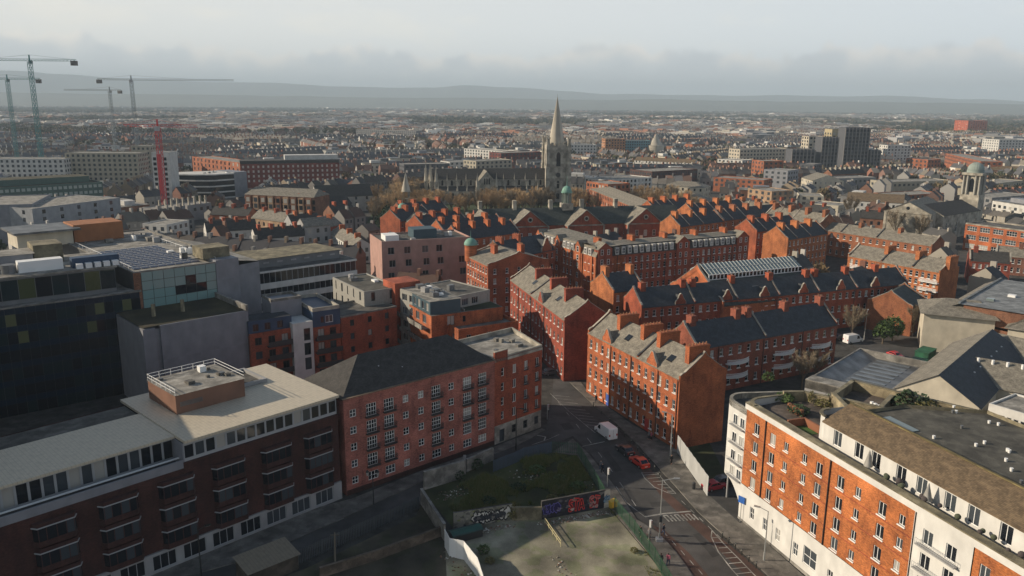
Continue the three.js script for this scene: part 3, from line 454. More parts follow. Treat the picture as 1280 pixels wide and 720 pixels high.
  for (let i = 0; i < 5; i++) { const x = rr(3, 11), z = rr(-10, -3); new MB().box(x, x + rr(0.6, 1.6), hc - 0.6, hc - 0.6 + rr(0.3, 0.8), z - rr(0.6, 1.2), z).build('roof_box', pick([feltPale, metalGrey, concrete]), c); }
}
// ---------- dark brick offices with the long metal roof (A) ----------
{
  const E = P(421, 495, 17.3), d = dirOf(P(235, 556, 17.3), E), dd = deg(-46.5), A = add2(E, dd, -66), g = frame('office_block', 'dark brick office block with bay windows under a long pale metal roof', 'building', A, E), L = g.L, hb = 13.6, D = 20, step = g.at(235, 556, 17.3)[0];
  const rows = [10.4, 7.1, 3.8];
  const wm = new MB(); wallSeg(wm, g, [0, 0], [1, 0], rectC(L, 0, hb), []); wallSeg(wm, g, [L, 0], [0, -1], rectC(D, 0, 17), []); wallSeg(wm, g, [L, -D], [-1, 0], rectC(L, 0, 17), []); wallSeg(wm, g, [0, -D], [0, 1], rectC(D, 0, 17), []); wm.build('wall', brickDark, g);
  const bayG = new MB(), capG = new MB(), bp = new MB(), w = 2.5, o = 0.75;
  const prof = [[-w, 0], [-w + 0.45, o], [w - 0.45, o], [w, 0]];
  bayG.prism(prof, -0.75, 0.0); bayG.prism(prof.map(([x, z]) => [x, z]), 1.75, 2.35); for (const x of [-w + 0.5, -1.1, 0.05, 1.1, w - 0.5]) bayG.box(x - 0.05, x + 0.05, 0, 1.75, o - 0.1, o); 
  bp.side(prof.map(([x, z]) => [x * 0.98, z - 0.05]), 0, 1.75, false); capG.prism(prof.map(([x, z]) => [x * 1.03, z + 0.06]), 1.72, 1.86);
  const G1 = bayG.geo(), G3 = capG.geo(), paneG = new MB().box(-0.5, 0.5, 0.04, 1.7, -0.02, 0.02).geo(), sideP = bp.geo();
  const cols = [[66, 640], [146, 610], [219, 590], [285, 575], [345, 556], [397, 540]].map((c) => g.onFront(...c)[0]).concat([g.onFront(146, 610)[0] - 22, g.onFront(146, 610)[0] - 30]);
  for (const x of cols) if (x > 3 && x < L - 2.4) for (const y of rows) {
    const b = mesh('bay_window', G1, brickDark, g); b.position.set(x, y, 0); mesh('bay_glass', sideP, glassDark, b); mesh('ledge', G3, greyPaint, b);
    for (let k = 0; k < 4; k++) { const p = mesh('pane', paneG, pick([glassDark, glassDark, glassMid, glassMid, glassDark]), b); p.position.set(-1.6 + k * 1.07, 0, o - 0.03); }
  }
  // ground-floor shopfront strip
  const sf = []; for (let x = 3; x < L - 3; x += 4.2) sf.push({ u: x + 1, v: 0.4, w: 3.2, h: 2.2, s: '3x1', fm: greyPaint }); const sm = new MB(); wallSeg(sm, g, [0, 0.32], [1, 0], rectC(L, 0, 3), sf, {}); sm.quad([0, 3, 0], [L, 3, 0], [L, 3, 0.32], [0, 3, 0.32]); sm.build('ground_floor', greyWall, g);
  // set-back glazed top storey
  const strip = (x0, x1, z, y0, y1) => { const n = Math.round((x1 - x0) / 1.5), W = (x1 - x0) / n, ws = []; for (let i = 0; i < n; i++) ws.push({ u: (i + 0.5) * W, v: y0 + 0.35, w: W - 0.12, h: y1 - y0 - 0.7, s: '1x1', fm: greyPaint, panes: [glassDark, glassMid, glassDark, glassMid, glassBlind] }); const m = new MB(); wallSeg(m, g, [x0, z], [1, 0], [[0, y0], [x1 - x0, y0], [x1 - x0, y1], [0, y1]], ws, { depth: 0.08 }); m.build('top_storey', greyPaint, g); };
  strip(0, step, -3.4, hb, 17.0); strip(step, L, -0.25, hb + 0.7, 17.0); new MB().box(step - 0.15, step, hb, 17.0, -3.4, -0.2).build('top_storey_return', panelGrey, g);
  new MB().flat([[0, 0], [step, 0], [step, -3.4], [0, -3.4]], hb + 0.01).build('terrace', M('terrace_deck', [0.1, 0.1, 0.1], 'stain'), g);
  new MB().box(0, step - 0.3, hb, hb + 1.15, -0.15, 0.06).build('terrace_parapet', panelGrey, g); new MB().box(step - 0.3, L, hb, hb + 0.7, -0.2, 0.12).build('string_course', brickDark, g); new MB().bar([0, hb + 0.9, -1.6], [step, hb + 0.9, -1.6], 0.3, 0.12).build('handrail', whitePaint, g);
  const roofT = (pts, y, t, n) => { const m = new MB(); m.prism(pts, y - t, y); m.flat(pts, y - t); return m.build(n, metalRoof, g); };
  const bz = g.at(190, 510, 17.3)[1], rz = g.at(340, 450, 17.3);
  roofT([[0, -2.6], [step - 0.02, -2.6], [step - 0.02, -14.2], [0, -14.2]], 17.35, 0.35, 'metal_roof'); roofT([[step, 0.35], [L + 0.2, 0.35], [L + 0.2, -21.5], [step, -21.5]], 17.5, 0.4, 'metal_roof');
  new MB().flat([[0, -14.2], [step, -14.2], [step, -D], [0, -D]], 16.9).build('rear_roof', felt, g);
  // brown plant room with railing on the roof
  const q = [g.at(182, 483, 20.4), g.at(219, 495, 20.4), g.at(305, 473, 20.4), g.at(267, 456, 20.4)], bx0 = g.at(219, 495, 20.4), bx1 = g.at(305, 473, 20.4), x0 = bx0[0], x1 = bx1[0], z0 = (bx0[1] + bx1[1]) / 2, z1 = z0 - 9.5;
  const pr = new MB(); pr.box(x0, x1, 17.4, 20.4, z1, z0); const plant = pr.build('plant_room', M('plant_brown', [0.25, 0.125, 0.08], 'render', 0.6), g); new MB().flat([[x0 - 0.15, z0 + 0.15], [x1 + 0.15, z0 + 0.15], [x1 + 0.15, z1 - 0.15], [x0 - 0.15, z1 - 0.15]], 20.42).build('roof_deck', feltPale, plant);
  const rl = new MB(); for (const y of [20.9, 21.4]) { rl.bar([x0, y, z0], [x0, y, z1], 0.06); rl.bar([x0, y, z1], [x1, y, z1], 0.06); rl.bar([x1, y, z1], [x1, y, z0], 0.06); } for (let k = 0; k <= 6; k++) { rl.bar([x0, 20.4, mix(z0, z1, k / 6)], [x0, 21.4, mix(z0, z1, k / 6)], 0.06); rl.bar([mix(x0, x1, k / 6), 20.4, z1], [mix(x0, x1, k / 6), 21.4, z1], 0.06); } rl.build('railing', whitePaint, plant);
  const lv = new MB(); for (let k = 0; k < 4; k++) lv.box(x0 + 0.6, x0 + 4, 18.6 + k * 0.18, 18.7 + k * 0.18, z0, z0 + 0.06); lv.build('louvre', metalGrey, plant);
  for (let i = 0; i < 9; i++) { const x = rr(x0 + 1, x1 - 1.4), z = rr(z1 + 1, z0 - 0.8), s = rr(0.4, 1.1); new MB().box(x, x + s, 20.43, 20.43 + s * rr(0.4, 0.9), z - s, z).build('roof_unit', pick([whitePaint, metalGrey, felt]), plant); }
  new MB().box(L - 14, L - 4.5, 17.48, 17.55, -20.5, -13).build('roof_well', felt, g); parapet(g, [[L - 14, -13], [L - 4.5, -13], [L - 4.5, -20.5], [L - 14, -20.5]], 17.5, 18.1, 0.4, greyWall);
}
// ---------- brick quarter: shared details ----------
function sashRow(us, rows, w = 1.0, h = 1.7) { return grid(us, rows, w, h, '1x2s'); }
// street block with slate roof, gable parapets, broad chimney stacks and small curved gablets over the front
function streetBlock(o) {
  const g = frame('brick_tenement', o.label, 'building', o.A, o.B, o.group ?? 'brick tenements of the old quarter'), L = o.L ?? g.L, D = o.D ?? 10, h = o.h, rise = o.rise ?? 3.6, wm = batch(o.wall ?? brickOrange, o.batch);
  const nb = o.bays ?? Math.max(2, Math.round(L / 2.6)), us = spread(nb, 1.5, L - 1.5), rows = o.rows ?? spread(o.floors ?? 4, 1.3, h - 2.5);
  const side = o.sideWins ? sashRow(spread(o.sideWins, 2.2, D - 2.2), rows, 0.9, 1.6) : [];
  body(g, L, D, h, wm, { f: sashRow(us, rows, o.ww ?? 1.0, o.wh ?? 1.7), b: o.backWins === false ? [] : sashRow(spread(Math.round(nb / 1.6), 2, L - 2), rows, 0.9, 1.5), r: side, l: o.leftWins ? sashRow(spread(o.leftWins, 2.2, D - 2.2), rows, 0.8, 1.4) : [] }, { gable: rise });
  gableRoof(g, 0.2, L - 0.2, 0, -D, h, rise, o.roof ?? slateGrey);
  gableParapet(g, 0.15, 0, -D, h, rise, wm, coping); gableParapet(g, L - 0.15, 0, -D, h, rise, wm, coping);
  for (const x of o.party ?? []) gableParapet(g, x, 0, -D, h, rise, wm, o.partyCope ?? coping, 0.35, 0.3);
  for (const [x, z, w, d, up] of o.stacks ?? []) chimney(g, x, z, w ?? 1.1, d ?? 4.2, h + rise * 0.25, h + rise + (up ?? 1.6), wm, o.pots ?? 6);
  for (const [x, w, up] of o.gablets ?? []) gablet(g, x, w ?? 3.6, h, up ?? 2.9, 0, D * 0.36, wm, o.roof ?? slateGrey, coping);
  for (const x of o.pipes ?? []) downpipe(g, x, 0, 0, h);
  new MB().box(0, L, h - 0.35, h - 0.05, 0, 0.14).build('eaves_course', wm, g);
  for (const y of o.courses ?? []) new MB().box(0, L, y, y + 0.22, 0, 0.06).build('string_course', o.courseMat ?? brickRed, g);
  for (const [x, k] of o.skylights ?? []) { const a = rise / (D / 2), s = new MB(), z = -D / 2 * k, y = h + 0.2 + rise * k; s.quad([x - 0.8, y - 0.6 * a + 0.1, z + 0.6], [x + 0.8, y - 0.6 * a + 0.1, z + 0.6], [x + 0.8, y + 0.6 * a + 0.1, z - 0.6], [x - 0.8, y + 0.6 * a + 0.1, z - 0.6]); s.bar([x - 0.85, y - 0.6 * a + 0.1, z + 0.6], [x + 0.85, y - 0.6 * a + 0.1, z + 0.6], 0.12); s.build('skylight', glassDark, g); }
  return g;
}
// lit block on the main street
{
  const A = P(735, 416, 13.6), B = P(850, 475, 13.6);
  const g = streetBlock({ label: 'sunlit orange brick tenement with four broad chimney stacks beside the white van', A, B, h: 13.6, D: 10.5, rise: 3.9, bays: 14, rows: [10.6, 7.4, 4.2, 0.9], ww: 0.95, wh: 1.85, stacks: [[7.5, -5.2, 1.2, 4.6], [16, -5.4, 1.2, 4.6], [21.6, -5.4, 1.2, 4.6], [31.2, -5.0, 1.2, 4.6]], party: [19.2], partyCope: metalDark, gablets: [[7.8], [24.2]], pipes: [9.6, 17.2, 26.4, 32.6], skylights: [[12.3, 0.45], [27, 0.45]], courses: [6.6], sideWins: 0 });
  const dr = (u, m) => { new MB().box(u - 0.6, u + 0.6, 0.1, 2.5, 0.0, 0.08).build('door', m, g); }; dr(9.0, M('door_blue', [0.04, 0.09, 0.35], null, 0.5)); dr(23.4, M('door_red', [0.4, 0.04, 0.03], null, 0.5));
}
// block across the side street, in shade, sunlit only at its far corner (J)
{
  const B = P(706, 401, 14.4), A = P(638, 350, 14.4);
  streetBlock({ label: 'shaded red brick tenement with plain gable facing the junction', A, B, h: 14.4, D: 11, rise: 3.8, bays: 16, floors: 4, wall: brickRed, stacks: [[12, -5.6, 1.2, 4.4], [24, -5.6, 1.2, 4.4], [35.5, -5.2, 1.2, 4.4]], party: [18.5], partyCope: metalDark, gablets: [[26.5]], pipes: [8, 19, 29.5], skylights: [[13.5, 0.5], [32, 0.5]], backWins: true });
}
// tall orange house seen end-on behind the lit block (O1)
streetBlock({ label: 'tall orange brick gabled house with small twin vents in its blank gable', A: P(767, 366, 13), B: P(806, 361, 13), h: 13, D: 11, rise: 4, bays: 3, floors: 4, roof: slateBlue, stacks: [[0.9, -5.5, 1.3, 2.4, 2.2], [9.2, -5.5, 1.2, 2.4, 2.0]], pots: 3 });
// market hall with glazed lantern (N)
{
  const A = P(858, 372, 13.5), B = P(980, 352, 13.5), g = frame('market_hall', 'brick market hall with dark slate roof and long glazed ridge lantern', 'building', add2(A, GX, 12), add2(A, GX, 46)), L = g.L, D = 24, h = 10, rise = 8;
  body(g, L, D, h, brickOrange, { f: sashRow(spread(9, 3, L - 3), [2, 6]) }, { gable: rise }); gableRoof(g, 0.3, L - 0.1, 0, -D, h, rise, slateGreen); gableParapet(g, 0.1, 0, -D, h, rise, brickOrange, coping, 0.5, 0.8);
  const zm = -D / 2, lw = 4.2, y0 = h + rise * 0.66, m = new MB(), gl = new MB(), fr = new MB(), n = 26;
  for (const s of [1, -1]) { m.box(0.8, L - 0.5, y0 - 0.2, y0 + 0.3, Math.min(zm + s * lw, zm + s * (lw - 0.2)), Math.max(zm + s * lw, zm + s * (lw - 0.2))); gl.quad([0.8, y0 + 1.6, zm + s * lw], [L - 0.5, y0 + 1.6, zm + s * lw], [L - 0.5, y0 + 3.9, zm], [0.8, y0 + 3.9, zm]); for (let k = 0; k < n; k++) { const x = mix(0.8, L - 0.5, k / n), w = (L - 1.3) / n; m.box(x, x + 0.3, y0 + 0.3, y0 + 1.5, Math.min(zm + s * lw, zm + s * (lw - 0.15)), Math.max(zm + s * lw, zm + s * (lw - 0.15))); fr.bar([x, y0 + 1.62, zm + s * lw], [x, y0 + 3.95, zm], 0.14); const p = new MB(); p.box(x + 0.3, x + w, y0 + 0.3, y0 + 1.5, zm + s * (lw - 0.1) - 0.02, zm + s * (lw - 0.1) + 0.02); p.build('pane', glassDark, g); } m.box(0.8, L - 0.5, y0 + 1.5, y0 + 1.65, Math.min(zm + s * (lw + 0.1), zm + s * (lw - 0.2)), Math.max(zm + s * (lw + 0.1), zm + s * (lw - 0.2))); fr.bar([0.8, y0 + 2.8, zm + s * lw * 0.5], [L - 0.5, y0 + 2.8, zm + s * lw * 0.5], 0.1); }
  const lan = m.build('lantern', whitePaint, g); gl.build('glazing', glassRoof, lan); fr.build('glazing_bar', M('bar_grey', [0.5, 0.52, 0.5], null, 0.5), lan);
  const e = new MB(); e.quad([L - 0.5, y0, zm + lw], [L - 0.5, y0, zm - lw], [L - 0.5, y0 + 1.6, zm - lw], [L - 0.5, y0 + 1.6, zm + lw]); e.tri([L - 0.5, y0 + 1.6, zm + lw], [L - 0.5, y0 + 1.6, zm - lw], [L - 0.5, y0 + 3.9, zm]); e.build('lantern_end', greyWall, g);
  const round = new MB(); round.tube([-0.12, h + rise * 0.62, zm], [-0.05, h + rise * 0.62, zm], 0.8, 0.8, 20); round.build('round_window', glassDark, g); const lo = new MB(); lo.box(-0.12, -0.03, h - 0.6, h + 1.6, zm - 3.2, zm - 1.8); lo.build('gable_window', whitePaint, g);
  for (const x of [13, 25]) { const d = new MB(), y = h + rise * 0.3, z = -D / 2 * 0.3; d.box(x - 1.1, x + 1.1, y, y + 1.5, z - 1.6, z + 0.6); const w = d.build('dormer', greyWall, g); addWindow(w, x, y + 0.2, z + 0.65, 0, 1.6, 1.1, '2x1'); }
}
// terraces with curved gablets (front row M) : long, dark slates, party walls with orange stacks
{
  const A = P(802, 385, 11.3), B = P(1135, 355, 11.3), d = dirOf(A, B);
  const g = streetBlock({ label: 'long brick terrace with curved gablets and blue slate roof below the market hall', A, B, h: 11.3, D: 9.5, rise: 4.0, bays: 38, floors: 3, wall: brickRed, roof: slateBlue, stacks: [[2.4, -4.5, 1.5, 1.6], [14.5, -4.6, 1.5, 1.6], [17.6, -4.6, 1.5, 1.6], [30, -4.6, 1.5, 1.6], [42.5, -4.6, 1.5, 1.6], [55, -4.6, 1.5, 1.6], [58, -4.6, 1.5, 1.6], [69, -4.6, 1.5, 1.6], [80, -4.6, 1.5, 1.6]], pots: 2, party: [16, 29.2, 43, 56.5, 70], gablets: [[11.5, 3.2], [26, 3.2], [38, 3.2], [51, 3.2], [64, 3.2], [76.5, 3.2]], pipes: [6, 15.4, 29, 42, 56, 69], leftWins: 0 });
}
// row with white balconies (O2)
{
  const A = P(872, 437, 10.8), B = P(1047, 406, 10.8);
  const g = streetBlock({ label: 'brick flats with white curved balconies and navy slate roof', A, B, h: 10.8, D: 10, rise: 4.4, bays: 16, floors: 3, wall: brickRed, roof: slateBlue, stacks: [[2.2, -5, 1.5, 1.7, 1.8], [15.2, -5, 1.5, 1.7, 1.8], [18.6, -5, 1.5, 1.7, 1.8], [30.5, -5, 1.5, 1.7, 1.8], [42.5, -5, 1.5, 1.7, 1.8]], pots: 2, party: [20.2], pipes: [6, 19.5, 32], leftWins: 0 });
  const wm = whitePaint; for (const x of [11.5, 26, 38]) for (const y of [6.2, 3.0]) { const b = new MB(), n = 10, R = 3.2, out = 1.5, pts = []; for (let i = 0; i <= n; i++) { const t = i / n * 2 - 1; pts.push([x + t * R, out * (1 - t * t * 0.6)]); } b.prism([...pts, [x + R, 0], [x - R, 0]], y, y + 0.2); const o = b.build('balcony', wm, g), r = new MB(); for (let i = 0; i < n; i++) { for (const yy of [y + 0.6, y + 1.1]) r.bar([pts[i][0], yy, pts[i][1]], [pts[i + 1][0], yy, pts[i + 1][1]], 0.08); for (const k of [0, 0.33, 0.66]) { const q = [mix(pts[i][0], pts[i + 1][0], k), mix(pts[i][1], pts[i + 1][1], k)]; r.bar([q[0], y + 0.2, q[1]], [q[0], y + 1.1, q[1]], 0.06); } } r.build('railing', wm, o); }
}
// lit row with white balconies beyond (P)
{
  const A = P(1060, 320, 11), B = P(1175, 341, 11), g = streetBlock({ label: 'sunlit brick flats with white balconies and grey stepped roofs by the grey hall', A, B, h: 11, D: 11, rise: 3.4, bays: 16, floors: 4, stacks: [[12, -5.5, 1.4, 4.6, 1.6], [23, -5.5, 1.4, 4.6, 1.6], [33.5, -5, 1.4, 4.6, 1.6]], party: [12.6, 23.6], partyCope: metalDark, pots: 4, roof: slateGrey });
  for (const x of [5, 17, 30]) for (const y of [4.6, 7.4]) { const o = new MB().box(x - 3, x + 3, y, y + 0.2, 0, 1.3).build('balcony', whitePaint, g), r = new MB(); for (const yy of [y + 0.5, y + 0.75, y + 1.1]) r.bar([x - 3, yy, 1.28], [x + 3, yy, 1.28], 0.1); for (let k = 0; k <= 14; k++) r.bar([x - 3 + k * 0.43, y, 1.28], [x - 3 + k * 0.43, y + 1.1, 1.28], 0.07); r.build('railing', whitePaint, o); }
}
// lit row behind it (Q)
streetBlock({ label: 'sunlit orange terrace with grey roof behind the white balcony flats', A: P(985, 281, 10.5), B: P(1165, 308, 10.5), h: 10.5, D: 10, rise: 3, bays: 22, floors: 3, stacks: [[16, -5, 1.2, 2.4], [32, -5, 1.2, 2.4], [49, -5, 1.2, 2.4]], party: [12, 26, 42], partyCope: metalDark, pots: 3 });
// long five-storey block with mansard attic (L)
{
  const A = P(745, 322, 15.5), B = P(936, 304, 15.5), g = frame('brick_tenement', 'long five storey brick tenement with dark mansard attic and gabled bays', 'building', A, B, 'brick tenements of the old quarter'), L = g.L, D = 11, h = 15.5;
  const us = spread(Math.round(L / 2.35), 1.5, L - 1.5), rows = [1.0, 4.1, 7.3, 10.4, 13.0], li = g.at(690, 293, 15.5), LD = 38;
  const wl = brickRed; body(g, L, D, h, wl, { f: grid(us, rows, 0.95, 1.75, '1x2s'), b: grid(us.filter((_, i) => i % 2), rows, 0.95, 1.7, '1x2s') });
  const ms = new MB(); ms.quad([0.5, h, 0], [L, h, 0], [L, h + 3, -1.3], [0.5, h + 3, -1.3]); ms.quad([0.5, h, -D], [L, h, -D], [L, h + 3, -D + 1.3], [0.5, h + 3, -D + 1.3]); ms.quad([L, h, 0], [L, h, -D], [L, h + 3, -D + 1.3], [L, h + 3, -1.3]); ms.build('mansard', slateDark, g); const tp = new MB(); tp.quad([0.5, h + 3, -1.3], [L, h + 3, -1.3], [L, h + 3.7, -D / 2], [0.5, h + 3.7, -D / 2]); tp.quad([0.5, h + 3, -D + 1.3], [L, h + 3, -D + 1.3], [L, h + 3.7, -D / 2], [0.5, h + 3.7, -D / 2]); tp.build('roof', slateGrey, g);
  for (const x of [3.2, 34, 60, 82].filter((x) => x < L - 2)) { const m = new MB(); m.box(x - 2.6, x + 2.6, 0, h + 2.4, -2, 0.35); m.tri([x - 2.7, h + 2.4, 0.36], [x + 2.7, h + 2.4, 0.36], [x, h + 4.4, 0.36]); const b = m.build('gabled_bay', wl, g), r = new MB(); for (const s of [-1, 1]) r.quad([x + s * 2.85, h + 2.3, 0.5], [x, h + 4.5, 0.5], [x, h + 4.5, -4], [x + s * 2.85, h + 2.3, -4]); r.build('bay_roof', slateGrey, b); for (const v of [...rows, h + 0.6]) for (const s of [-1.2, 1.2]) addWindow(b, x + s, v, 0.37, 0, 0.95, 1.75, '1x2'); }
  for (let x = 8; x < L - 3; x += 2.4) { if ([34, 60, 82].some((q) => Math.abs(q - x) < 3.8)) continue; const m = new MB(); m.box(x - 0.7, x + 0.7, h + 0.3, h + 2.5, -1.4, -0.1); m.box(x - 0.8, x + 0.8, h + 2.5, h + 2.65, -1.5, 0.0); const d = m.build('dormer', M('dormer_white', [0.5, 0.48, 0.44], null, 0.7), g); addWindow(d, x, h + 0.5, -0.07, 0, 1.1, 1.85, '2x2'); }
  for (let x = 4; x < L; x += 13) chimney(g, x, -D / 2, 1.2, 3, h + 2.5, h + 5.2, brickOrange, 4);
  for (let x = 8; x < L; x += 9.5) downpipe(g, x, 0, 0, h);
  // sunlit wing running back along the side street
  const w = frame('brick_tenement', 'sunlit brick tenement wing with tall window bays and white dormers', 'building', add2(add2(A, g.nrm, -38), g.d, -0.06), add2(A, g.d, -0.06), 'brick tenements of the old quarter'), wr = rows;
  const WU = spread(17, 1.5, 36.5); body(w, 38, 11, h, brickOrange, { f: grid(WU, wr, 0.95, 1.75, '1x2s') });
  const m2 = new MB(); m2.quad([0, h, 0], [38, h, 0], [38, h + 2.8, -1.2], [0, h + 2.8, -1.2]); m2.quad([0, h + 2.8, -1.2], [38, h + 2.8, -1.2], [38, h + 3.4, -11], [0, h + 3.4, -11]); m2.build('roof', slateGrey, w);
  for (const x of [2, 15, 28]) { const m = new MB(); m.box(x - 1.6, x + 1.6, 0, h + 2, -1.6, 0.4); m.tri([x - 1.6, h + 2, 0.41], [x + 1.6, h + 2, 0.41], [x, h + 3.8, 0.41]); const b = m.build('gabled_bay', brickOrange, w); for (const s of [-1, 1]) { const r = new MB(); r.quad([x + s * 1.8, h + 1.9, 0.5], [x, h + 3.95, 0.5], [x, h + 3.95, -3], [x + s * 1.8, h + 1.9, -3]); r.build('bay_roof', slateGrey, b); } for (const v of [...wr, h + 0.3]) addWindow(b, x, v, 0.43, 0, 1.1, 1.75, '1x2'); }
  for (const x of [6, 8.5, 11, 19, 21.5, 24, 32, 34.5]) { const d = new MB().box(x - 0.8, x + 0.8, h + 0.1, h + 2.3, -1.3, 0.05).build('dormer', mats.dormer_white, w); addWindow(d, x, h + 0.3, 0.08, 0, 1.2, 1.8, '2x2'); }
  for (const x of [4.2, 12.8, 17.2, 25.8, 30.2, 36]) { new MB().box(x - 0.35, x + 0.35, 0, h, 0, 0.35).build('pilaster', brickOrange, w); }
}
// corner house with copper cupola and the blocks behind it (K)
function cupola(g, x, z, y, r) { const m = new MB(); m.tube([x, y - 5, z], [x, y, z], r, r, 12); const b = m.build('turret', brickOrange, g); const d = new THREE.SphereGeometry(r * 1.12, 16, 8, 0, 7, 0, Math.PI / 2); d.translate(x, y, z); mesh('dome', d, copper, b); new MB().tube([x, y + r, z], [x, y + r + 2.6, z], 0.1, 0.03, 6).build('finial', copper, b); }
{
  const g = streetBlock({ label: 'red brick corner tenement with a green copper cupola', A: P(583, 320, 15.5), B: P(610, 333, 15.5), h: 15.5, D: 20, rise: 3, bays: 8, floors: 5, wall: brickOrange, roof: slateGrey, sideWins: 5, stacks: [[8, -6, 3, 1.2], [10, -14, 3, 1.2]] }); cupola(g, 1.2, -1.0, 19.2, 1.9);
  streetBlock({ label: 'red brick mansard tenement beside the copper cupola corner', A: P(634, 324, 15), B: P(694, 312, 15), h: 15, D: 12, rise: 4.4, bays: 9, floors: 4, wall: brickRed, roof: slateBlue, stacks: [[3, -6, 1.3, 2.6], [11, -6, 1.3, 2.6]], gablets: [[19, 5, 4.5]], pots: 3 });
  const rows = [[500, 277, 540, 270], [530, 285, 585, 277], [556, 292, 632, 283], [505, 268, 560, 262], [575, 300, 650, 291]];
  rows.forEach(([a, b, c, d], i) => streetBlock({ label: ['brick tenement row with orange stacks behind the pink flats', 'second brick tenement row behind the pink flats', 'third brick tenement row with navy slates behind the cupola', 'far brick tenement row by the bare park trees', 'brick tenement row between the cupola and the school gables'][i], A: P(a, b, 14), B: P(c, d, 14), h: 14, D: 11, rise: 4, bays: 9, floors: 4, roof: slateBlue, stacks: [[2, -5, 1.4, 2.6], [9, -5, 1.4, 2.6], [16, -5, 1.4, 2.6], [23, -5, 1.4, 2.6]].filter((s) => s[0] < dist(P(a, b, 14), P(c, d, 14))), pots: 3, leftWins: 0 }));
  const k2 = streetBlock({ label: 'far brick corner tenement with a small green cupola', A: P(500, 268, 15), B: P(512, 276, 15), h: 14, D: 14, rise: 3, bays: 4, floors: 4, wall: brickOrange, stacks: [[5, -6, 2, 1.2]] }); cupola(k2, 1, -1, 18, 1.8);
}
// rows behind the long block, right
[[868, 268, 935, 261], [905, 276, 985, 267], [946, 290, 1000, 283], [985, 300, 1035, 292], [850, 284, 905, 277], [820, 264, 870, 258], [898, 254, 960, 262], [955, 270, 1025, 281]].forEach(([a, b, c, d], i) => streetBlock({ label: ['orange brick tenement row with navy slates beyond the long mansard block', 'brick tenement row with paired stacks beyond the long mansard block', 'brick tenement row at the far end of the mansard block', 'narrow brick tenement facing the lit terrace', 'brick tenement with pale attic behind the mansard block', 'brick tenement row beside the bare park trees', 'low orange terrace wall below the pale house', 'orange terrace behind the navy slate rows'][i], A: P(a, b, 13), B: P(c, d, 13), h: i == 6 ? 11 : 13, D: 11, rise: 4, bays: 10, floors: 4, roof: i > 5 ? slateGrey : slateBlue, stacks: [2, 11, 20, 29].filter((x) => x < dist(P(a, b, 13), P(c, d, 13))).map((x) => [x, -5, 1.5, 2.8, 1.9]), party: [6, 15].filter((x) => x < dist(P(a, b, 13), P(c, d, 13)) - 2), pots: 3 }));
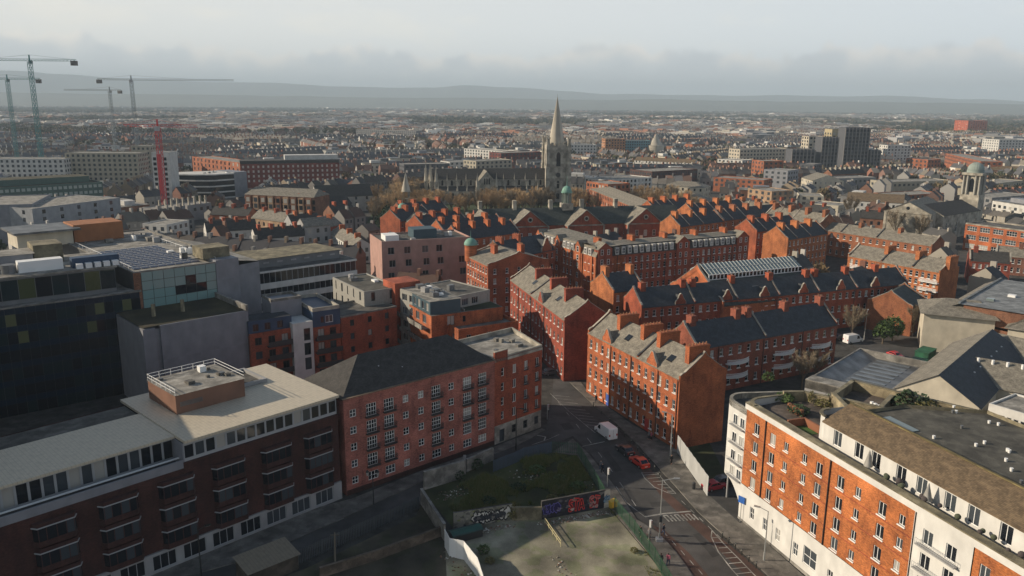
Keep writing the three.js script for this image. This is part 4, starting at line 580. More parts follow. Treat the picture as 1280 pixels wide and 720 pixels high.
// ---------- sunlit white and orange apartment building on the right (R) ----------
{
  const A = P(923, 648), B = add2(A, deg(71.5), 62), g = frame('apartment_building', 'white and orange apartment building with roof garden above the street arch', 'building', A, B), L = g.L, h = 18.0, D = 17;
  const rows = [15.1, 12.2, 9.3, 6.55], uOf = (px, py) => g.onFront(px, py)[0];
  const cols = [[932, 514, 's'], [947, 525, 'b'], [967, 539, 'b'], [984, 547, 's'], [1007, 562, 's'], [1025, 576, 'b'], [1052, 592, 'b'], [1074, 605, 's'], [1104, 626, 'b'], [1129, 640, 's'], [1232, 707, 'b'], [1262, 722, 's'], [1300, 745, 'b']].map(([x, y, t]) => [uOf(x, y), t]);
  const uw0 = uOf(1145, 640), uw1 = uOf(1217, 695), mk = (lo, hi) => cols.filter(([u]) => u > lo && u < hi).flatMap(([u, t]) => rows.map((v) => t == 'b' ? { u: u - lo, v: v - 0.25, w: 1.25, h: 1.75, s: '2x1s' } : { u: u - lo, v: v + 0.15, w: 0.95, h: 1.3, s: '2x1s' }));
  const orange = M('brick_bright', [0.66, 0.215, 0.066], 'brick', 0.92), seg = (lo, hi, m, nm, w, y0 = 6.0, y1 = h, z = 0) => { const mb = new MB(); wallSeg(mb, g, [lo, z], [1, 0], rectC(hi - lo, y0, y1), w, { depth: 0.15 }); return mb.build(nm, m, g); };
  seg(0, uw0, orange, 'brick_wall', mk(0, uw0)); seg(uw1, L, orange, 'brick_wall', mk(uw1, L));
  const wc = [uOf(1162, 662), uOf(1191, 681)]; seg(uw0, uw1, whiteWall, 'white_wall', wc.flatMap((u) => rows.map((v) => ({ u: u - uw0, v: v - 0.25, w: 1.35, h: 1.8, s: '2x1' }))), 6.0, h, 0.12);
  for (const v of rows) { const b = new MB(); b.box(wc[0] - 1.1, wc[1] + 1.1, v - 0.5, v - 0.36, 0.12, 0.75); const o = b.build('balcony', greyWall, g), r = new MB(); for (const y of [v - 0.1, v + 0.35]) r.bar([wc[0] - 1.1, y, 0.72], [wc[1] + 1.1, y, 0.72], 0.04); for (let k = 0; k <= 18; k++) { const x = mix(wc[0] - 1.1, wc[1] + 1.1, k / 18); r.bar([x, v - 0.4, 0.72], [x, v + 0.35, 0.72], 0.025); } r.build('railing', greyPaint, o); }
  const gf = cols.filter(([u], i) => u > 5).map(([u], i) => ({ u, v: 1.5, w: i % 4 == 3 ? 2.6 : 1.0, h: i % 4 == 3 ? 2.6 : 1.9, s: '2x2' })); gf.unshift({ u: 3.3, v: 1.6, w: 1.0, h: 1.9, s: '2x2' });
  seg(0, L, whiteWall, 'ground_floor', gf, 0, 6.0, 0.1); new MB().box(0, L, 0, 0.45, 0.1, 0.16).build('plinth', concrete, g);
  new MB().box(-0.2, L, h, h + 0.85, -0.35, 0.18).build('parapet', whiteWall, g); new MB().box(-0.2, L, h + 0.85, h + 1.0, -0.95, 0.25).build('coping', olive, g); for (const u of [uOf(957, 545), uOf(1038, 590), uOf(1146, 645)]) downpipe(g, u, 0, 6, h);
  for (const y of [8.9, 11.8, 14.7]) new MB().box(0, uw0, y - 0.25, y - 0.15, 0.0, 0.035).build('brick_band', brickRed, g);
  const rim = [[L, 0], [L, -31], [14, -29], [4.1, -23.7], [-2, -20.9], [3, -12.2], [-0.1, -10.1], [-1, -7], [0, 0]], rest = new MB(); rest.side(rim, 0, h, false); rest.build('rear_wall', whiteWall, g); new MB().flat([[0, -0.3], [L, -0.3], ...rim.slice(1, 8)], h + 0.02).build('roof_deck', M('roof_paving', [0.2, 0.16, 0.13], 'stain'), g);
  // rounded white end with brick strip, over the entrance arch
  const ht = 17.6, cx = -1.2, arc = []; for (let i = 0; i <= 14; i++) { const a = Math.PI * (0.5 + i / 14 * 0.62); arc.push([-3.6 + Math.cos(a) * 3.2, -3.2 + Math.sin(a) * 3.2]); } const outline = [[0, 0], ...arc];
  const ew = new MB(), eb = new MB(); for (let i = 0; i < outline.length - 1; i++) { const a = outline[i + 1], b = outline[i], m = i > 8 ? eb : ew; const y0 = 5.2 + 1.6 * Math.min(1, Math.abs(i - 1) / 5) * 0; m.quad([a[0], 5.4, a[1]], [b[0], 5.4, b[1]], [b[0], ht, b[1]], [a[0], ht, a[1]]); }
  const last = arc[arc.length - 1]; eb.quad([last[0] + 1.5, 5.4, -D + 6], [last[0], 5.4, last[1]], [last[0], ht, last[1]], [last[0] + 1.5, ht, -D + 6]); ew.build('curved_wall', whiteWall, g); eb.build('curved_brick_wall', orange, g);
  for (const v of rows.slice(0, 3).map((y) => y - 0.6).concat(rows[3] - 0.4)) { for (const k of [0.8, 2.6]) { const o = addWindow(g, -k, v, 0.03, 0, 1.15, 1.6, '2x1'); } { const q = outline[9], r = outline[10]; addWindow(g, (q[0] + r[0]) / 2 - 0.03, v, (q[1] + r[1]) / 2, -Math.PI / 2 + 0.25, 0.95, 1.5, '2x1'); } const b = new MB(); b.box(-3.6, -0.2, v - 0.3, v - 0.18, 0, 0.5); const o = b.build('balcony', greyWall, g), r = new MB(); r.bar([-3.6, v + 0.3, 0.48], [-0.2, v + 0.3, 0.48], 0.04); for (let k = 0; k <= 12; k++) r.bar([-3.6 + k * 0.283, v - 0.2, 0.48], [-3.6 + k * 0.283, v + 0.3, 0.48], 0.025); r.build('railing', greyPaint, o); }
  const roofE = [...outline, [last[0] + 1.5, -D + 6], [0, -D + 6]]; new MB().flat(roofE, ht - 0.7).build('end_roof', felt, g); parapet(g, roofE, ht - 0.75, ht + 0.2, 0.5, M('parapet_grey', [0.5, 0.47, 0.4], 'stain')); new MB().flat(roofE, 5.4).build('arch_soffit', greyWall, g);
  { const m = new MB(), n = 12; for (let i = 0; i < n; i++) { const t0 = i / n, t1 = (i + 1) / n, yy = (t) => 2.6 + 2.85 * Math.sin(Math.PI * clamp(t * 0.5)) , x0 = mix(0, -3.6, t0), x1 = mix(0, -3.6, t1); m.quad([x0, yy(t0), 0.08], [x1, yy(t1), 0.08], [x1, 5.6, 0.08], [x0, 5.6, 0.08]); } m.build('arch_fascia', whiteWall, g); }
  for (const [x, z] of [[-6.3, -2], [-5.6, -7], [-2.5, -7]]) new MB().tube([x, 0, z], [x, 5.5, z], 0.16).build('arch_column', greyWall, g);
  // upper rounded corner of the main roof garden
  const up = []; for (let i = 0; i <= 10; i++) { const a = Math.PI * (0.5 + i / 10 * 0.5); up.push([1.6 + Math.cos(a) * 2.6, -2.9 + Math.sin(a) * 2.6]); } const ub = new MB(); ub.side([...up, [-1.0, -7]], ht - 1, h + 1.0, false); ub.build('corner_wall', whiteWall, g); const uc = new MB(); for (let i = 0; i < up.length - 1; i++) uc.bar([up[i][0], h + 1.05, up[i][1]], [up[i + 1][0], h + 1.05, up[i + 1][1]], 0.5, 0.14); uc.bar([-1, h + 1.05, -2.9], [-1, h + 1.05, -7], 0.5, 0.14); uc.build('corner_coping', olive, g);
  addWindow(g, -1.03, h - 1.5, -1.2, -Math.PI / 2, 0.8, 1.3, '2x1');
  // penthouse with brown tiled roof
  const p0 = g.onFront(1032, 545, 3)[0], pe = 21.2; const pw = []; for (const [x, y] of [[1047, 549], [1074, 561], [1095, 573], [1126, 595], [1152, 606], [1187, 631], [1217, 643], [1257, 670]]) pw.push({ u: g.onFront(x, y, 2.6)[0] - p0, v: 18.5, w: 1.5, h: 2.1, s: '2x1', fm: whitePaint });
  { const m = new MB(); wallSeg(m, g, [p0, -2.6], [1, 0], rectC(L - p0, h, pe), pw.filter((w) => w.u > 0.9 && w.u < L - p0 - 1), {}); const n = []; for (let i = 0; i <= 10; i++) { const a = Math.PI * (0.5 + i / 10 * 0.55); n.push([p0 + Math.cos(a) * 2.2, -4.8 + Math.sin(a) * 2.2]); } m.side([...n, [p0 - 2, -9]], h, pe + 0.5, false); m.build('penthouse_wall', whiteWall, g); new MB().flat([...n, [p0 - 2, -9], [p0, -9]], pe - 0.4).build('penthouse_corner_roof', felt, g); const cp = new MB(); for (let i = 0; i < 10; i++) cp.bar([n[i][0], pe + 0.5, n[i][1]], [n[i + 1][0], pe + 0.5, n[i + 1][1]], 0.45, 0.14); cp.build('corner_coping', olive, g); }
  const rt = new MB(); rt.quad([p0, pe - 0.1, -2.2], [L, pe - 0.1, -2.2], [L, pe + 1.9, -6.6], [p0, pe + 1.9, -6.6]); rt.quad([p0, pe - 0.3, -2.2], [L, pe - 0.3, -2.2], [L, pe - 0.1, -2.2], [p0, pe - 0.1, -2.2]); rt.quad([p0, pe + 1.9, -6.6], [L, pe + 1.9, -6.6], [L, pe + 0.6, -7.6], [p0, pe + 0.6, -7.6]); rt.tri([p0, pe - 0.1, -2.2], [p0, pe + 1.9, -6.6], [p0, pe - 0.1, -6.6]); rt.build('tiled_roof', tileBrown, g); new MB().bar([p0, pe + 1.95, -6.6], [L, pe + 1.95, -6.6], 0.35, 0.14).build('ridge', M('ridge_moss', [0.3, 0.24, 0.1], 'stain'), g);
  new MB().flat([[p0 + 1, -7.5], [L, -7.5], [L, -25], [p0 + 6, -24], [p0 + 1, -15]], pe + 0.6).build('flat_roof', M('roof_grey_felt', [0.17, 0.16, 0.13], 'stain'), g); new MB().side([[p0 + 1, -7.5], [p0 + 1, -15], [p0 + 6, -24], [L, -25]], h, pe + 1.1, false).build('penthouse_rear_wall', olive, g);
  for (let i = 0; i < 26; i++) { const x = rr(p0 + 2, L - 2), z = rr(-22, -8.2), v = new MB(); v.tube([x, pe + 0.55, z], [x, pe + 1.0, z], 0.16, 0.2, 7); v.build('roof_vent', i % 3 ? whitePaint : metalGrey, g); }
  for (const x of [p0 + 9.4, p0 + 18.5]) { const t = new MB(); t.tube([x, h + 0.95, -1.6], [x, h + 3.0, -1.6], 0.55, 0.04, 8); t.build('folded_parasol', M('canvas_grey', [0.5, 0.48, 0.44], 'mottle'), g); }
  for (let i = 0; i < 22; i++) { const x = rr(p0 + 10, L - 8), z = rr(-2.2, -1), r = rr(0.2, 0.45), s = new THREE.IcosahedronGeometry(r, 1); s.translate(x, h + 0.9 + r * 0.5, z); mesh('potted_plant', s, pick([M('plant_dull', [0.07, 0.08, 0.05], null, 1), M('pot_dark', [0.06, 0.05, 0.05], null, 0.9)]), g); }
  // roof garden walls: olive parapets, timber planters
  const gw = (a, b, y1, t = 0.4) => { const m = new MB(); m.bar([a[0], h + y1 / 2, a[1]], [b[0], h + y1 / 2, b[1]], t, y1); const o = m.build('garden_wall', M('garden_render', [0.5, 0.42, 0.27], 'stain', 0.95), g); new MB().bar([a[0], h + y1 + 0.06, a[1]], [b[0], h + y1 + 0.06, b[1]], t + 0.25, 0.12).build('coping', olive, o); };
  for (let k = 1; k < 7; k++) gw(rim[k], rim[k + 1], 1.5); gw([3.4, -12.3], [8.5, -15.8], 1.7); gw([8.5, -15.8], [p0 + 6, -20.5], 1.7); gw([9, -15.8], [5, -22], 1.4); gw([3.2, -12.6], [7.5, -11], 2.2); gw([7.5, -11], [p0 - 1.4, -9.2], 2.2); gw([p0 + 6, -20.5], [p0 + 2, -27], 1.5);
  new MB().box(5.2, 7.4, h, h + 0.7, -14.6, -13).build('roof_hatch', whitePaint, g); for (let k = 0; k < 5; k++) new MB().box(6 + k * 0.7, 6.4 + k * 0.7, h, h + 1.4, -17.4, -17).build('garden_chair', whitePaint, g); new MB().box(p0 + 3, p0 + 8, pe + 0.62, pe + 0.72, -10.5, -8.4).build('roof_light', glassRoof, g);
  const timber = M('timber_red', [0.3, 0.12, 0.06], 'render', 0.9); for (const [x0, x1, z0, z1] of [[2.2, 5.4, -5.8, -5.4], [p0 - 5.5, p0 - 2.4, -4.2, -3.9], [p0 - 5.8, p0 - 5.5, -4.2, -1.2]]) new MB().box(x0, x1, h, h + 1.1, z0, z1).build('timber_screen', timber, g);
  new MB().box(p0 - 5.4, p0 - 2.4, h + 0.03, h + 0.08, -3.8, -1.1).build('lawn', M('lawn', [0.1, 0.22, 0.04], 'stain', 1), g);
}
// roof garden shrubs: leafy clumps
const leafG = (() => { const cache = {}; return (n, rx, ry, s, key) => { if (cache[key]) return cache[key]; const mb = new MB(); for (let i = 0; i < n; i++) { const a = rnd() * 6.283, b = Math.acos(rr(-0.6, 1)), r = Math.cbrt(rr(0.25, 1)) * (0.8 + 0.35 * vnoise(a * 2, b * 3, 0, 9)), c = [Math.cos(a) * Math.sin(b) * r * rx, (Math.cos(b) * r + 0.75) * ry, Math.sin(a) * Math.sin(b) * r * rx], u = V(rr(-1, 1), rr(-1, 1), rr(-1, 1)).normalize().multiplyScalar(s), v = V(rr(-1, 1), rr(-1, 1), rr(-1, 1)).normalize().multiplyScalar(s); mb.quad([c[0] - u.x, c[1] - u.y, c[2] - u.z], [c[0] + v.x, c[1] + v.y, c[2] + v.z], [c[0] + u.x, c[1] + u.y, c[2] + u.z], [c[0] - v.x, c[1] - v.y, c[2] - v.z]); } return cache[key] = mb.geo(); }; })();
const leafGreen = M('leaf_green', [0.06, 0.1, 0.025], null, 0.9), leafDark = M('leaf_dark', [0.03, 0.055, 0.02], null, 0.9), leafOlive = M('leaf_olive', [0.13, 0.12, 0.04], null, 0.9);
const stemM = M('stem', [0.12, 0.09, 0.06], null, 1);
function shrub(pos, r, h, m, label, group) { const g = thing('shrub', label, 'shrub', pos, rr(0, 6), group); const k = mesh('foliage', leafG(260, 1, 1, 0.16, 'shrub' + Math.floor(rnd() * 3)), m, g); k.scale.set(r, h / 1.7, r); new MB().tube([0, 0, 0], [0, h * 0.6, 0], 0.06).build('stem', stemM, g); return g; }
for (const [px, py, r, h, m, l] of [[981, 501, 1.5, 1.3, leafGreen, 'low rounded green shrub on the roof garden beside the planter'], [998, 517, 1.7, 1.3, leafDark, 'low dark shrub on the roof garden near the lawn'], [960, 476, 1.0, 1.5, leafGreen, 'small shrub at the corner of the roof garden'], [1028, 508, 1.2, 1.2, leafOlive, 'olive shrub against the roof garden wall'], [1014, 503, 0.6, 1.8, leafOlive, 'upright clipped shrub beside the olive roof wall'], [1137, 510, 2.6, 2.6, leafDark, 'broad dark hedge clump on the rear roof terrace'], [1157, 519, 2.0, 2.0, leafOlive, 'olive bush beside the dark hedge on the rear terrace'], [1036, 505, 1.2, 1.4, leafGreen, 'green bush against the olive parapet wall']]) { const p = P(px, py, 18.1); shrub([p[0], 18.1, p[1]], r, h, m, l); }

// scrub in the empty lot
for (const [px, py, r, h, m, l] of [[590, 668, 1.1, 1.3, leafGreen, 'green bramble clump growing over the covered skip'], [604, 690, 0.9, 1.0, leafGreen, 'green weed clump beside the white hoarding'], [612, 703, 0.7, 0.8, leafOlive, 'olive weed clump at the foot of the white hoarding'], [648, 612, 1.3, 1.1, leafDark, 'dark bramble clump in the overgrown lot'], [672, 590, 1.5, 1.2, leafGreen, 'broad green bramble clump in the overgrown lot'], [700, 600, 1.2, 0.9, leafGreen, 'low green clump beside the palisade corner'], [722, 610, 1.3, 1.0, leafGreen, 'sunlit green clump behind the graffiti wall'], [690, 625, 1.0, 0.9, leafOlive, 'olive clump behind the dark graffiti wall'], [612, 630, 1.2, 1.2, leafDark, 'dark ivy clump near the whitewashed wall'], [575, 600, 1.0, 1.6, leafDark, 'ivy mound against the crumbling whitewashed wall'], [596, 586, 1.1, 1.9, leafDark, 'ivy mound between the two whitewashed walls'], [640, 648, 1.1, 2.6, leafOlive, 'yellow green creeper over the stub of mossy wall'], [793, 690, 0.6, 0.7, leafOlive, 'dry weed clump beside the green fence']]) { const p = P(px, py, 0.05); shrub([p[0], 0.05, p[1]], r, h, m, l); }
// ---------- modern blocks on the left ----------
const offWhiteM = M('unit_white', [0.68, 0.67, 0.63], 'mottle', 0.7);
function clutter(g, n, x0, x1, z0, z1, y, mm = [metalGrey, whitePaint, greyWall, concrete], s0 = 0.6, s1 = 2.2) { for (let i = 0; i < n; i++) { const w = rr(s0, s1), d = rr(s0, s1), x = rr(x0, x1 - w), z = rr(z0 + d, z1), hh = rr(0.4, 1.5); new MB().box(x, x + w, y, y + hh, z - d, z).build('roof_unit', pick(mm), g); if (i % 3 == 0) new MB().tube([x + w / 2, y + hh, z - d / 2], [x + w / 2, y + hh + 0.6, z - d / 2], 0.2, 0.2, 8).build('vent_pipe', metalGrey, g); } }
function modern(o) {
  const g = frame(o.name ?? 'office_block', o.label, 'building', o.A, o.B, o.group), L = g.L, D = o.D, h = o.h, fl = o.floors ?? Math.round(h / 3.3), w = o.w ?? 1.5, sp = o.sp ?? 2.6, hh = o.wh ?? 1.7, fh = h / fl, rows = Array.from({ length: fl }, (_, i) => i * fh + (o.sill ?? 0.9)).filter((y) => y + hh < h - 0.15), from = o.from ?? 0, rs = rows.slice(from);
  const c = (len) => spread(Math.max(1, Math.round((len - 1) / sp)), sp * 0.6, len - sp * 0.6);
  body(g, L, D, h, o.wall, { f: o.f ?? grid(c(L), rs, w, hh, o.s ?? '2x1'), l: o.l ?? grid(c(D), rs, w, hh, o.s ?? '2x1'), r: o.r ?? grid(c(D), rs, w, hh, o.s ?? '2x1'), b: [] }, { fm: o.simple ? o.fm : o.fm ?? whitePaint, panes: o.panes, simple: o.simple });
  if (o.noRoof) return g;
  flatRoof(g, [[0, 0], [L, 0], [L, -D], [0, -D]], h - 0.02, o.par ?? 0.5, o.parM ?? o.wall, o.roof ?? feltPale); if (o.clutter) clutter(g, o.clutter, 1, L - 1, -D + 1, -1, h);
  return g;
}
{ // dark glass office
  const A0 = P(0, 387, 22), B = P(174, 364.4, 22), d = dirOf(A0, B), A = add2(A0, d, -26), g = frame('glass_office', 'dark glass curtain walled office with plant on its roof', 'building', A, B), L = g.L, D = 34, n = Math.round(L / 1.75), W = L / n, fh = 3.66;
  const wl = new MB(); wl.side([[0, -0.06], [L, -0.06], [L, -D], [0, -D]], 0, 22); wl.build('core_wall', M('core_wall', [0.2, 0.21, 0.22], 'render', 0.6), g);
  const pg = new MB().box(0.012, W - 0.012, 0.012, 2.38, -0.02, 0.02).geo(), sg = new MB().box(0.012, W - 0.012, 2.4, fh - 0.008, -0.02, 0.03).geo(), sp = M('spandrel_blue', [0.012, 0.025, 0.045], null, 0.2), pm = [glassDark, glassDark, glassCurtain, glassCurtain, glassDark, M('blind_olive', [0.1, 0.11, 0.05], null, 0.3)];
  for (let i = 0; i < n; i++) for (let j = 0; j < 6; j++) { const p = mesh('pane', pg, j > 3 ? pick(pm) : pick(pm.slice(0, 5)), g); p.position.set(i * W, j * fh, 0); const s = mesh('spandrel', sg, sp, g); s.position.set(i * W, j * fh, 0); }
  const pg2 = new MB().box(-0.02, 0.02, 0.05, 2.35, -1.95, -0.05).geo(); for (let i = 0; i < 8; i++) for (let j = 2; j < 6; j++) { const p = mesh('pane', pg2, pick(pm), g); p.position.set(L + 0.03, j * fh, -i * 2); }
  new MB().box(0, L + 0.3, 22, 22.35, -3, 0.5).build('ledge', concrete, g);
  const ul = L - 4, m2 = Math.round(ul / 3), UW = ul / m2, ug = new MB().box(0.06, UW - 0.06, 0, 4.0, -0.02, 0.02).geo(); new MB().box(0, ul, 22.3, 27.6, -20, -1.5).build('upper_storey', mats.core_wall, g);
  for (let i = 0; i < m2; i++) { const p = mesh('upper_pane', ug, pick([glassCurtain, glassCurtain, glassDark, M('glass_olive', [0.07, 0.085, 0.04], null, 0.1)]), g); p.position.set(i * UW, 23.2, -1.46); }
  new MB().box(-0.3, ul + 0.4, 27.6, 28, -20.4, -1.0).build('roof', feltPale, g); new MB().flat([[0, -3], [L, -3], [L, -D], [0, -D]], 22.02).build('lower_roof', feltPale, g);
  // plant: long white duct, screens, condensers
  const q = (px, py, h) => g.at(px, py, h), du = q(20, 338, 28); new MB().box(du[0], du[0] + 8, 28, 30.2, -6.5, -3.8).build('white_duct', whitePaint, g); new MB().tube([du[0] - 1.6, 28, -5], [du[0] - 1.6, 29.8, -5], 1.3, 1.3, 14).build('fan_unit', metalGrey, g); new MB().box(du[0] + 9.5, du[0] + 18.5, 28, 30, -5.4, -3).build('blue_screen', bluePanel, g);
  for (let i = 0; i < 5; i++) new MB().box(du[0] + 10 + i * 1.7, du[0] + 11.2 + i * 1.7, 28, 29.0, -2.6, -1.4).build('condenser', whitePaint, g);
  new MB().box(4, 34, 28, 30.8, -17, -9.5).build('plant_screen', panelGrey, g); new MB().flat([[3.6, -9.2], [34.4, -9.2], [34.4, -17.4], [3.6, -17.4]], 30.85).build('screen_roof', feltPale, g); new MB().box(34.5, 40, 28, 32, -19, -12).build('stair_core', olive, g);
  clutter(g, 40, 2, L - 4, -33, -20.5, 22.05, [whitePaint, metalGrey, offWhiteM, whitePaint], 0.8, 3); clutter(g, 8, 4, 34, -16.5, -10, 30.9);
}
{ // unseen office block added past the picture edge to shade the long metal roof
  const A = [-70, -94], g = frame('glass_office', 'tall dark glass office added unseen beyond the edge of the view to cast shade', 'building', A, [-92, -128]), L = g.L; new MB().box(0, L, 0, 32, -26, -0.1).build('wall', mats.core_wall, g); const pg = new MB().box(0.1, 2.9, 0, 2.6, -0.03, 0.02).geo(); for (let i = 0; i < 12; i++) for (let j = 0; j < 8; j++) mesh('pane', pg, glassDark, g).position.set(i * 3.3 + 0.3, j * 3.9 + 0.6, -0.06); new MB().flat([[0, -0.1], [L, -0.1], [L, -26], [0, -26]], 32.02).build('roof', felt, g);
}
{ // second glass block with solar panels and grey core
  const A = P(166, 342, 26), B = P(297, 325, 26), g = frame('glass_office', 'glass fronted office with rows of solar panels on its roof', 'building', A, B), L = g.L, D = 60, uc = g.onFront(270, 340)[0], n = 7, W = (uc - 1.6) / n;
  const w = new MB(); w.side([[0, -0.08], [L, -0.08], [L, -D], [0, -D]], 0, 26); w.build('wall', M('wall_smoke', [0.08, 0.085, 0.09], 'render', 0.6), g); new MB().box(0, 1.5, 0, 26.05, -0.3, 0.05).build('brick_pier', brickBrown, g);
  const pg = new MB().box(0.05, W - 0.05, 0.05, 1.95, -0.02, 0.02).geo(); const teal = M('glass_teal', [0.2, 0.32, 0.31], null, 0.06); for (let i = 0; i < n; i++) for (let j = 0; j < 13; j++) { const p = mesh('pane', pg, j < 9 ? pick([glassDark, glassCurtain]) : (hash(i, j, 4) < 0.12 ? glassDark : teal), g); p.position.set(1.6 + i * W, j * 2, 0); }  // upper panes get a teal base colour in place of mirrored sky
  new MB().box(uc, L + 0.1, 0, 26.6, -6, 0.25).build('grey_core', panelGrey, g); new MB().box(uc - 1.5, L - 0.5, 26.5, 29, -9, -3).build('roof_hut', olive, g);
  flatRoof(g, [[0, 0], [L, 0], [L, -D], [0, -D]], 25.9, 0.35, concrete, feltPale, 0.4);
  const panel = new MB(); panel.quad([0, 0.1, 0], [1.7, 0.1, 0], [1.7, 0.26, -0.95], [0, 0.26, -0.95]); panel.box(0, 1.7, 0, 0.1, -0.05, 0); const PG = panel.geo(), FG = new MB().bar([0, 0.27, -0.97], [1.7, 0.27, -0.97], 0.12, 0.06).geo(), sm = M('solar', [0.012, 0.025, 0.07], null, 0.3); for (let r = 0; r < 12; r++) for (let c = 0; c < 8; c++) { const p = mesh('solar_panel', PG, sm, g); mesh('panel_frame', FG, whitePaint, p); p.position.set(1.4 + c * 1.85, 25.95, -4 - r * 2.3); }
  clutter(g, 14, uc - 4, L - 1, -20, -9, 26, [whitePaint, metalGrey, whitePaint], 0.5, 1.6); clutter(g, 10, 2, L - 2, -D + 2, -32, 26);
  const rl = new MB(); for (const x of [0.8, uc + 1]) { rl.bar([x, 26.9, -2], [x, 26.9, -44], 0.07); for (let z = -2; z > -44; z -= 3) rl.bar([x, 26, z], [x, 26.9, z], 0.06); } rl.build('roof_railing', whitePaint, g);
  const or = new MB(); or.box(2, 14, 26, 30.5, -58, -49); or.build('rooftop_pavilion', M('render_orange', [0.42, 0.17, 0.07], 'render', 0.8), g); const lp = new MB(); lp.box(-12, 3, 29.6, 30.1, -60, -46); lp.build('canopy_roof', metalGrey, g); new MB().box(-11, 1.5, 26, 29.6, -58, -48).build('pavilion_wall', creamWall, g);
  // bright long roof of the neighbour wing
  const nw = new MB(); nw.quad([L + 0.3, 25, -6], [L + 9, 23.5, -8], [L + 9, 23.5, -44], [L + 0.3, 25, -52]); nw.build('wing_roof', feltPale, g); const sw = new MB(); sw.side([[L + 0.3, -6], [L + 9, -8], [L + 9, -44]], 0, 23.4, false); sw.build('wing_wall', panelGrey, g);
}
{ // grey slab
  const A = P(178, 412, 18), B = P(310, 389, 18), g = frame('grey_block', 'blank grey rendered block in front of the glass offices', 'building', A, B), L = g.L, D = 16; 
  new MB().box(3.4, L, 0, 18.2, -D, 0).build('wall', panelGrey, g); new MB().box(0, 2.4, 0, 17.9, -D, 0.1).build('stair_wall', panelGrey, g); new MB().box(2.4, 3.4, 0, 17.5, -D, -0.5).build('recess', panelGrey, g); new MB().flat([[0, -0.3], [L, -0.3], [L, -D], [0, -D]], 18.22).build('green_roof', M('sedum', [0.09, 0.075, 0.035], 'earth', 1), g); new MB().box(L - 0.5, L + 0.05, 18, 19.4, -D, 0.02).build('upstand', concrete, g);
  for (const x of [5, 11]) new MB().tube([x, 18.2, -8], [x, 20.8, -8], 0.4, 0.4, 10).build('flue', olive, g);
}
{ // curved white office (F)
  const A = P(293, 345, 18), B = P(446, 324, 18), g = frame('curved_office', 'white banded office with curved corner and dark plant roof', 'building', A, B), L = g.L, D = 24, out = [[L, 0], [L, -D], [-2, -D], [-6, -14]]; for (let i = 0; i <= 10; i++) { const a = Math.PI + i / 10 * -Math.PI / 2; out.push([-0.5 + Math.cos(a) * 7 + 2, -7 + Math.sin(a) * 7 * (1) + 0 + (i == 10 ? 0 : 0)]); }
  const ring = (s) => inset(out, s), m = new MB(), gl = new MB();
  const bands = [[0, 3.2, 1], [3.2, 5.4, 0], [5.4, 7.4, 1], [7.4, 9.6, 0], [9.6, 11.2, 1], [11.2, 13.2, 0], [13.2, 14.8, 1], [14.8, 17.6, 0], [17.6, 18.1, 1]];
  for (const [a, b, solid] of bands) solid ? m.prism(out, a, b) : gl.side(ring(0.35), a, b); m.build('white_band', whiteWall, g); gl.build('window_band', glassDark, g);
  const per = ring(0.33), mu = new MB(); for (let i = 0; i < per.length; i++) { const p = per[i], q = per[(i + 1) % per.length], k = Math.max(1, Math.round(dist(p, q) / 1.6)); for (let j = 0; j < k; j++) { const t = [mix(p[0], q[0], j / k), mix(p[1], q[1], j / k)]; for (const [a, b, s] of bands) if (!s) mu.bar([t[0], a, t[1]], [t[0], b, t[1]], 0.09); } } mu.build('mullion', greyPaint, g);
  new MB().flat(inset(out, 0.2), 18.15).build('roof', felt, g); const pp = new MB(); pp.box(2, L - 3, 18.15, 20.4, -17, -4.5); pp.build('plant_room', mats.core_wall, g); const sl = new MB(); sl.quad([1, 20.6, -4], [L - 2, 20.6, -4], [L - 4, 20.8, -17.5], [-1, 20.8, -17.5]); sl.build('plant_roof', olive, g); for (let i = 0; i < 7; i++) new MB().box(6 + i * 4, 7.6 + i * 4, 19.2, 19.6, -4.5, -4.4).build('vent_louvre', greyWall, g); clutter(g, 6, 2, 16, -23, -18, 18.2, [whitePaint]);
}
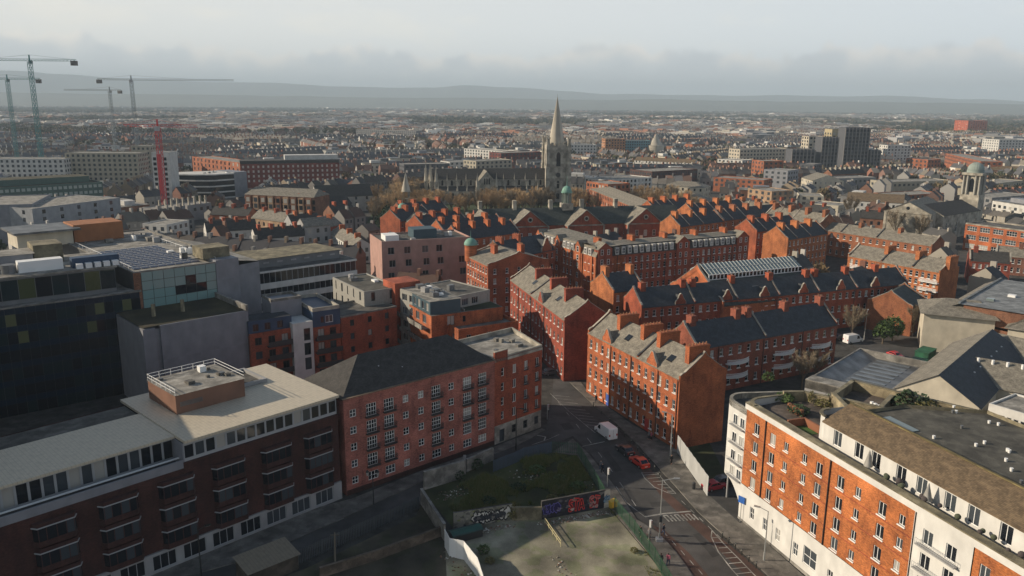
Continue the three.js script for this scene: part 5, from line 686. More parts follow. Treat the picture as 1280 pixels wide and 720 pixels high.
{ // red and navy courtyard flats (E)
  const A = P(312, 421, 12.6), B = P(366, 412, 12.6), g = modern({ name: 'courtyard_flats', label: 'red brick flats with navy panelled top storey behind the grey block', A, B, h: 12.6, D: 12, wall: brickRed, floors: 4, sp: 3.1, s: '2x1', w: 1.5, fm: metalDark, panes: [glassDark, glassMid, glassBlind], roof: M('deck_blue', [0.06, 0.07, 0.09], 'stain') }); 
  const w = []; for (const u of [1.6, 4.2, 7]) w.push({ u, v: 13.4, w: 1.3, h: 1.6, s: '2x1', fm: metalDark }); const m = new MB(); wallSeg(m, g, [0, -0.4], [1, 0], rectC(g.L, 12.6, 15.8), w.filter((k) => k.u < g.L - 1), {}); m.side([[g.L, -0.4], [g.L, -6], [0, -6], [0, -0.4]], 12.6, 15.8, false); m.build('top_storey', bluePanel, g); new MB().flat([[0, -0.4], [g.L, -0.4], [g.L, -6], [0, -6]], 15.82).build('top_roof', mats.deck_blue, g);
  for (const y of [3.6, 6.8, 9.9]) { const b = new MB(); b.box(g.L - 6, g.L, y - 0.2, y, 0, 1.2); b.box(g.L - 6, g.L, y, y + 1, 1.14, 1.2); b.build('balcony', metalDark, g); }
  const C = P(366, 412, 13), E2 = P(391, 408, 13), t = frame('stair_tower', 'white stair tower with three tall dark windows between the red flats', 'building', C, E2); const tw = new MB(); wallSeg(tw, t, [0, 0], [1, 0], rectC(t.L, 0, 14.3), [3.2, 6.6, 10].map((v) => ({ u: t.L - 1.4, v, w: 1.5, h: 2.8, s: '1x1', fm: metalDark })), {}); tw.side([[t.L, 0], [t.L, -6], [0, -6], [0, 0]], 0, 14.3, false); tw.flat([[0, 0], [t.L, 0], [t.L, -6], [0, -6]], 14.3); tw.build('wall', whiteWall, t); new MB().box(-2.5, t.L, 0, 18.3, -12, -6).build('grey_core', panelGrey, t); parapet(t, [[-2.5, -6], [t.L, -6], [t.L, -12], [-2.5, -12]], 18.3, 18.9, 0.4, concrete);
  const F0 = P(391, 402, 14), F1 = P(425, 397, 14), f = modern({ name: 'courtyard_flats', label: 'red brick flats with balconies and a navy box top beside the stair tower', A: F0, B: F1, h: 12.6, D: 14, wall: brickRed, floors: 4, sp: 3, fm: metalDark, s: '2x1', panes: [glassDark, glassMid, glassBlind] }); const nb = new MB(); wallSeg(nb, f, [0, 0.1], [1, 0], rectC(f.L, 12.6, 16.2), [{ u: 2.2, v: 13.4, w: 0.8, h: 1.5, s: '1x1', fm: metalDark }, { u: f.L - 2.6, v: 13.3, w: 1.8, h: 1.7, s: '2x1' }], {}); nb.side([[f.L, 0.1], [f.L, -14], [0, -14], [0, 0.1]], 12.6, 16.2, false); nb.flat([[0, 0], [f.L, 0], [f.L, -14], [0, -14]], 16.2); nb.build('navy_box', bluePanel, f); for (const y of [3.5, 6.7, 9.8]) { const b = new MB(); b.box(0.3, f.L, y - 0.2, y, 0, 1.3); b.box(0.3, f.L, y, y + 0.95, 1.22, 1.3); b.build('balcony', metalDark, f); } parapet(f, [[0, 0], [f.L, 0], [f.L, -14], [0, -14]], 16.2, 17, 0.35, coping);
  modern({ name: 'courtyard_flats', label: 'plain red brick link block with few small windows in the courtyard', A: P(426, 398, 13), B: P(496, 384, 13), h: 13, D: 12, wall: brickRed, floors: 4, sp: 5, w: 1.1, wh: 1.5, fm: metalDark, s: '1x1', roof: felt, par: 0.4, parM: concrete });
}
{ // stepped red flats with timber-grey top and green roof (H)
  const C = P(573, 416, 10.5), Dd = P(648, 405, 10.5), g = modern({ name: 'stepped_flats', label: 'stepped red brick flats with blue clad penthouse and green roof', A: C, B: Dd, h: 10.5, D: 26, wall: brickOrange, floors: 3, sp: 4.5, w: 1.2, wh: 1.8, fm: greyPaint, par: 0.8, parM: brickOrange, roof: paving });
  const L = g.L; const lv = (x0, x1, z0, z1, y0, y1, m, nm, ww = [], lw = []) => { const k = new MB(); wallSeg(k, g, [x0, z0], [1, 0], rectC(x1 - x0, y0, y1), ww, { fm: metalDark }); wallSeg(k, g, [x1, z0], [0, -1], rectC(z0 - z1, y0, y1), []); wallSeg(k, g, [x1, z1], [-1, 0], rectC(x1 - x0, y0, y1), []); wallSeg(k, g, [x0, z1], [0, 1], rectC(z0 - z1, y0, y1), lw, { fm: greyPaint }); k.build(nm, m, g); };
  lv(-4.5, L - 1.5, -5, -25, 10.5, 13.8, brickOrange, 'third_storey', [{ u: 5, v: 11, w: 1.9, h: 2.3, s: '2x1' }, { u: 8.5, v: 11.4, w: 0.8, h: 1.5, s: '1x1' }], [4, 8, 12, 16].map((u) => ({ u, v: 11.2, w: 2.2, h: 2, s: '3x1' }))); new MB().flat([[-4.5, -5], [L - 1.5, -5], [L - 1.5, -25], [-4.5, -25]], 13.82).build('third_roof', paving, g);
  lv(-4.2, 3.6, -6.2, -24, 13.8, 16.9, tealPanel, 'penthouse', [], spread(7, 1.5, 16).map((u) => ({ u, v: 14.3, w: 1.5, h: 1.9, s: '2x1' }))); new MB().flat([[-4.5, -6], [3.9, -6], [3.9, -24.3], [-4.5, -24.3]], 16.95).build('penthouse_roof', feltPale, g); clutter(g, 6, -3, 3, -22, -9, 17, [tealPanel, metalGrey, whitePaint]);
  new MB().box(4.2, L - 2, 13.84, 13.95, -24, -5.6).build('green_roof', M('sedum_green', [0.06, 0.085, 0.025], 'earth', 1), g); new MB().box(4.2, 4.5, 13.8, 14.3, -24, -5.6).build('roof_kerb', concrete, g);
  new MB().side([[-4.5, -5], [0, -5]], 0, 10.6, false).build('wing_wall', brickOrange, g);
  for (let i = 0; i < 4; i++) { const b = new MB(), z = -7 - i * 4.6; for (const y of [3.4, 7, 10.4]) { b.box(-6.2, -4.5, y - 0.2, y, z - 4, z); b.box(-6.2, -6.1, y, y + 0.95, z - 4, z); } b.build('balcony', M('balcony_pale', [0.42, 0.4, 0.36], 'stain'), g); }
  new MB().box(-4.4, -0.1, 0, 10.45, -26, -5.1).build('courtyard_wall', brickOrange, g);
  const h2 = modern({ name: 'stepped_flats', label: 'grey clad flats with pale flat roof and red stair tower above the courtyard', A: P(455, 366, 16.5), B: P(500, 360, 16.5), h: 16.5, D: 20, wall: M('clad_grey', [0.42, 0.41, 0.37], 'seam', 0.7), floors: 5, sp: 4, w: 1, wh: 2.2, fm: metalDark, s: '1x1', roof: M('roof_grey_felt', [0.17, 0.16, 0.13], 'stain'), par: 0.3, clutter: 3 });
  new MB().box(7.5, 14.5, 0, 18.2, -5, 1.8).build('red_tower', brickRed, h2); modern({ name: 'stepped_flats', label: 'grey clad upper flats running back from the red stair tower', A: P(500, 362, 16.8), B: P(549, 376, 16.8), h: 16.8, D: 16, wall: mats.clad_grey, floors: 5, sp: 3, s: '3x1', w: 2, fm: greyPaint, roof: felt, par: 0.25, clutter: 4 });
}
// pink flats (G)
{
  const g = modern({ name: 'pink_flats', label: 'dusky pink rendered block with deep square windows', A: P(477, 304, 18), B: P(588, 297.5, 18), h: 18, D: 17, wall: pinkPanel, floors: 5, f: [], l: [], r: [], par: 0.5, roof: felt, clutter: 8 }), wl = g.children.find((c) => c.name == 'wall'); g.remove(wl);
  const m = new MB(), us = [0.1, 0.28, 0.48, 0.64, 0.9].map((k) => k * g.L), ws = us.flatMap((u, i) => [14.1, 9.9, 5.8].filter((_, j) => !(i == 4 && j == 0)).map((v, j) => ({ u: u + (j % 2) * 0.4, v, w: 2.1, h: 2.3, s: '2x1', fm: greyPaint, panes: [glassDark, glassMid] }))); wallSeg(m, g, [0, 0], [1, 0], rectC(g.L, 0, 18), ws, { depth: 0.3 }); m.side([[g.L, 0], [g.L, -17], [0, -17], [0, 0]], 0, 18, false); m.build('wall', pinkPanel, g);
  new MB().box(12, 20, 18, 21, -12, -5).build('plant_room', tealPanel, g); new MB().box(2, 6.5, 18, 19.8, -9, -3).build('white_hut', whitePaint, g);
}
// ---------- buildings behind the roof garden, right ----------
{ // hall with long pale roof; navy on the far slope is painted-in shade (S)
  const B = P(1118, 486, 7.5), A = P(1192, 428, 7.5), g = frame('school_hall', 'low school hall with long grey pitched roof beside the roof garden', 'building', A, B), L = g.L, D = 15; body(g, L, D, 7.5, creamWall, {}, { gable: 4.6 }); { const f = new MB(), b = new MB(); f.quad([-0.3, 7.35, 0.4], [L + 0.3, 7.35, 0.4], [L + 0.3, 12.25, -D / 2], [-0.3, 12.25, -D / 2]); b.quad([-0.3, 7.35, -D - 0.4], [L + 0.3, 7.35, -D - 0.4], [L + 0.3, 12.25, -D / 2], [-0.3, 12.25, -D / 2]); f.build('roof_slope', slateGrey, g); b.build('roof_slope', slateBlue, g); } for (let i = 0; i < 12; i++) new MB().box(6 + i * 2.4, 6.5 + i * 2.4, 10, 10.25, -11 + (i % 2) * 1.5, -10.7 + (i % 2) * 1.5).build('snow_guard', whitePaint, g);
  const w = frame('school_wing', 'school wing with brown tiled roof and rooftop vents', 'building', P(1205, 466, 9.5), P(1290, 480, 9.5)), WL = w.L; body(w, WL, 14, 7.5, creamWall, {}, { gable: 3.6 }); gableRoof(w, -2, WL, 0, -14, 7.5, 3.6, slateGrey, 0.4); for (let i = 0; i < 7; i++) new MB().tube([2 + i * 2.6, 10.5, -5.8], [2 + i * 2.6, 11.5, -5.8], 0.28, 0.28, 8).build('roof_vent', whitePaint, w);
  const w2 = frame('school_wing', 'school wing with grey pitched roof behind the hall slope painted as shaded', 'building', P(1222, 430, 9), P(1300, 448, 9)); body(w2, w2.L, 14, 7.2, creamWall, {}, { gable: 3.4 }); gableRoof(w2, -1, w2.L, 0, -14, 7.2, 3.4, slateGrey, 0.4);
  sheet('courtyard', px2([[1190, 520], [1230, 480], [1300, 490], [1300, 560], [1240, 560]], 5).map((p) => p), 4.8, paving, 'small paved roof court between the school wings', 'courtyard');
  const low = frame('glazed_shed', 'low school block with white arch and glazed front', 'building', P(1236, 506, 8), P(1300, 525, 8)); body(low, low.L, 10, 8, whiteWall, { f: grid(spread(5, 2, low.L - 2), [1.5, 4.5], 2, 2.2, '2x1', { fm: greyPaint }) }); flatRoof(low, [[0, 0], [low.L, 0], [low.L, -10], [0, -10]], 8, 0.3, whiteWall, feltPale);
}
{ // glasshouse-like saw roof beside it
  const B = P(1006, 482, 7), A = P(1074, 441, 7), g = frame('workshop', 'workshop with grey trough roof and glazing bars behind the garden wall', 'building', A, B), L = g.L, D = 17; body(g, L, D, 6.6, greyWall, {}); 
  const t = new MB(); t.quad([0, 8.2, 0], [L, 8.2, 0], [L, 6.6, -4], [0, 6.6, -4]); t.quad([0, 6.6, -4], [L, 6.6, -4], [L, 6.6, -13], [0, 6.6, -13]); t.quad([0, 6.6, -13], [L, 6.6, -13], [L, 8, -D], [0, 8, -D]); t.quad([0, 6.5, 0.05], [L, 6.5, 0.05], [L, 8.2, 0.05], [0, 8.2, 0.05]); t.quad([L, 6.6, -4], [L - 3, 6.62, -4], [L, 8.4, -8], [L, 8.4, -8]); t.build('roof', metalGrey, g); new MB().box(L - 3.5, L, 6.5, 8.4, -D, 0).build('end_roof', feltPale, g); for (let i = 0; i < 9; i++) new MB().box(1.5 + i * 2.6, 2.4 + i * 2.6, 6.62, 6.72, -11.5, -4.6).build('roof_light', M('light_strip', [0.12, 0.14, 0.16], null, 0.3), g);
  parapet(g, [[0, 0], [L, 0], [L, -D], [0, -D]], 6.6, 8.2, 0.35, concrete);
}
{ // white box with pyramid roof, orange house end, grey lead-roofed hall
  const A = P(1155, 396, 9), B = P(1215, 402, 9), g = frame('assembly_hall', 'cream rendered hall with low grey hipped roof beside the orange gable', 'building', A, add2(A, dirOf(A, B), 16)); body(g, g.L, 15, 10, creamWall, {}); hipRoof(g, 0, g.L, 0, -15, 10, 3, slateGrey, 1.0, 0.7, 0.4);
  const R0 = P(1205, 380, 12.6), R1 = P(1300, 395, 12.6), f = frame('flat_hall', 'broad lead roofed hall with skylights and shaded glazed recess', 'building', R0, R1); const FL = f.L; body(f, FL, 42, 12.4, brickBrown, { f: grid(spread(7, 2, FL - 2), [1, 4.5, 8], 2.2, 2.4, '2x1', { fm: metalDark, panes: [glassDark] }) }); flatRoof(f, [[-1, 0.6], [FL, 0.6], [FL, -42], [-1, -42]], 12.6, 0.0, metalGrey, M('lead_roof', [0.4, 0.41, 0.4], 'stain', 0.6)); const sk = new MB(); sk.quad([-1, 12.62, 0.6], [-1, 12.62, -42], [-5, 10.6, -42], [-5, 10.6, 0.6]); sk.build('roof_slope', slateGrey, f); for (let i = 0; i < 6; i++) new MB().box(3 + i * 3, 4.8 + i * 3, 12.6, 13.2, -10 - (i % 3) * 9, -8.4 - (i % 3) * 9).build('skylight', i % 2 ? whitePaint : glassRoof, f);
  const ed = new MB(); ed.bar([-1, 12.8, 0.6], [-1, 12.8, -42], 0.6, 0.4); ed.build('roof_edge', M('lead_edge', [0.3, 0.33, 0.34], 'stain'), f);
  const c2 = frame('cream_block', 'cream rendered block at the shaded recess of the lead roofed hall', 'building', P(1260, 412, 9), P(1310, 420, 9)); body(c2, c2.L, 10, 9.4, creamWall, {}); hipRoof(c2, 0, c2.L, 0, -10, 9.4, 2.5, slateGrey, 0.8);
  streetBlock({ label: 'bright orange gable end of a house beside the cream hall', A: P(1141, 386, 8), B: P(1157, 375, 8), h: 8, D: 12, rise: 3.6, bays: 2, floors: 2, stacks: [], backWins: false, roof: slateGreen });
  streetBlock({ label: 'dark slated brick house behind the white balcony flats', A: P(1212, 326, 8), B: P(1264, 330, 8), h: 8, D: 10, rise: 3.2, bays: 6, floors: 2, wall: brickRed, roof: slateDark, stacks: [[2, -5, 1.4, 2.4]], pots: 3 });
  streetBlock({ label: 'small brick house with pale hipped end near the lead roof', A: P(1245, 316, 8), B: P(1290, 320, 8), h: 7, D: 10, rise: 3, bays: 5, floors: 2, wall: brickBrown, roof: slateGrey, stacks: [[8, -5, 1.4, 2]], pots: 2 });
}
// four-storey brick school with white window bands (right edge)
modern({ name: 'brick_school', label: 'red brick school with bands of white windows at the edge of the quarter', A: P(1207, 280, 11.5), B: P(1330, 296, 11.5), h: 11.5, D: 16, wall: brickOrange, floors: 3, sp: 5.2, w: 4.2, wh: 2.1, s: '4x2', par: 0.6, parM: coping, roof: felt, sill: 1.1, panes: [glassDark, glassMid, glassBlind] });
// ---------- cathedral ----------
function spireGeo(r, h, seg = 8) { const g = new THREE.ConeGeometry(r, h, seg, 1); g.rotateY(Math.PI / seg); g.translate(0, h / 2, 0); return g; }
function pinnacle(g, x, z, y0, y1, r, m) { const mb = new MB(), k = y0 + (y1 - y0) * 0.55; mb.box(x - r, x + r, y0, k, z - r, z + r); mb.add(spireGeo(r * 1.35, y1 - k, 4), new THREE.Matrix4().makeTranslation(x, k, z)); return mb.build('pinnacle', m, g); }
const lancet = (w, h) => { const k = 'lan' + w + '_' + h; if (winCache[k]) return winCache[k]; const s = new THREE.Shape(); s.moveTo(-w / 2, 0); s.lineTo(w / 2, 0); s.lineTo(w / 2, h * 0.72); s.quadraticCurveTo(w / 2, h * 0.92, 0, h); s.quadraticCurveTo(-w / 2, h * 0.92, -w / 2, h * 0.72); const g = new THREE.ExtrudeGeometry(s, { depth: 0.12, bevelEnabled: false }); return winCache[k] = g; };
{
  const dC = deg(-9), T0 = P(684, 253), g = frame('cathedral', 'grey stone cathedral with tall square tower and pale spire', 'church', T0, add2(T0, dC, 13.6)), W = 13.6, th = 36;
  const mb = new MB(); mb.box(0, W, 0, th, -W, 0); const tw = mb.build('tower', stoneGrey, g);
  for (const [x, z] of [[0, 0], [W, 0], [0, -W], [W, -W]]) { const b = new MB(); b.box(x - 1.5, x + 1.5, 0, th * 0.62, z - 1.5, z + 1.5); b.box(x - 1.2, x + 1.2, th * 0.62, th + 0.5, z - 1.2, z + 1.2); b.box(x - 0.9, x + 0.9, th, th + 4.4, z - 0.9, z + 0.9); for (const [i, j] of [[-1, -1], [1, -1], [1, 1], [-1, 1]]) b.box(x + i * 0.9 - 0.3, x + i * 0.9 + 0.3, th + 4.4, th + 5.2, z + j * 0.9 - 0.3, z + j * 0.9 + 0.3); b.build('corner_turret', stoneGrey, tw); }
  for (let i = 0; i < 4; i++) for (const f of [0, 1, 2, 3]) { const m = new MB(), t = 2 + i * 2.6; if (f == 0) m.box(t, t + 1.5, th, th + 1.9, -0.5, 0); if (f == 1) m.box(t, t + 1.5, th, th + 1.9, -W, -W + 0.5); if (f == 2) m.box(0, 0.5, th, th + 1.9, -t - 1.5, -t); if (f == 3) m.box(W - 0.5, W, th, th + 1.9, -t - 1.5, -t); m.build('merlon', stoneGrey, tw); }
  const sp = spireGeo(5.4, 31, 8); sp.translate(W / 2, th - 0.2, -W / 2); mesh('spire', sp, stonePale, g); new MB().tube([W / 2, th + 29, -W / 2], [W / 2, th + 32, -W / 2], 0.12, 0.05, 5).build('finial', metalGrey, g);
  for (const [x, y, w, h] of [[W / 2, 23, 2.6, 9], [W / 2, 9, 1.6, 5], [W / 2, 2, 2, 4]]) mesh('lancet_window', lancet(w, h), glassDark, tw).position.set(x, y, -0.02); for (const y of [12, 21, 33]) new MB().box(-0.15, W + 0.15, y, y + 0.4, -W - 0.15, 0.15).build('string_course', stoneGrey, tw); { const l = mesh('lancet_window', lancet(2.2, 8), glassDark, tw); l.position.set(-0.1, 23, -W / 2); l.rotation.y = -Math.PI / 2; }
  const ck = new THREE.CylinderGeometry(1.5, 1.5, 0.3, 20); ck.rotateX(Math.PI / 2); ck.translate(W / 2, 17.5, 0.1); mesh('clock_face', ck, metalDark, tw);
  // nave, aisle, transept, choir
  const NL = 74, navB = (x0, x1, z0, z1, h, rise, nm) => { const m = new MB(), L = x1 - x0, D = z0 - z1; wallSeg(m, g, [x0, z0], [1, 0], rectC(L, 0, h)); wallSeg(m, g, [x1, z1], [-1, 0], rectC(L, 0, h)); for (const x of [x0, x1]) { m.quad([x, 0, z0], [x, 0, z1], [x, h, z1], [x, h, z0]); m.tri([x, h, z0], [x, h, z1], [x, h + rise, (z0 + z1) / 2]); } m.build(nm, stoneGrey, g); gableRoof(g, x0, x1, z0, z1, h, rise, slateDark, 0.2); };
  navB(-NL, 0, -3, -15, 15, 6, 'nave_wall'); const ai = new MB(); ai.box(-NL, -1, 0, 8, -3, 3.5); ai.build('aisle_wall', stoneGrey, g); const ar = new MB(); ar.quad([-NL, 8, 3.7], [-1, 8, 3.7], [-1, 10.5, -3], [-NL, 10.5, -3]); ar.build('aisle_roof', slateDark, g);
  const tx = -40; { const m = new MB(); m.box(tx - 6, tx + 6, 0, 13.5, -10, 7.5); m.tri([tx - 6, 13.5, 7.5], [tx + 6, 13.5, 7.5], [tx, 20.5, 7.5]); m.build('transept', stoneGrey, g); const r = new MB(); for (const s of [-1, 1]) r.quad([tx + s * 6.3, 13.3, 7.8], [tx, 20.7, 7.8], [tx, 20.7, -9], [tx + s * 6.3, 13.3, -9]); r.build('transept_roof', slateGrey, g); for (const x of [-3, 0, 3]) mesh('lancet_window', lancet(1.6, 6), glassDark, g).position.set(tx + x, 4, 7.5); for (const x of [-1.4, 0, 1.4]) mesh('lancet_window', lancet(0.8, 4), glassDark, g).position.set(tx + x, 12.5, 7.5); for (const s of [-6, 6]) { pinnacle(g, tx + s, 7.5, 0, 20, 0.9, stonePale); } }
  for (const x of [-70, -64, -58, -52, -28, -21, -14, -7]) { pinnacle(g, x, 3.6, 0, 15, 0.55, stonePale); pinnacle(g, x, -2.9, 8, 19, 0.45, stonePale); mesh('lancet_window', lancet(1.5, 5), glassDark, g).position.set(x + 3, 2, 3.5); mesh('lancet_window', lancet(1.2, 3.4), glassDark, g).position.set(x + 3, 11, -3); }
  for (const [x, z] of [[-74, -3], [-74, -15], [-71, -1], [-77, -6], [-77, -12]]) pinnacle(g, x, z, 0, 25, 1.1, stonePale);
  { const m = new MB(); m.box(-92, -75, 0, 7.5, -14, -4); m.build('lady_chapel', stoneGrey, g); const r = new MB(); r.quad([-92.2, 7.4, -3.8], [-75, 7.4, -3.8], [-75, 12, -9], [-92.2, 12, -9]); r.quad([-92.2, 7.4, -14.2], [-75, 7.4, -14.2], [-75, 12, -9], [-92.2, 12, -9]); r.tri([-92.2, 7.4, -3.8], [-92.2, 7.4, -14.2], [-92.2, 12, -9]); r.build('lady_chapel_roof', slateDark, g); }
  // slender stone spire in the churchyard
  const s0 = P(508, 268), sg = thing('stone_spire', 'slender pale stone spire with open arches among the bare trees', 'spire', [s0[0], 0, s0[1]]); const b = new MB(); b.box(-1.9, 1.9, 0, 9, -1.9, 1.9); b.build('base', stonePale, sg); for (const [x, z] of [[-1.6, -1.6], [1.6, -1.6], [1.6, 1.6], [-1.6, 1.6]]) new MB().box(x - 0.4, x + 0.4, 9, 13, z - 0.4, z + 0.4).build('column', stonePale, sg); const c = spireGeo(2.7, 11, 8); c.translate(0, 13, 0); mesh('spire_cone', c, stonePale, sg);
}
// ---------- school with copper cupola ----------
{
  const A = P(596, 284, 11), B = P(852, 277, 11), g = frame('brick_school', 'long red brick school with pale gables and a green copper cupola', 'building', A, B), L = g.L, D = 15, h = 11; body(g, L, D, h, brickRed, { f: sashRow(spread(26, 2, L - 2), [2, 6.4]) }, { gable: 6.5 }); gableRoof(g, 0, L, 0, -D, h, 6.5, slateGreen);
  for (const [px, py] of [[662, 281], [732, 280], [806, 280], [606, 290]]) { const x = g.onFront(px, py, -4)[0], w = 8; const m = new MB(); m.box(x - w, x + w, 0, h, -4, 5); m.tri([x - w, h, 5], [x + w, h, 5], [x, h + 6.6, 5]); const b = m.build('gabled_front', brickRed, g), r = new MB(); for (const s of [-1, 1]) { r.quad([x + s * (w + 0.4), h - 0.2, 5.3], [x, h + 6.8, 5.3], [x, h + 6.8, -8], [x + s * (w + 0.4), h - 0.2, -8]); } r.build('gable_roof', slateGrey, b); new MB().box(x - w + 0.2, x + w - 0.2, h + 0.1, h + 0.6, 5, 5.12).build('stone_band', coping, b); const o = new THREE.TorusGeometry(0.9, 0.25, 8, 20); o.translate(x, h + 3.2, 5.1); mesh('round_window', o, coping, b); new MB().tube([x, h + 3.2, 5.02], [x, h + 3.2, 5.06], 0.85, 0.85, 16).build('pane', glassDark, b); for (const s of [-1, 1]) new MB().box(x + s * w - 0.35, x + s * w + 0.35, 0, h + 0.3, 4.6, 5.2).build('stone_quoin', coping, b); for (const s of [-4, 0, 4]) for (const v of [1.5, 6]) addWindow(b, x + s, v, 5.04, 0, 1.4, 2.6, '2x2'); const cp = new MB(); for (const s of [-1, 1]) cp.bar([x + s * (w + 0.4), h, 5.2], [x, h + 7, 5.2], 0.4, 0.25); cp.build('coping', coping, b); }
  for (const px of [643, 688, 727, 769, 600]) { const x = g.onFront(px, 262, 7.5)[0]; new MB().box(x - 0.8, x + 0.8, h + 5, h + 10, -8.6, -6.6).build('white_stack', stonePale, g); }
  const x = g.onFront(708, 262, 7.5)[0], zc = -7.5; new MB().box(x - 2.4, x + 2.4, h + 5.5, h + 8.5, zc - 2.4, zc + 2.4).build('cupola_base', coping, g); for (let i = 0; i < 8; i++) { const a = i * Math.PI / 4; new MB().tube([x + Math.cos(a) * 1.9, h + 8.5, zc + Math.sin(a) * 1.9], [x + Math.cos(a) * 1.9, h + 13, zc + Math.sin(a) * 1.9], 0.25, 0.25, 6).build('cupola_column', M('cupola_grey', [0.3, 0.36, 0.32], 'mottle'), g); } new MB().tube([x, h + 8.5, zc], [x, h + 13, zc], 1.3, 1.3, 10).build('cupola_drum', mats.cupola_grey, g); new MB().tube([x, h + 13, zc], [x, h + 13.5, zc], 2.5, 2.5, 16).build('cupola_cornice', copper, g); const d = new THREE.SphereGeometry(2.2, 18, 9, 0, 7, 0, Math.PI / 2); d.scale(1, 1.15, 1); d.translate(x, h + 13.5, zc); mesh('cupola_dome', d, copper, g); new MB().tube([x, h + 16, zc], [x, h + 20.5, zc], 0.2, 0.04, 6).build('finial', copper, g);
}
// ---------- church with domed bell tower on the right ----------
{
  const A = P(1106, 263, 13), B = P(1164, 268, 13), g = frame('parish_church', 'grey granite church with low pediment and domed bell tower', 'church', A, B), L = g.L, D = 34, h = 13; body(g, L, D, h, stonePale, {}, {}); 
  const r = new MB(), xm = L / 2; r.quad([0, h, 0.4], [xm, h + 5, 0.4], [xm, h + 5, -D], [0, h, -D]); r.quad([L, h, 0.4], [xm, h + 5, 0.4], [xm, h + 5, -D], [L, h, -D]); r.build('roof', slateGrey, g); const p = new MB(); p.tri([0, h, 0.02], [L, h, 0.02], [xm, h + 4.9, 0.02]); p.build('pediment', stonePale, g); new MB().tube([xm, h + 2, 0.03], [xm, h + 2, 0.1], 0.8, 0.8, 14).build('oculus', glassDark, g); new MB().box(-0.3, L + 0.3, h - 0.5, h, 0, 0.35).build('cornice', stonePale, g); for (const x of [0.5, L - 0.5]) new MB().box(x - 0.6, x + 0.6, 0, h, 0, 0.2).build('pilaster', stonePale, g);
  const a2 = frame('church_transept', 'grey church wing with pitched slate roof and shaded side wall', 'church', P(1180, 269, 12), P(1226, 262, 12)); body(a2, a2.L, 20, 11.5, stoneGrey, { f: grid(spread(4, 4, a2.L - 4), [3], 2, 5, '2x2', {}) }, { gable: 4.5 }); gableRoof(a2, 0, a2.L, 0, -20, 11.5, 4.5, slateDark);
  const t = P(1213, 262, 10), tg = thing('bell_tower', 'tall pale bell tower with columns and green copper dome', 'tower', [t[0], 0, t[1]], 0.75); new MB().box(-4.5, 4.5, 0, 18, -4.5, 4.5).build('tower_base', stonePale, tg); new MB().box(-3.4, 3.4, 18, 28, -3.4, 3.4).build('belfry', stonePale, tg); for (const [x, z] of [[-3.8, 3.8], [3.8, 3.8], [3.8, -3.8], [-3.8, -3.8], [-1.9, 4], [1.9, 4], [-4, 1.9], [-4, -1.9]]) new MB().tube([x, 18, z], [x, 28, z], 0.55, 0.5, 10).build('column', M('stone_white', [0.66, 0.63, 0.55], 'mottle'), tg); mesh('belfry_opening', lancet(2, 7), glassDark, tg).position.set(0, 19.5, 3.38); { const l = mesh('belfry_opening', lancet(2, 7), glassDark, tg); l.rotation.y = -Math.PI / 2; l.position.set(-3.38, 19.5, 0); } new MB().box(-4.9, 4.9, 28, 29.2, -4.9, 4.9).build('cornice', stonePale, tg); new MB().tube([0, 29.2, 0], [0, 30.6, 0], 4.1, 4.0, 20).build('drum', M('cupola_pale', [0.42, 0.5, 0.45], 'mottle'), tg); const d = new THREE.SphereGeometry(3.9, 22, 11, 0, 7, 0, Math.PI / 2); d.translate(0, 30.6, 0); mesh('dome', d, mats.cupola_pale, tg);
}
// ---------- named middle-distance buildings ----------
const dullGrey = M('block_grey', [0.3, 0.3, 0.3], 'render'), beige = M('block_beige', [0.46, 0.42, 0.33], 'render'), offWhite = M('block_white', [0.7, 0.69, 0.65], 'render'), blueGlass = M('block_teal', [0.12, 0.3, 0.36], 'render', 0.4), darkStripe = M('block_dark', [0.1, 0.105, 0.12], 'render', 0.6), rustBrick = M('block_rust', [0.5, 0.17, 0.08], 'brick');
function far(label, p, q, h, D, wall, o = {}) { return modern({ name: o.name ?? 'city_building', label, A: P(p[0], p[1], h), B: P(q[0], q[1], h), h, D, wall, simple: true, sp: o.sp ?? 3.6, w: o.w ?? 1.6, wh: o.wh ?? 1.7, fm: o.fm, roof: o.roof ?? feltPale, floors: o.floors, par: o.par ?? 0.4, from: o.from ?? 1, ...o.more, b: [] }); }
function tall_(label, x0, x1, base, top, D, wall, o = {}) { const A = P(x0, base), B = P(x1, base), d = ray((x0 + x1) / 2, top), m = [(A[0] + B[0]) / 2, (A[1] + B[1]) / 2], h = EYE + d.y * Math.hypot(m[0], m[1]) / Math.hypot(d.x, d.z); return modern({ name: 'city_building', label, A, B, h, D, wall, simple: true, sp: o.sp ?? 3.6, w: o.w ?? 1.6, wh: o.wh ?? 1.7, fm: o.fm, roof: feltPale, par: 0.4, from: 1, ...o.more, b: [] }); }
function farPitched(label, p, q, h, D, rise, wall, roof, o = {}) { const g = modern({ name: o.name ?? 'pitched_building', label, A: P(p[0], p[1], h), B: P(q[0], q[1], h), h, D, wall, simple: true, sp: o.sp ?? 3.6, w: 1.2, wh: 1.7, fm: o.fm, floors: o.floors, noRoof: true, from: o.from ?? 0 }), L = g.L; o.hip ? hipRoof(g, 0, L, 0, -D, h, rise, roof, 0.3) : gableRoof(g, 0, L, 0, -D, h, rise, roof, 0.3); if (!o.hip) { const e = new MB(); for (const x of [0.05, L - 0.05]) e.tri([x, h, 0], [x, h, -D], [x, h + rise, -D / 2]); e.build('gable', wall, g); } for (let i = 0; i < (o.ch ?? 0); i++) chimney(g, L * (i + 0.5) / o.ch, -D / 2, 1.2, 2.2, h + rise * 0.6, h + rise + 1.6, o.chM ?? brickRed, 0); return g; }
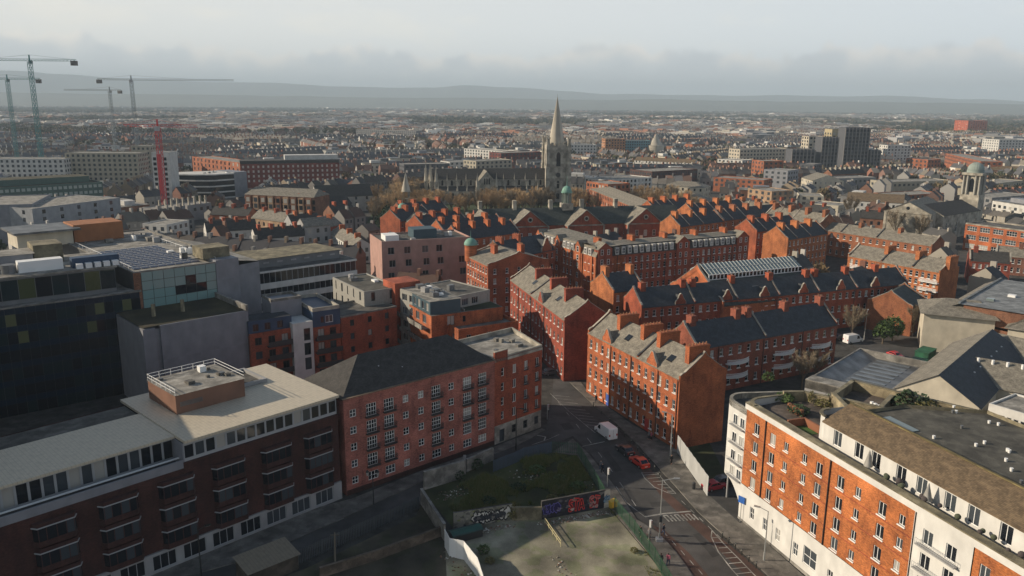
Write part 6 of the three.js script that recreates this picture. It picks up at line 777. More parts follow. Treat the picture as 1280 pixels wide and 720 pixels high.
tall_('off white office slab with rows of strip windows', -30, 84, 240, 199, 18, offWhite, { sp: 3.4, fm: glassMid }); tall_('tan stepped concrete office block behind the green terraces', 86, 176, 238, 192, 20, beige, { sp: 3.4, fm: glassMid }); tall_('taller beige slab at the end of the office row', 168, 192, 228, 183, 16, beige, { fm: glassMid });
{ const g = far('terraced office with planted green decks', [-10, 236], [128, 228], 14, 30, M('terrace_green', [0.06, 0.13, 0.11], 'render', 0.5), { sp: 2.6, w: 1.8, fm: M('glass_pale', [0.3, 0.36, 0.34], null, 0.15), roof: M('sedum_brown', [0.11, 0.1, 0.05], 'earth', 1) }); new MB().box(2, g.L - 4, 14, 17.4, -28, -10).build('upper_deck', mats.terrace_green, g); new MB().flat([[2, -10], [g.L - 4, -10], [g.L - 4, -28], [2, -28]], 17.42).build('upper_green', mats.sedum_brown, g); }
{ const g = tall_('slim white tower block with a red painted stripe', 195, 217, 257, 191, 14, offWhite, { more: { f: [], l: [], r: [] } }), L = g.L; new MB().box(L * 0.28, L * 0.52, 2, 30.6, 0, 0.08).build('red_stripe', M('stripe_red', [0.5, 0.06, 0.07], null, 0.6), g); for (let j = 0; j < 9; j++) { for (const k of [0.16, 0.74]) new MB().box(L * k - 0.9, L * k + 0.9, 3 + j * 3, 4.8 + j * 3, 0, 0.06).build('window', glassDark, g); } }
{ const g = far('long dark red brick hospital range with a white attic line', [300, 206], [424, 204], 17, 20, M('brick_maroon', [0.3, 0.07, 0.05], 'brick'), { sp: 3.4, fm: M('frame_pale', [0.45, 0.42, 0.38], null, 0.6), w: 1.3, floors: 5 }); new MB().box(0, g.L, 17, 19.6, -18, -1).build('mansard', slateDark, g); new MB().box(g.L * 0.45, g.L, 19.6, 23, -16, -6).build('plant_deck', offWhite, g); }
far('sunlit brick stair towers of the hospital range', [240, 196], [300, 204], 18, 16, rustBrick, { sp: 7, w: 2, wh: 2.2 });
{ const A = P(262, 220, 15), B = P(308, 217, 15), g = frame('curved_office', 'dark ribbon windowed office with curved white bands', 'building', A, B), L = g.L, out = [[L, 0], [L, -22], [-14, -34], [-16, -26], [-12, -16], [-6, -7], [0, -1.5], [3, 0]], m = new MB(), gl = new MB(); for (let j = 0; j < 4; j++) { m.prism(out, j * 3.8, j * 3.8 + 0.9); gl.side(inset(out, 0.3), j * 3.8 + 0.9, j * 3.8 + 3.8); } m.prism(out, 15.2, 15.9); m.build('white_band', offWhite, g); gl.build('window_band', glassDark, g); new MB().box(L - 9, L + 0.1, 0, 16.4, -22.2, 0.2).build('grey_wall', panelGrey, g); clutter(g, 6, 0, L - 8, -18, -3, 15.9); }
{ const A = P(306, 243, 14), B = P(392, 247, 14), g = frame('balcony_flats', 'tan and red brick flats with deep balcony bays', 'building', A, B), L = g.L, D = 16; body(g, L, D, 14, brickBrown, {}, {}); for (let i = 0; i < 9; i++) { const x = 2.5 + i * (L - 5) / 8; new MB().box(x - 1.5, x + 1.5, 0, 13.6, 0, 1.1).build('bay', i % 2 ? brickBuff : brickBrown, g); for (let j = 0; j < 4; j++) { new MB().box(x - 1.0, x + 1.0, 1 + j * 3.2, 3.2 + j * 3.2, 1.1, 1.16).build('window', pick([glassDark, glassMid, glassBlind]), g); new MB().box(x + 1.7, x + 3.2, 0.8 + j * 3.2, 3 + j * 3.2, 0, 0.06).build('recess_window', glassDark, g); } } hipRoof(g, 0, L, 0, -D, 14, 3.5, slateGrey, 0.3, 0.2, 0.2); far('red brick gable block of the balcony flats', [374, 243], [407, 240], 15, 12, brickOrange, { sp: 3 }); }
farPitched('long dark slated hall with pale grey walls', [396, 247], [466, 244], 9, 14, 6, M('wall_pale', [0.45, 0.43, 0.4], 'render'), slateDark, { sp: 6 });
farPitched('dark slated house with low wings beside the hall', [405, 258], [440, 254], 8, 10, 4, offWhite, slateDark); farPitched('brown brick house with dark roof below the slated hall', [418, 268], [446, 265], 8, 10, 4, brickBrown, slateDark, { ch: 2 });
farPitched('white rendered terrace with dark slates behind the curved office', [320, 299], [381, 294], 8, 9, 3.6, offWhite, slateDark, { ch: 4 }); farPitched('grey rendered three storey house at the end of the white terrace', [381, 284], [413, 281], 11, 9, 3, greyWall, slateGrey); farPitched('red brick houses with slate roofs beside the curved bridge road', [262, 268], [310, 270], 8, 10, 3.4, rustBrick, slateDark, { ch: 3 }); farPitched('buff brick terrace with long grey roof by the balcony flats', [314, 272], [358, 278], 8, 10, 3.4, brickBuff, slateGrey, { ch: 3 }); farPitched('small sunlit cottage row with orange stacks below the slated hall', [412, 291], [440, 308], 7, 8, 2.6, offWhite, slateGrey, { ch: 3, chM: brickOrange }); farPitched('pale house with dark hipped roof beside the cottage row', [365, 280], [402, 277], 9, 10, 3.4, greyWall, slateDark, { ch: 2, chM: brickOrange }); farPitched('red brick house behind the cottage row', [405, 285], [428, 280], 8, 9, 3, brickRed, slateGrey, { ch: 2, chM: brickOrange });
farPitched('dark slated terrace below the red brick houses', [258, 290], [322, 286], 8, 9, 3.6, offWhite, slateDark, { ch: 4 });
{ const g = far('low white office with bright columns beside the curved bridge', [196, 262], [264, 254], 8, 12, dullGrey, { sp: 4 }); for (let i = 0; i < 9; i++) new MB().box(2 + i * g.L / 9.5, 3 + i * g.L / 9.5, 8, 12.5, -1.4, -0.6).build('column', stonePale, g); far('small glazed white pavilion behind the orange rooftop room', [208, 282], [236, 276], 10, 12, offWhite, { fm: glassMid }); far('blank grey factory wall behind the roof plant', [40, 262], [150, 248], 16, 30, M('wall_bluegrey', [0.36, 0.38, 0.4], 'render'), { sp: 9, from: 2 }); far('grey roofed depot at the edge of the office quarter', [-30, 258], [40, 256], 17, 40, panelGrey, { sp: 9 }); }
// right of the cathedral
farPitched('curved red brick terrace with grey monopitch roofs behind the park trees', [737, 236], [800, 262], 13, 14, 3, rustBrick, slateGrey, { sp: 3.2, floors: 4 }); far('red and white apartment end block beside the cathedral', [733, 227], [760, 231], 17, 16, rustBrick, { sp: 3 }); far('white and grey stepped apartments behind the red terrace', [758, 226], [815, 222], 15, 20, offWhite, { sp: 3.4 });
far('dark glazed office with grey upper deck', [815, 215], [872, 212], 14, 24, M('brick_umber', [0.14, 0.07, 0.06], 'brick'), { sp: 2.6, fm: glassMid }); farPitched('cream villa with brick panels and hipped roof', [828, 232], [880, 235], 10, 16, 3, creamWall, slateGrey, { hip: 1 }); farPitched('grey hipped house with dark end below the cream villa', [835, 252], [885, 255], 6, 18, 5, offWhite, slateGrey, { hip: 1 }); farPitched('pale low house with hipped roof beside the cream villa', [800, 244], [832, 252], 6, 14, 4, offWhite, slateGrey, { hip: 1 }); farPitched('white house with steep dark valley roofs', [905, 258], [945, 262], 7, 12, 5, offWhite, slateBlue, { ch: 2 }); farPitched('grey roofed pavilion with long row of white windows', [880, 262], [930, 268], 6, 10, 3, offWhite, slateGrey, { sp: 2.4 });
farPitched('white rendered terrace row with red brown roofs', [793, 200], [868, 204], 9, 10, 3, offWhite, tileBrown, { ch: 5 }); 
{ const p = P(819, 196), g = thing('domed_church', 'far pale church drum with pointed dome', 'church', [p[0], 0, p[1]]); new MB().tube([0, 0, 0], [0, 14, 0], 11, 10, 12).build('drum', stonePale, g); const c = spireGeo(8, 14, 12); c.translate(0, 14, 0); mesh('dome', c, stoneGrey, g); }
[[897, 199, 928, 201, 12, offWhite, 'white apartment block with set back top storey'], [925, 187, 986, 186, 18, M('frame_cream', [0.6, 0.54, 0.43], 'render'), 'cream framed apartment slab with regular dark windows'], [940, 200, 955, 202, 17, rustBrick, 'rust brick tower end beside the white apartments'], [892, 222, 955, 226, 10, rustBrick, 'brick and white terrace of flats'], [935, 236, 965, 240, 12, brickBuff, 'buff brick corner flats'], [1000, 245, 1030, 246, 9, creamWall, 'cream walled workshop with lit side'], [1012, 255, 1048, 258, 8, creamWall, 'low cream yard building'], [1040, 224, 1095, 222, 8, dullGrey, 'long grey shed row'], [1133, 198, 1160, 200, 14, rustBrick, 'rust brick theatre block'], [1182, 192, 1226, 202, 14, rustBrick, 'rust brick hall with sloping roofline'], [1110, 228, 1190, 226, 8, beige, 'long beige works building'], [1120, 245, 1180, 242, 6, rustBrick, 'low brick and white workshop'], [1228, 232, 1280, 226, 8, beige, 'beige depot with flat roof'], [1240, 248, 1290, 244, 10, dullGrey, 'grey depot with pale frame'], [580, 186, 636, 190, 15, offWhite, 'white and glass office behind the cathedral'], [595, 202, 640, 200, 16, beige, 'beige office with lit end behind the cathedral'], [626, 192, 676, 190, 16, M('brick_maroon2', [0.24, 0.06, 0.05], 'brick'), 'maroon brick office behind the cathedral nave'], [505, 206, 562, 205, 14, darkStripe, 'dark slate blue office left of the cathedral'], [562, 203, 592, 202, 12, offWhite, 'white attic office left of the cathedral'], [445, 162, 520, 164, 14, dullGrey, 'dark framed slab with square openings'], [1000, 205, 1018, 206, 14, darkStripe, 'narrow grey block below the towers'], [955, 212, 985, 214, 14, panelGrey, 'blue grey apartment pair below the cream slab']].forEach(([a, b, c, d, h, m, l]) => far(l, [a, b], [c, d], h, 18, m, { sp: 4.2, w: 2, fm: glassMid }));
[[988, 1016, 218, 187], [1024, 1044, 218, 172], [1052, 1082, 216, 160], [1086, 1098, 216, 188]].forEach(([a, c, b, t], i) => { const g = tall_(['broad dark ribbed tower block of the cluster', 'middle dark ribbed tower block of the cluster', 'tallest dark ribbed tower block of the cluster', 'short grey tower block beside the tallest'][i], a, c, b, t, 14, darkStripe, { more: { f: [], l: [], r: [] } }), h = EYE + ray((a + c) / 2, t).y * Math.hypot(...g.A) / Math.hypot(ray((a + c) / 2, t).x, ray((a + c) / 2, t).z), n = Math.round(g.L / 3.4); for (let k = 0; k <= n; k++) new MB().box(k * g.L / n - 0.4, k * g.L / n + 0.4, 0, h, 0, 0.6).build('rib', M('rib_grey', [0.3, 0.28, 0.26], 'render'), g); for (let k = 0; k < n; k++) for (let j = 0; j < Math.floor(h / 3.4); j++) new MB().box((k + 0.2) * g.L / n, (k + 0.8) * g.L / n, 1 + j * 3.4, 3 + j * 3.4, 0, 0.06).build('window', pick([glassDark, glassMid]), g); });
tall_('cream gridded tower top behind the dark towers', 1008, 1028, 208, 171, 16, mats.frame_cream, { sp: 4.5, w: 2.6, wh: 2.2 }); tall_('tan gridded tower behind the dark towers', 1036, 1057, 208, 162, 16, M('frame_tan', [0.5, 0.42, 0.26], 'render'), { sp: 4.5, w: 2.6, wh: 2.2 }); tall_('white tower with grey balcony side', 1107, 1136, 208, 182, 16, offWhite, { sp: 3.4 }); tall_('bright red block on the far side of the city', 1208, 1232, 170, 151, 40, M('block_scarlet', [0.55, 0.13, 0.06], 'render'), { sp: 6 }); tall_('large white institutional block', 1246, 1290, 198, 175, 30, offWhite, { sp: 4.4, fm: glassMid }); tall_('teal glazed slab beyond the park trees', 780, 812, 196, 176, 18, blueGlass, { sp: 2.8, fm: glassMid }); tall_('orange framed student block with teal upper storeys', 756, 781, 197, 174, 18, M('frame_orange', [0.5, 0.24, 0.12], 'render'), { sp: 3.4 }); tall_('white banded apartment slab beyond the cathedral', 713, 745, 200, 181, 18, offWhite, { sp: 3.4, fm: glassMid });
farPitched('white walled convent with long brown roof', [1058, 250], [1130, 254], 8, 14, 4, offWhite, tileBrown, { sp: 3.2 }); farPitched('cream gabled chapel with stepped pediment', [1002, 222], [1016, 226], 10, 22, 4, creamWall, slateGrey); farPitched('dark terrace with row of stacks below the towers', [1040, 218], [1082, 216], 8, 9, 3.5, brickBrown, slateDark, { ch: 7, chM: stonePale }); farPitched('second dark terrace with lit gable and pale stacks', [1110, 214], [1145, 212], 8, 10, 3.5, creamWall, slateDark, { ch: 6, chM: stonePale }); farPitched('brown roofed long terrace beside the bell tower', [1228, 212], [1285, 214], 7, 10, 3.5, brickBrown, tileBrown); farPitched('red brick house with stack below the church', [1075, 272], [1105, 274], 8, 10, 3.4, brickBrown, slateDark, { ch: 2 });
farPitched('pale gable house group by the lit terrace', [1000, 262], [1030, 266], 7, 10, 3, offWhite, slateDark, { ch: 2 }); farPitched('dark roofed house behind the orange terrace', [962, 256], [990, 260], 7, 10, 3, brickRed, slateDark, { ch: 2 });

// ---------- tower cranes ----------
function crane(label, base, top, dist_, jib, counter, turn, m, hBase = 0) {
  const d = ray(top[0], top[1]), t = dist_ / Math.hypot(d.x, d.z), h = EYE + d.y * t, g = thing('tower_crane', label, 'crane', [d.x * t, hBase, d.z * t], turn), w = 1.1, lattice = (mb, a, b, n, s, th) => { const A = V(...a), B = V(...b), dd = B.clone().sub(A), vert = Math.abs(dd.y) > Math.abs(dd.x); const off = vert ? [[-s, 0, -s], [s, 0, -s], [s, 0, s], [-s, 0, s]] : [[0, -s * 0.6, -s], [0, -s * 0.6, s], [0, s, 0]]; for (const o of off) mb.bar([a[0] + o[0], a[1] + o[1], a[2] + o[2]], [b[0] + o[0], b[1] + o[1], b[2] + o[2]], th); for (let i = 0; i < n; i++) { const p = A.clone().addScaledVector(dd, i / n), q = A.clone().addScaledVector(dd, (i + 1) / n); for (let k = 0; k < off.length; k++) { const o = off[k], o2 = off[(k + 1) % off.length]; mb.bar([p.x + o[0], p.y + o[1], p.z + o[2]], [q.x + o2[0], q.y + o2[1], q.z + o2[2]], th * 0.7); } } };
  const th = 0.24, ma = new MB(); lattice(ma, [0, 0, 0], [0, h, 0], Math.round(h / 3), w, th); ma.build('mast', m, g); const j = new MB(); lattice(j, [0, h + 1, 0], [jib, h + 1, 0], Math.round(jib / 2.5), 0.8, th * 0.8); j.build('jib', m, g); const c = new MB(); lattice(c, [0, h + 1, 0], [-counter, h + 1, 0], Math.round(counter / 2.5), 0.8, th * 0.8); c.build('counter_jib', m, g); new MB().box(-counter - 0.5, -counter + 3.5, h - 2.4, h + 0.8, -1.1, 1.1).build('counterweight', concrete, g); new MB().box(-0.6, 1.6, h - 1.4, h + 0.9, 1.1, 2.8).build('cab', greyPaint, g); const a = new MB(); a.bar([0, h, 0], [0, h + 4.5, 0], 0.7); a.bar([0, h + 4.5, 0], [jib * 0.6, h + 1.6, 0], 0.12); a.bar([0, h + 4.5, 0], [-counter, h + 1.4, 0], 0.12); a.build('apex', m, g);
}
const tealSteel = M('steel_teal', [0.05, 0.22, 0.22], null, 0.6), greySteel = M('steel_grey', [0.22, 0.26, 0.27], null, 0.6), redSteel = M('steel_red', [0.5, 0.03, 0.035], null, 0.6);
crane('teal tower crane, tallest of the far cranes', null, [37, 77], 660, 50, 32, Math.PI, tealSteel); crane('teal tower crane standing behind the tallest one', null, [9, 100], 820, 55, 28, Math.PI, tealSteel); crane('grey tower crane with the long jib over the rooftops', null, [164, 101], 780, 88, 29, 0, greySteel); crane('small grey tower crane between the larger cranes', null, [137, 114], 950, 52, 13, Math.PI - 0.15, greySteel); crane('bright red tower crane in front of the white tower', null, [197, 160], 470, 21, 18, 0.0, redSteel);
// ---------- hills ----------
function ridge(name, label, dist_, pts, col, rough, sd) {
  const n = 220, mb = new MB(), rows = 7, top = [];
  for (let i = 0; i <= n; i++) { const px = mix(-500, 1780, i / n); let k = 0; while (k < pts.length - 2 && pts[k + 1][0] < px) k++; const t = smooth(0, 1, clamp((px - pts[k][0]) / (pts[k + 1][0] - pts[k][0]))), py = mix(pts[k][1], pts[k + 1][1], t), d = ray(px, 360), az = Math.atan2(d.x, -d.z), dd = ray(px, py), h = EYE + dd.y / Math.hypot(dd.x, dd.z) * dist_; top.push([az, Math.max(5, h + rough * (fbm(i * 0.11, sd, 5, 0, sd) - 0.5))]); }
  const pt = (i, r) => { const f = r / rows, [az, h] = top[i], dd = dist_ + (1 - f) * -dist_ * 0.24 + 300 * (fbm(i * 0.2, r * 1.3, 3, 0, sd + 3) - 0.5); return [Math.sin(az) * dd, h * Math.pow(f, 1.4) * (r == rows ? 1 : 0.85 + 0.3 * fbm(i * 0.3, r * 0.9, 3, 0, sd + 5)), -Math.cos(az) * dd]; };
  for (let i = 0; i < n; i++) { for (let r = 0; r < rows; r++) mb.quad(pt(i, r), pt(i + 1, r), pt(i + 1, r + 1), pt(i, r + 1)); const a = pt(i, rows), b = pt(i + 1, rows); mb.quad(a, b, [b[0] * 1.2, 0, b[2] * 1.2], [a[0] * 1.2, 0, a[2] * 1.2]); }
  struct(tag(mb.build(name, col), label, 'hills'));
}
const hillM = M('hill_heath', [0.1, 0.11, 0.085], null, 1);
ridge('far_hills', 'high heath covered mountain ridge under the cloud', 15000, [[-500, 84], [0, 88], [110, 93], [200, 99], [330, 104], [430, 108], [540, 111], [585, 106], [640, 109], [700, 113], [760, 117], [860, 119], [950, 118], [1060, 120], [1180, 124], [1300, 128], [1800, 128]], hillM, 60, 3);
ridge('foothills', 'lower wooded foothills beyond the city', 9300, [[-500, 112], [0, 114], [200, 118], [400, 121], [560, 122], [700, 124], [900, 126], [1280, 130], [1800, 130]], hillM, 35, 11);

// ---------- trees ----------
function bareTree(h, r, tw, key) {
  const trunk = new MB(), tg = new MB(), limbs = [];
  trunk.tube([0, 0, 0], [0.1, h * 0.3, 0], h * 0.022, h * 0.016, 6);
  for (let i = 0; i < 9; i++) { const a = i * 2.4 + rr(-0.3, 0.3), s = h * rr(0.22, 0.34), e = [Math.cos(a) * r * rr(0.45, 0.8), h * rr(0.6, 0.9), Math.sin(a) * r * rr(0.45, 0.8)]; trunk.tube([0.05, s, 0], e, h * 0.009, h * 0.003, 4); limbs.push([[0.05, s, 0], e]); }
  trunk.tube([0.1, h * 0.3, 0], [0, h * 0.92, 0], h * 0.015, h * 0.003, 5); limbs.push([[0.1, h * 0.3, 0], [0, h * 0.92, 0]]);
  for (let i = 0; i < tw; i++) { const [a, b] = pick(limbs), t = Math.sqrt(rr(0.12, 1)), p = [mix(a[0], b[0], t), mix(a[1], b[1], t), mix(a[2], b[2], t)], L = h * rr(0.06, 0.17), dx = rr(-1, 1) + p[0] * 0.1, dz = rr(-1, 1) + p[2] * 0.1, dy = rr(-0.1, 1.2), n = Math.hypot(dx, dy, dz), w = h * 0.005, e = [p[0] + dx / n * L, p[1] + dy / n * L, p[2] + dz / n * L], f = [p[0] + dx / n * L * 0.5 + rr(-1, 1) * L * 0.3, p[1] + dy / n * L * 0.5 + rr(0, 1) * L * 0.5, p[2] + dz / n * L * 0.5 + rr(-1, 1) * L * 0.3], m = [(p[0] + e[0]) / 2, (p[1] + e[1]) / 2, (p[2] + e[2]) / 2]; tg.tri([p[0] - w, p[1], p[2]], [p[0] + w, p[1], p[2] + w], e); tg.tri([m[0], m[1] - w, m[2]], [m[0], m[1] + w, m[2] + w], f); }
  return [trunk.geo(), tg.geo()];
}
const twigM = M('twig_brown', [0.38, 0.26, 0.14], null, 1), barkM = M('bark', [0.13, 0.1, 0.07], null, 1), twigGrey = M('twig_grey', [0.2, 0.16, 0.11], null, 1);
const bares = [0, 1, 2].map((i) => bareTree(13, 5.5, 1500, i)), leafy = [0, 1].map((i) => leafG(700, 3, 3.2, 0.34, 'tree' + i));
function tree(kind, x, z, s, label, group, m) {
  const g = thing(kind == 'bare' ? 'bare_tree' : 'leafy_tree', label, 'tree', [x, 0, z], rr(0, 6), group);
  if (kind == 'bare') { const [t, c] = pick(bares); mesh('trunk', t, barkM, g); mesh('crown', c, m ?? twigM, g); } else { new MB().tube([0, 0, 0], [0, 4, 0], 0.25, 0.12, 6).build('trunk', barkM, g); mesh('crown', pick(leafy), m ?? leafDark, g).position.y = 1.6; }
  g.scale.setScalar(s); return g;
}
{ // park round the cathedral
  const grp = 'bare trees of the cathedral park', lab = 'bare brown winter tree in the park beside the cathedral';
  const zones = [[466, 500, 254, 280, 26], [492, 545, 246, 256, 20], [505, 560, 262, 276, 22], [560, 680, 260, 272, 52], [715, 760, 258, 274, 26], [760, 860, 258, 272, 40], [640, 700, 258, 264, 8], [840, 870, 266, 274, 5]];
  for (const [x0, x1, y0, y1, n] of zones) for (let i = 0; i < n; i++) { const p = P(rr(x0, x1), rr(y0, y1)); tree('bare', p[0], p[1], rr(0.7, 1.15), lab, grp, rnd() < 0.3 ? twigGrey : twigM); }
  for (const [x, y, s] of [[520, 289, 0.9], [527, 293, 0.8], [486, 283, 1.0], [478, 288, 0.8], [494, 276, 1.1]]) { const p = P(x, y); tree('leafy', p[0], p[1], s * 1.5, 'dark evergreen tree beside the bare park trees', 'evergreens by the park'); }
  sheet('park_lawn', px2([[455, 285], [470, 258], [560, 250], [720, 248], [870, 262], [860, 282], [720, 284], [560, 284]]), 0.02, grassM, 'green park lawn beside the cathedral', 'lawn');
}
for (const [x, y, s, k, l] of [[1002, 487, 0.55, 'bare', 'pale bare tree beside the white balcony flats'], [1018, 478, 0.5, 'bare', 'second pale bare tree by the workshop wall'], [1064, 426, 0.6, 'bare', 'bare brown tree in front of the long gableted terrace'], [1140, 420, 0.55, 'bare', 'bare tree against the end of the gableted terrace'], [1118, 300, 0.9, 'bare', 'bare bush tree before the church pediment'], [1150, 302, 0.8, 'bare', 'second bare bush tree before the church pediment'], [1062, 278, 0.9, 'bare', 'tall thin bare tree left of the church'], [1115, 426, 0.75, 'leafy', 'round green tree in the yard beside the red car'], [1103, 430, 0.7, 'leafy', 'bushy green tree in the yard beside the parked van'], [1062, 468, 0.35, 'leafy', 'small green bush by the workshop roof'], [790, 440, 0.01, 'bare', '']]) { if (!l) continue; const p = P(x, y); tree(k, p[0], p[1], s * 1.3, l, null, k == 'leafy' ? leafGreen : twigGrey); }

// ---------- fill of the city ----------
const reserved = []; { const b = new THREE.Box3(); scene.updateMatrixWorld(true); for (const o of scene.children) if (o.isGroup && !/tree|crane|shrub/.test(o.name)) { b.setFromObject(o); if (b.max.x - b.min.x < 200) reserved.push([b.min.x - 3, b.max.x + 3, b.min.z - 3, b.max.z + 3]); } reserved.push([-95, 95, -545, -395], [-20, 80, -200, -60]); }
const resGrid = new Map(); for (const r of reserved) for (let x = Math.floor(r[0] / 40); x <= Math.floor(r[1] / 40); x++) for (let z = Math.floor(r[2] / 40); z <= Math.floor(r[3] / 40); z++) { const k = x + ',' + z; if (!resGrid.has(k)) resGrid.set(k, []); resGrid.get(k).push(r); }
const isFree = (x, z, m = 4) => { const c = resGrid.get(Math.floor(x / 40) + ',' + Math.floor(z / 40)); return !c || !c.some((r) => x > r[0] - m && x < r[1] + m && z > r[2] - m && z < r[3] + m); };
const inView = (x, z, m = 25) => Math.abs(x) < -z * 0.66 + m;
const wallCols = [[0.22, 0.1, 0.07], [0.26, 0.14, 0.095], [0.17, 0.1, 0.08], [0.42, 0.39, 0.33], [0.56, 0.54, 0.5], [0.3, 0.29, 0.27], [0.3, 0.24, 0.17], [0.2, 0.19, 0.18]], roofCols = [[0.09, 0.09, 0.095], [0.13, 0.125, 0.12], [0.2, 0.18, 0.15], [0.07, 0.07, 0.08], [0.2, 0.18, 0.155], [0.16, 0.09, 0.065], [0.12, 0.1, 0.085]];
const houses = [], blocks = [], trees = [];
const cellAng = (i, j) => [-24, 66, -40, -10, 80, 15, -24, -55][Math.floor(hash(i, j, 88) * 8)] * Math.PI / 180;
for (let ci = -9; ci <= 9; ci++) for (let cj = 1; cj < 11; cj++) {
  const S = 160, cx = (ci + 0.5) * S, cz = -(cj + 0.5) * S, a = cellAng(ci, cj), d = [Math.cos(a), Math.sin(a)], n = [-d[1], d[0]], kind = hash(ci, cj, 5), cw = pick(wallCols), cr = pick(roofCols);
  for (let v = -110; v < 110; v += (v / 26 | 0) % 2 ? 17 : 24) { const rw = rnd() < 0.6 ? cw : pick(wallCols), rf = rnd() < 0.6 ? cr : pick(roofCols), st = pick([5.4, 6, 8.2, 8.8]); let u = -115;
    while (u < 115) { const w = rr(5.2, 7.4); u += w; const x = cx + d[0] * u + n[0] * v, z = cz + d[1] * u + n[1] * v; if (Math.floor(x / S) != ci || Math.floor(-z / S) != cj || z > -225 || !inView(x, z)) continue; const q = fbm(x * 0.012, z * 0.012, 3, 0, 61);
      if (!isFree(x, z)) continue; if (q > 0.6 && rnd() < 0.55) { if (rnd() < 0.5) trees.push([x, z, rr(0.8, 1.4)]); continue; }
      if (rnd() < 0.05) { u += rr(4, 12); trees.push([x, z, rr(0.7, 1.2)]); continue; }
      if (rnd() < 0.035 && z < -330) { const W = rr(16, 34); if (isFree(x + d[0] * W * 0.5, z + d[1] * W * 0.5, 14)) blocks.push([x + d[0] * W * 0.5, z + d[1] * W * 0.5, a, W, rr(11, 15), rr(7, 13)]); u += W + 4; continue; }
      houses.push([x, z, a, w, rr(7.6, 9.2), st + rr(-0.2, 0.2), rnd() < 0.75 ? rw : pick(wallCols), rnd() < 0.8 ? rf : pick(roofCols), Math.hypot(x, z)]); } }
}
houses.sort((a, b) => a[8] - b[8]); console.log('houses', houses.length, 'blocks', blocks.length, 'trees', trees.length);
const lin = (c) => new THREE.Color().setRGB(...c);
// unit house 1x1x1 body with its roof on top
const uw = new MB(); uw.box(-0.5, 0.5, 0, 1, -0.5, 0.5); uw.tri([-0.5, 1, -0.5], [-0.5, 1, 0.5], [-0.5, 1.42, 0]); uw.tri([0.5, 1, -0.5], [0.5, 1, 0.5], [0.5, 1.42, 0]); uw.box(0.36, 0.5, 1.1, 1.6, -0.1, 0.1); const UW = uw.geo();
const ur = new MB(); ur.quad([-0.51, 0.97, 0.53], [0.51, 0.97, 0.53], [0.51, 1.43, 0], [-0.51, 1.43, 0]); ur.quad([-0.51, 0.97, -0.53], [0.51, 0.97, -0.53], [0.51, 1.43, 0], [-0.51, 1.43, 0]); const UR = ur.geo();
const wm8 = wallCols.map((c, i) => M('house_wall_' + i, c, 'render')), rm7 = roofCols.map((c, i) => M('house_roof_' + i, c, 'mottle')), uwin = new MB().box(-0.5, 0.5, 0, 1, -0.05, 0.05).geo();
const kinds = ['brick red', 'terracotta brick', 'brown brick', 'cream rendered', 'white rendered', 'grey rendered', 'buff brick', 'drab grey'];
houses.slice(0, 300).forEach(([x, z, a, w, D, h, wc, rc]) => {
  const i = wallCols.indexOf(wc), g = thing('terraced_house', kinds[i] + ' terraced house with pitched roof in the streets beyond', 'house', [x, 0, z], -a, kinds[i] + ' houses of the streets beyond');
  const m = mesh('wall', UW, wm8[i], g), r = mesh('roof', UR, rm7[roofCols.indexOf(rc)], g); m.scale.set(w, h, D); r.scale.set(w, h, D);
  for (const y of h > 7 ? [1, 3.7, 6.2] : [1, 3.6]) for (const u of [-0.22, 0.22]) for (const s of [1, -1]) { const k = mesh('window', uwin, pick(PANES), g); k.scale.set(1, 1.4, 1); k.position.set(u * w, y, s * D / 2); }
});
const m4 = new THREE.Matrix4(), q4 = new THREE.Quaternion(), yUp = V(0, 1, 0), plain = new THREE.MeshStandardMaterial({ color: 0xffffff, roughness: 0.9, side: THREE.DoubleSide });
function stuffOf(name, label, category, sets) { const g = new THREE.Group(); g.name = name; tag(g, label, category); g.userData.kind = 'stuff'; scene.add(g); for (const [nm, geo, list] of sets) { const im = new THREE.InstancedMesh(geo, plain, list.length); list.forEach(([x, y, z, a, sx, sy, sz, c], i) => { im.setMatrixAt(i, m4.compose(V(x, y, z), q4.setFromAxisAngle(yUp, a), V(sx, sy, sz))); im.setColorAt(i, c.isColor ? c : lin(c)); }); im.name = nm; im.castShadow = im.receiveShadow = true; im.userData.kind = 'stuff'; g.add(im); } return g; }
const vary = (c, k = 0.25) => { const t = rr(1 - k, 1 + k); return c.map((v) => v * t); };
const hr = houses.slice(300); const winI = []; for (const [x, z, a, w, D, h] of hr) if (-z < 800) for (const y of [1.2, 3.8]) for (const u of [-0.22, 0.22]) { const nx = -Math.sin(a), nz = Math.cos(a); winI.push([x + Math.cos(a) * u * w + nx * D / 2, y, z + Math.sin(a) * u * w + nz * D / 2, -a, 1, 1.4, 1, rnd() < 0.6 ? [0.03, 0.035, 0.04] : [0.4, 0.4, 0.38]]); }
stuffOf('far_houses', 'mass of terraced houses spreading over the far city', 'houses', [['walls', UW, hr.map(([x, z, a, w, D, h, wc]) => [x, 0, z, -a, w, h, D, vary(wc)])], ['roofs', UR, hr.map(([x, z, a, w, D, h, wc, rc]) => [x, 0, z, -a, w, h, D, vary(rc)])], ['windows', uwin, winI]]);
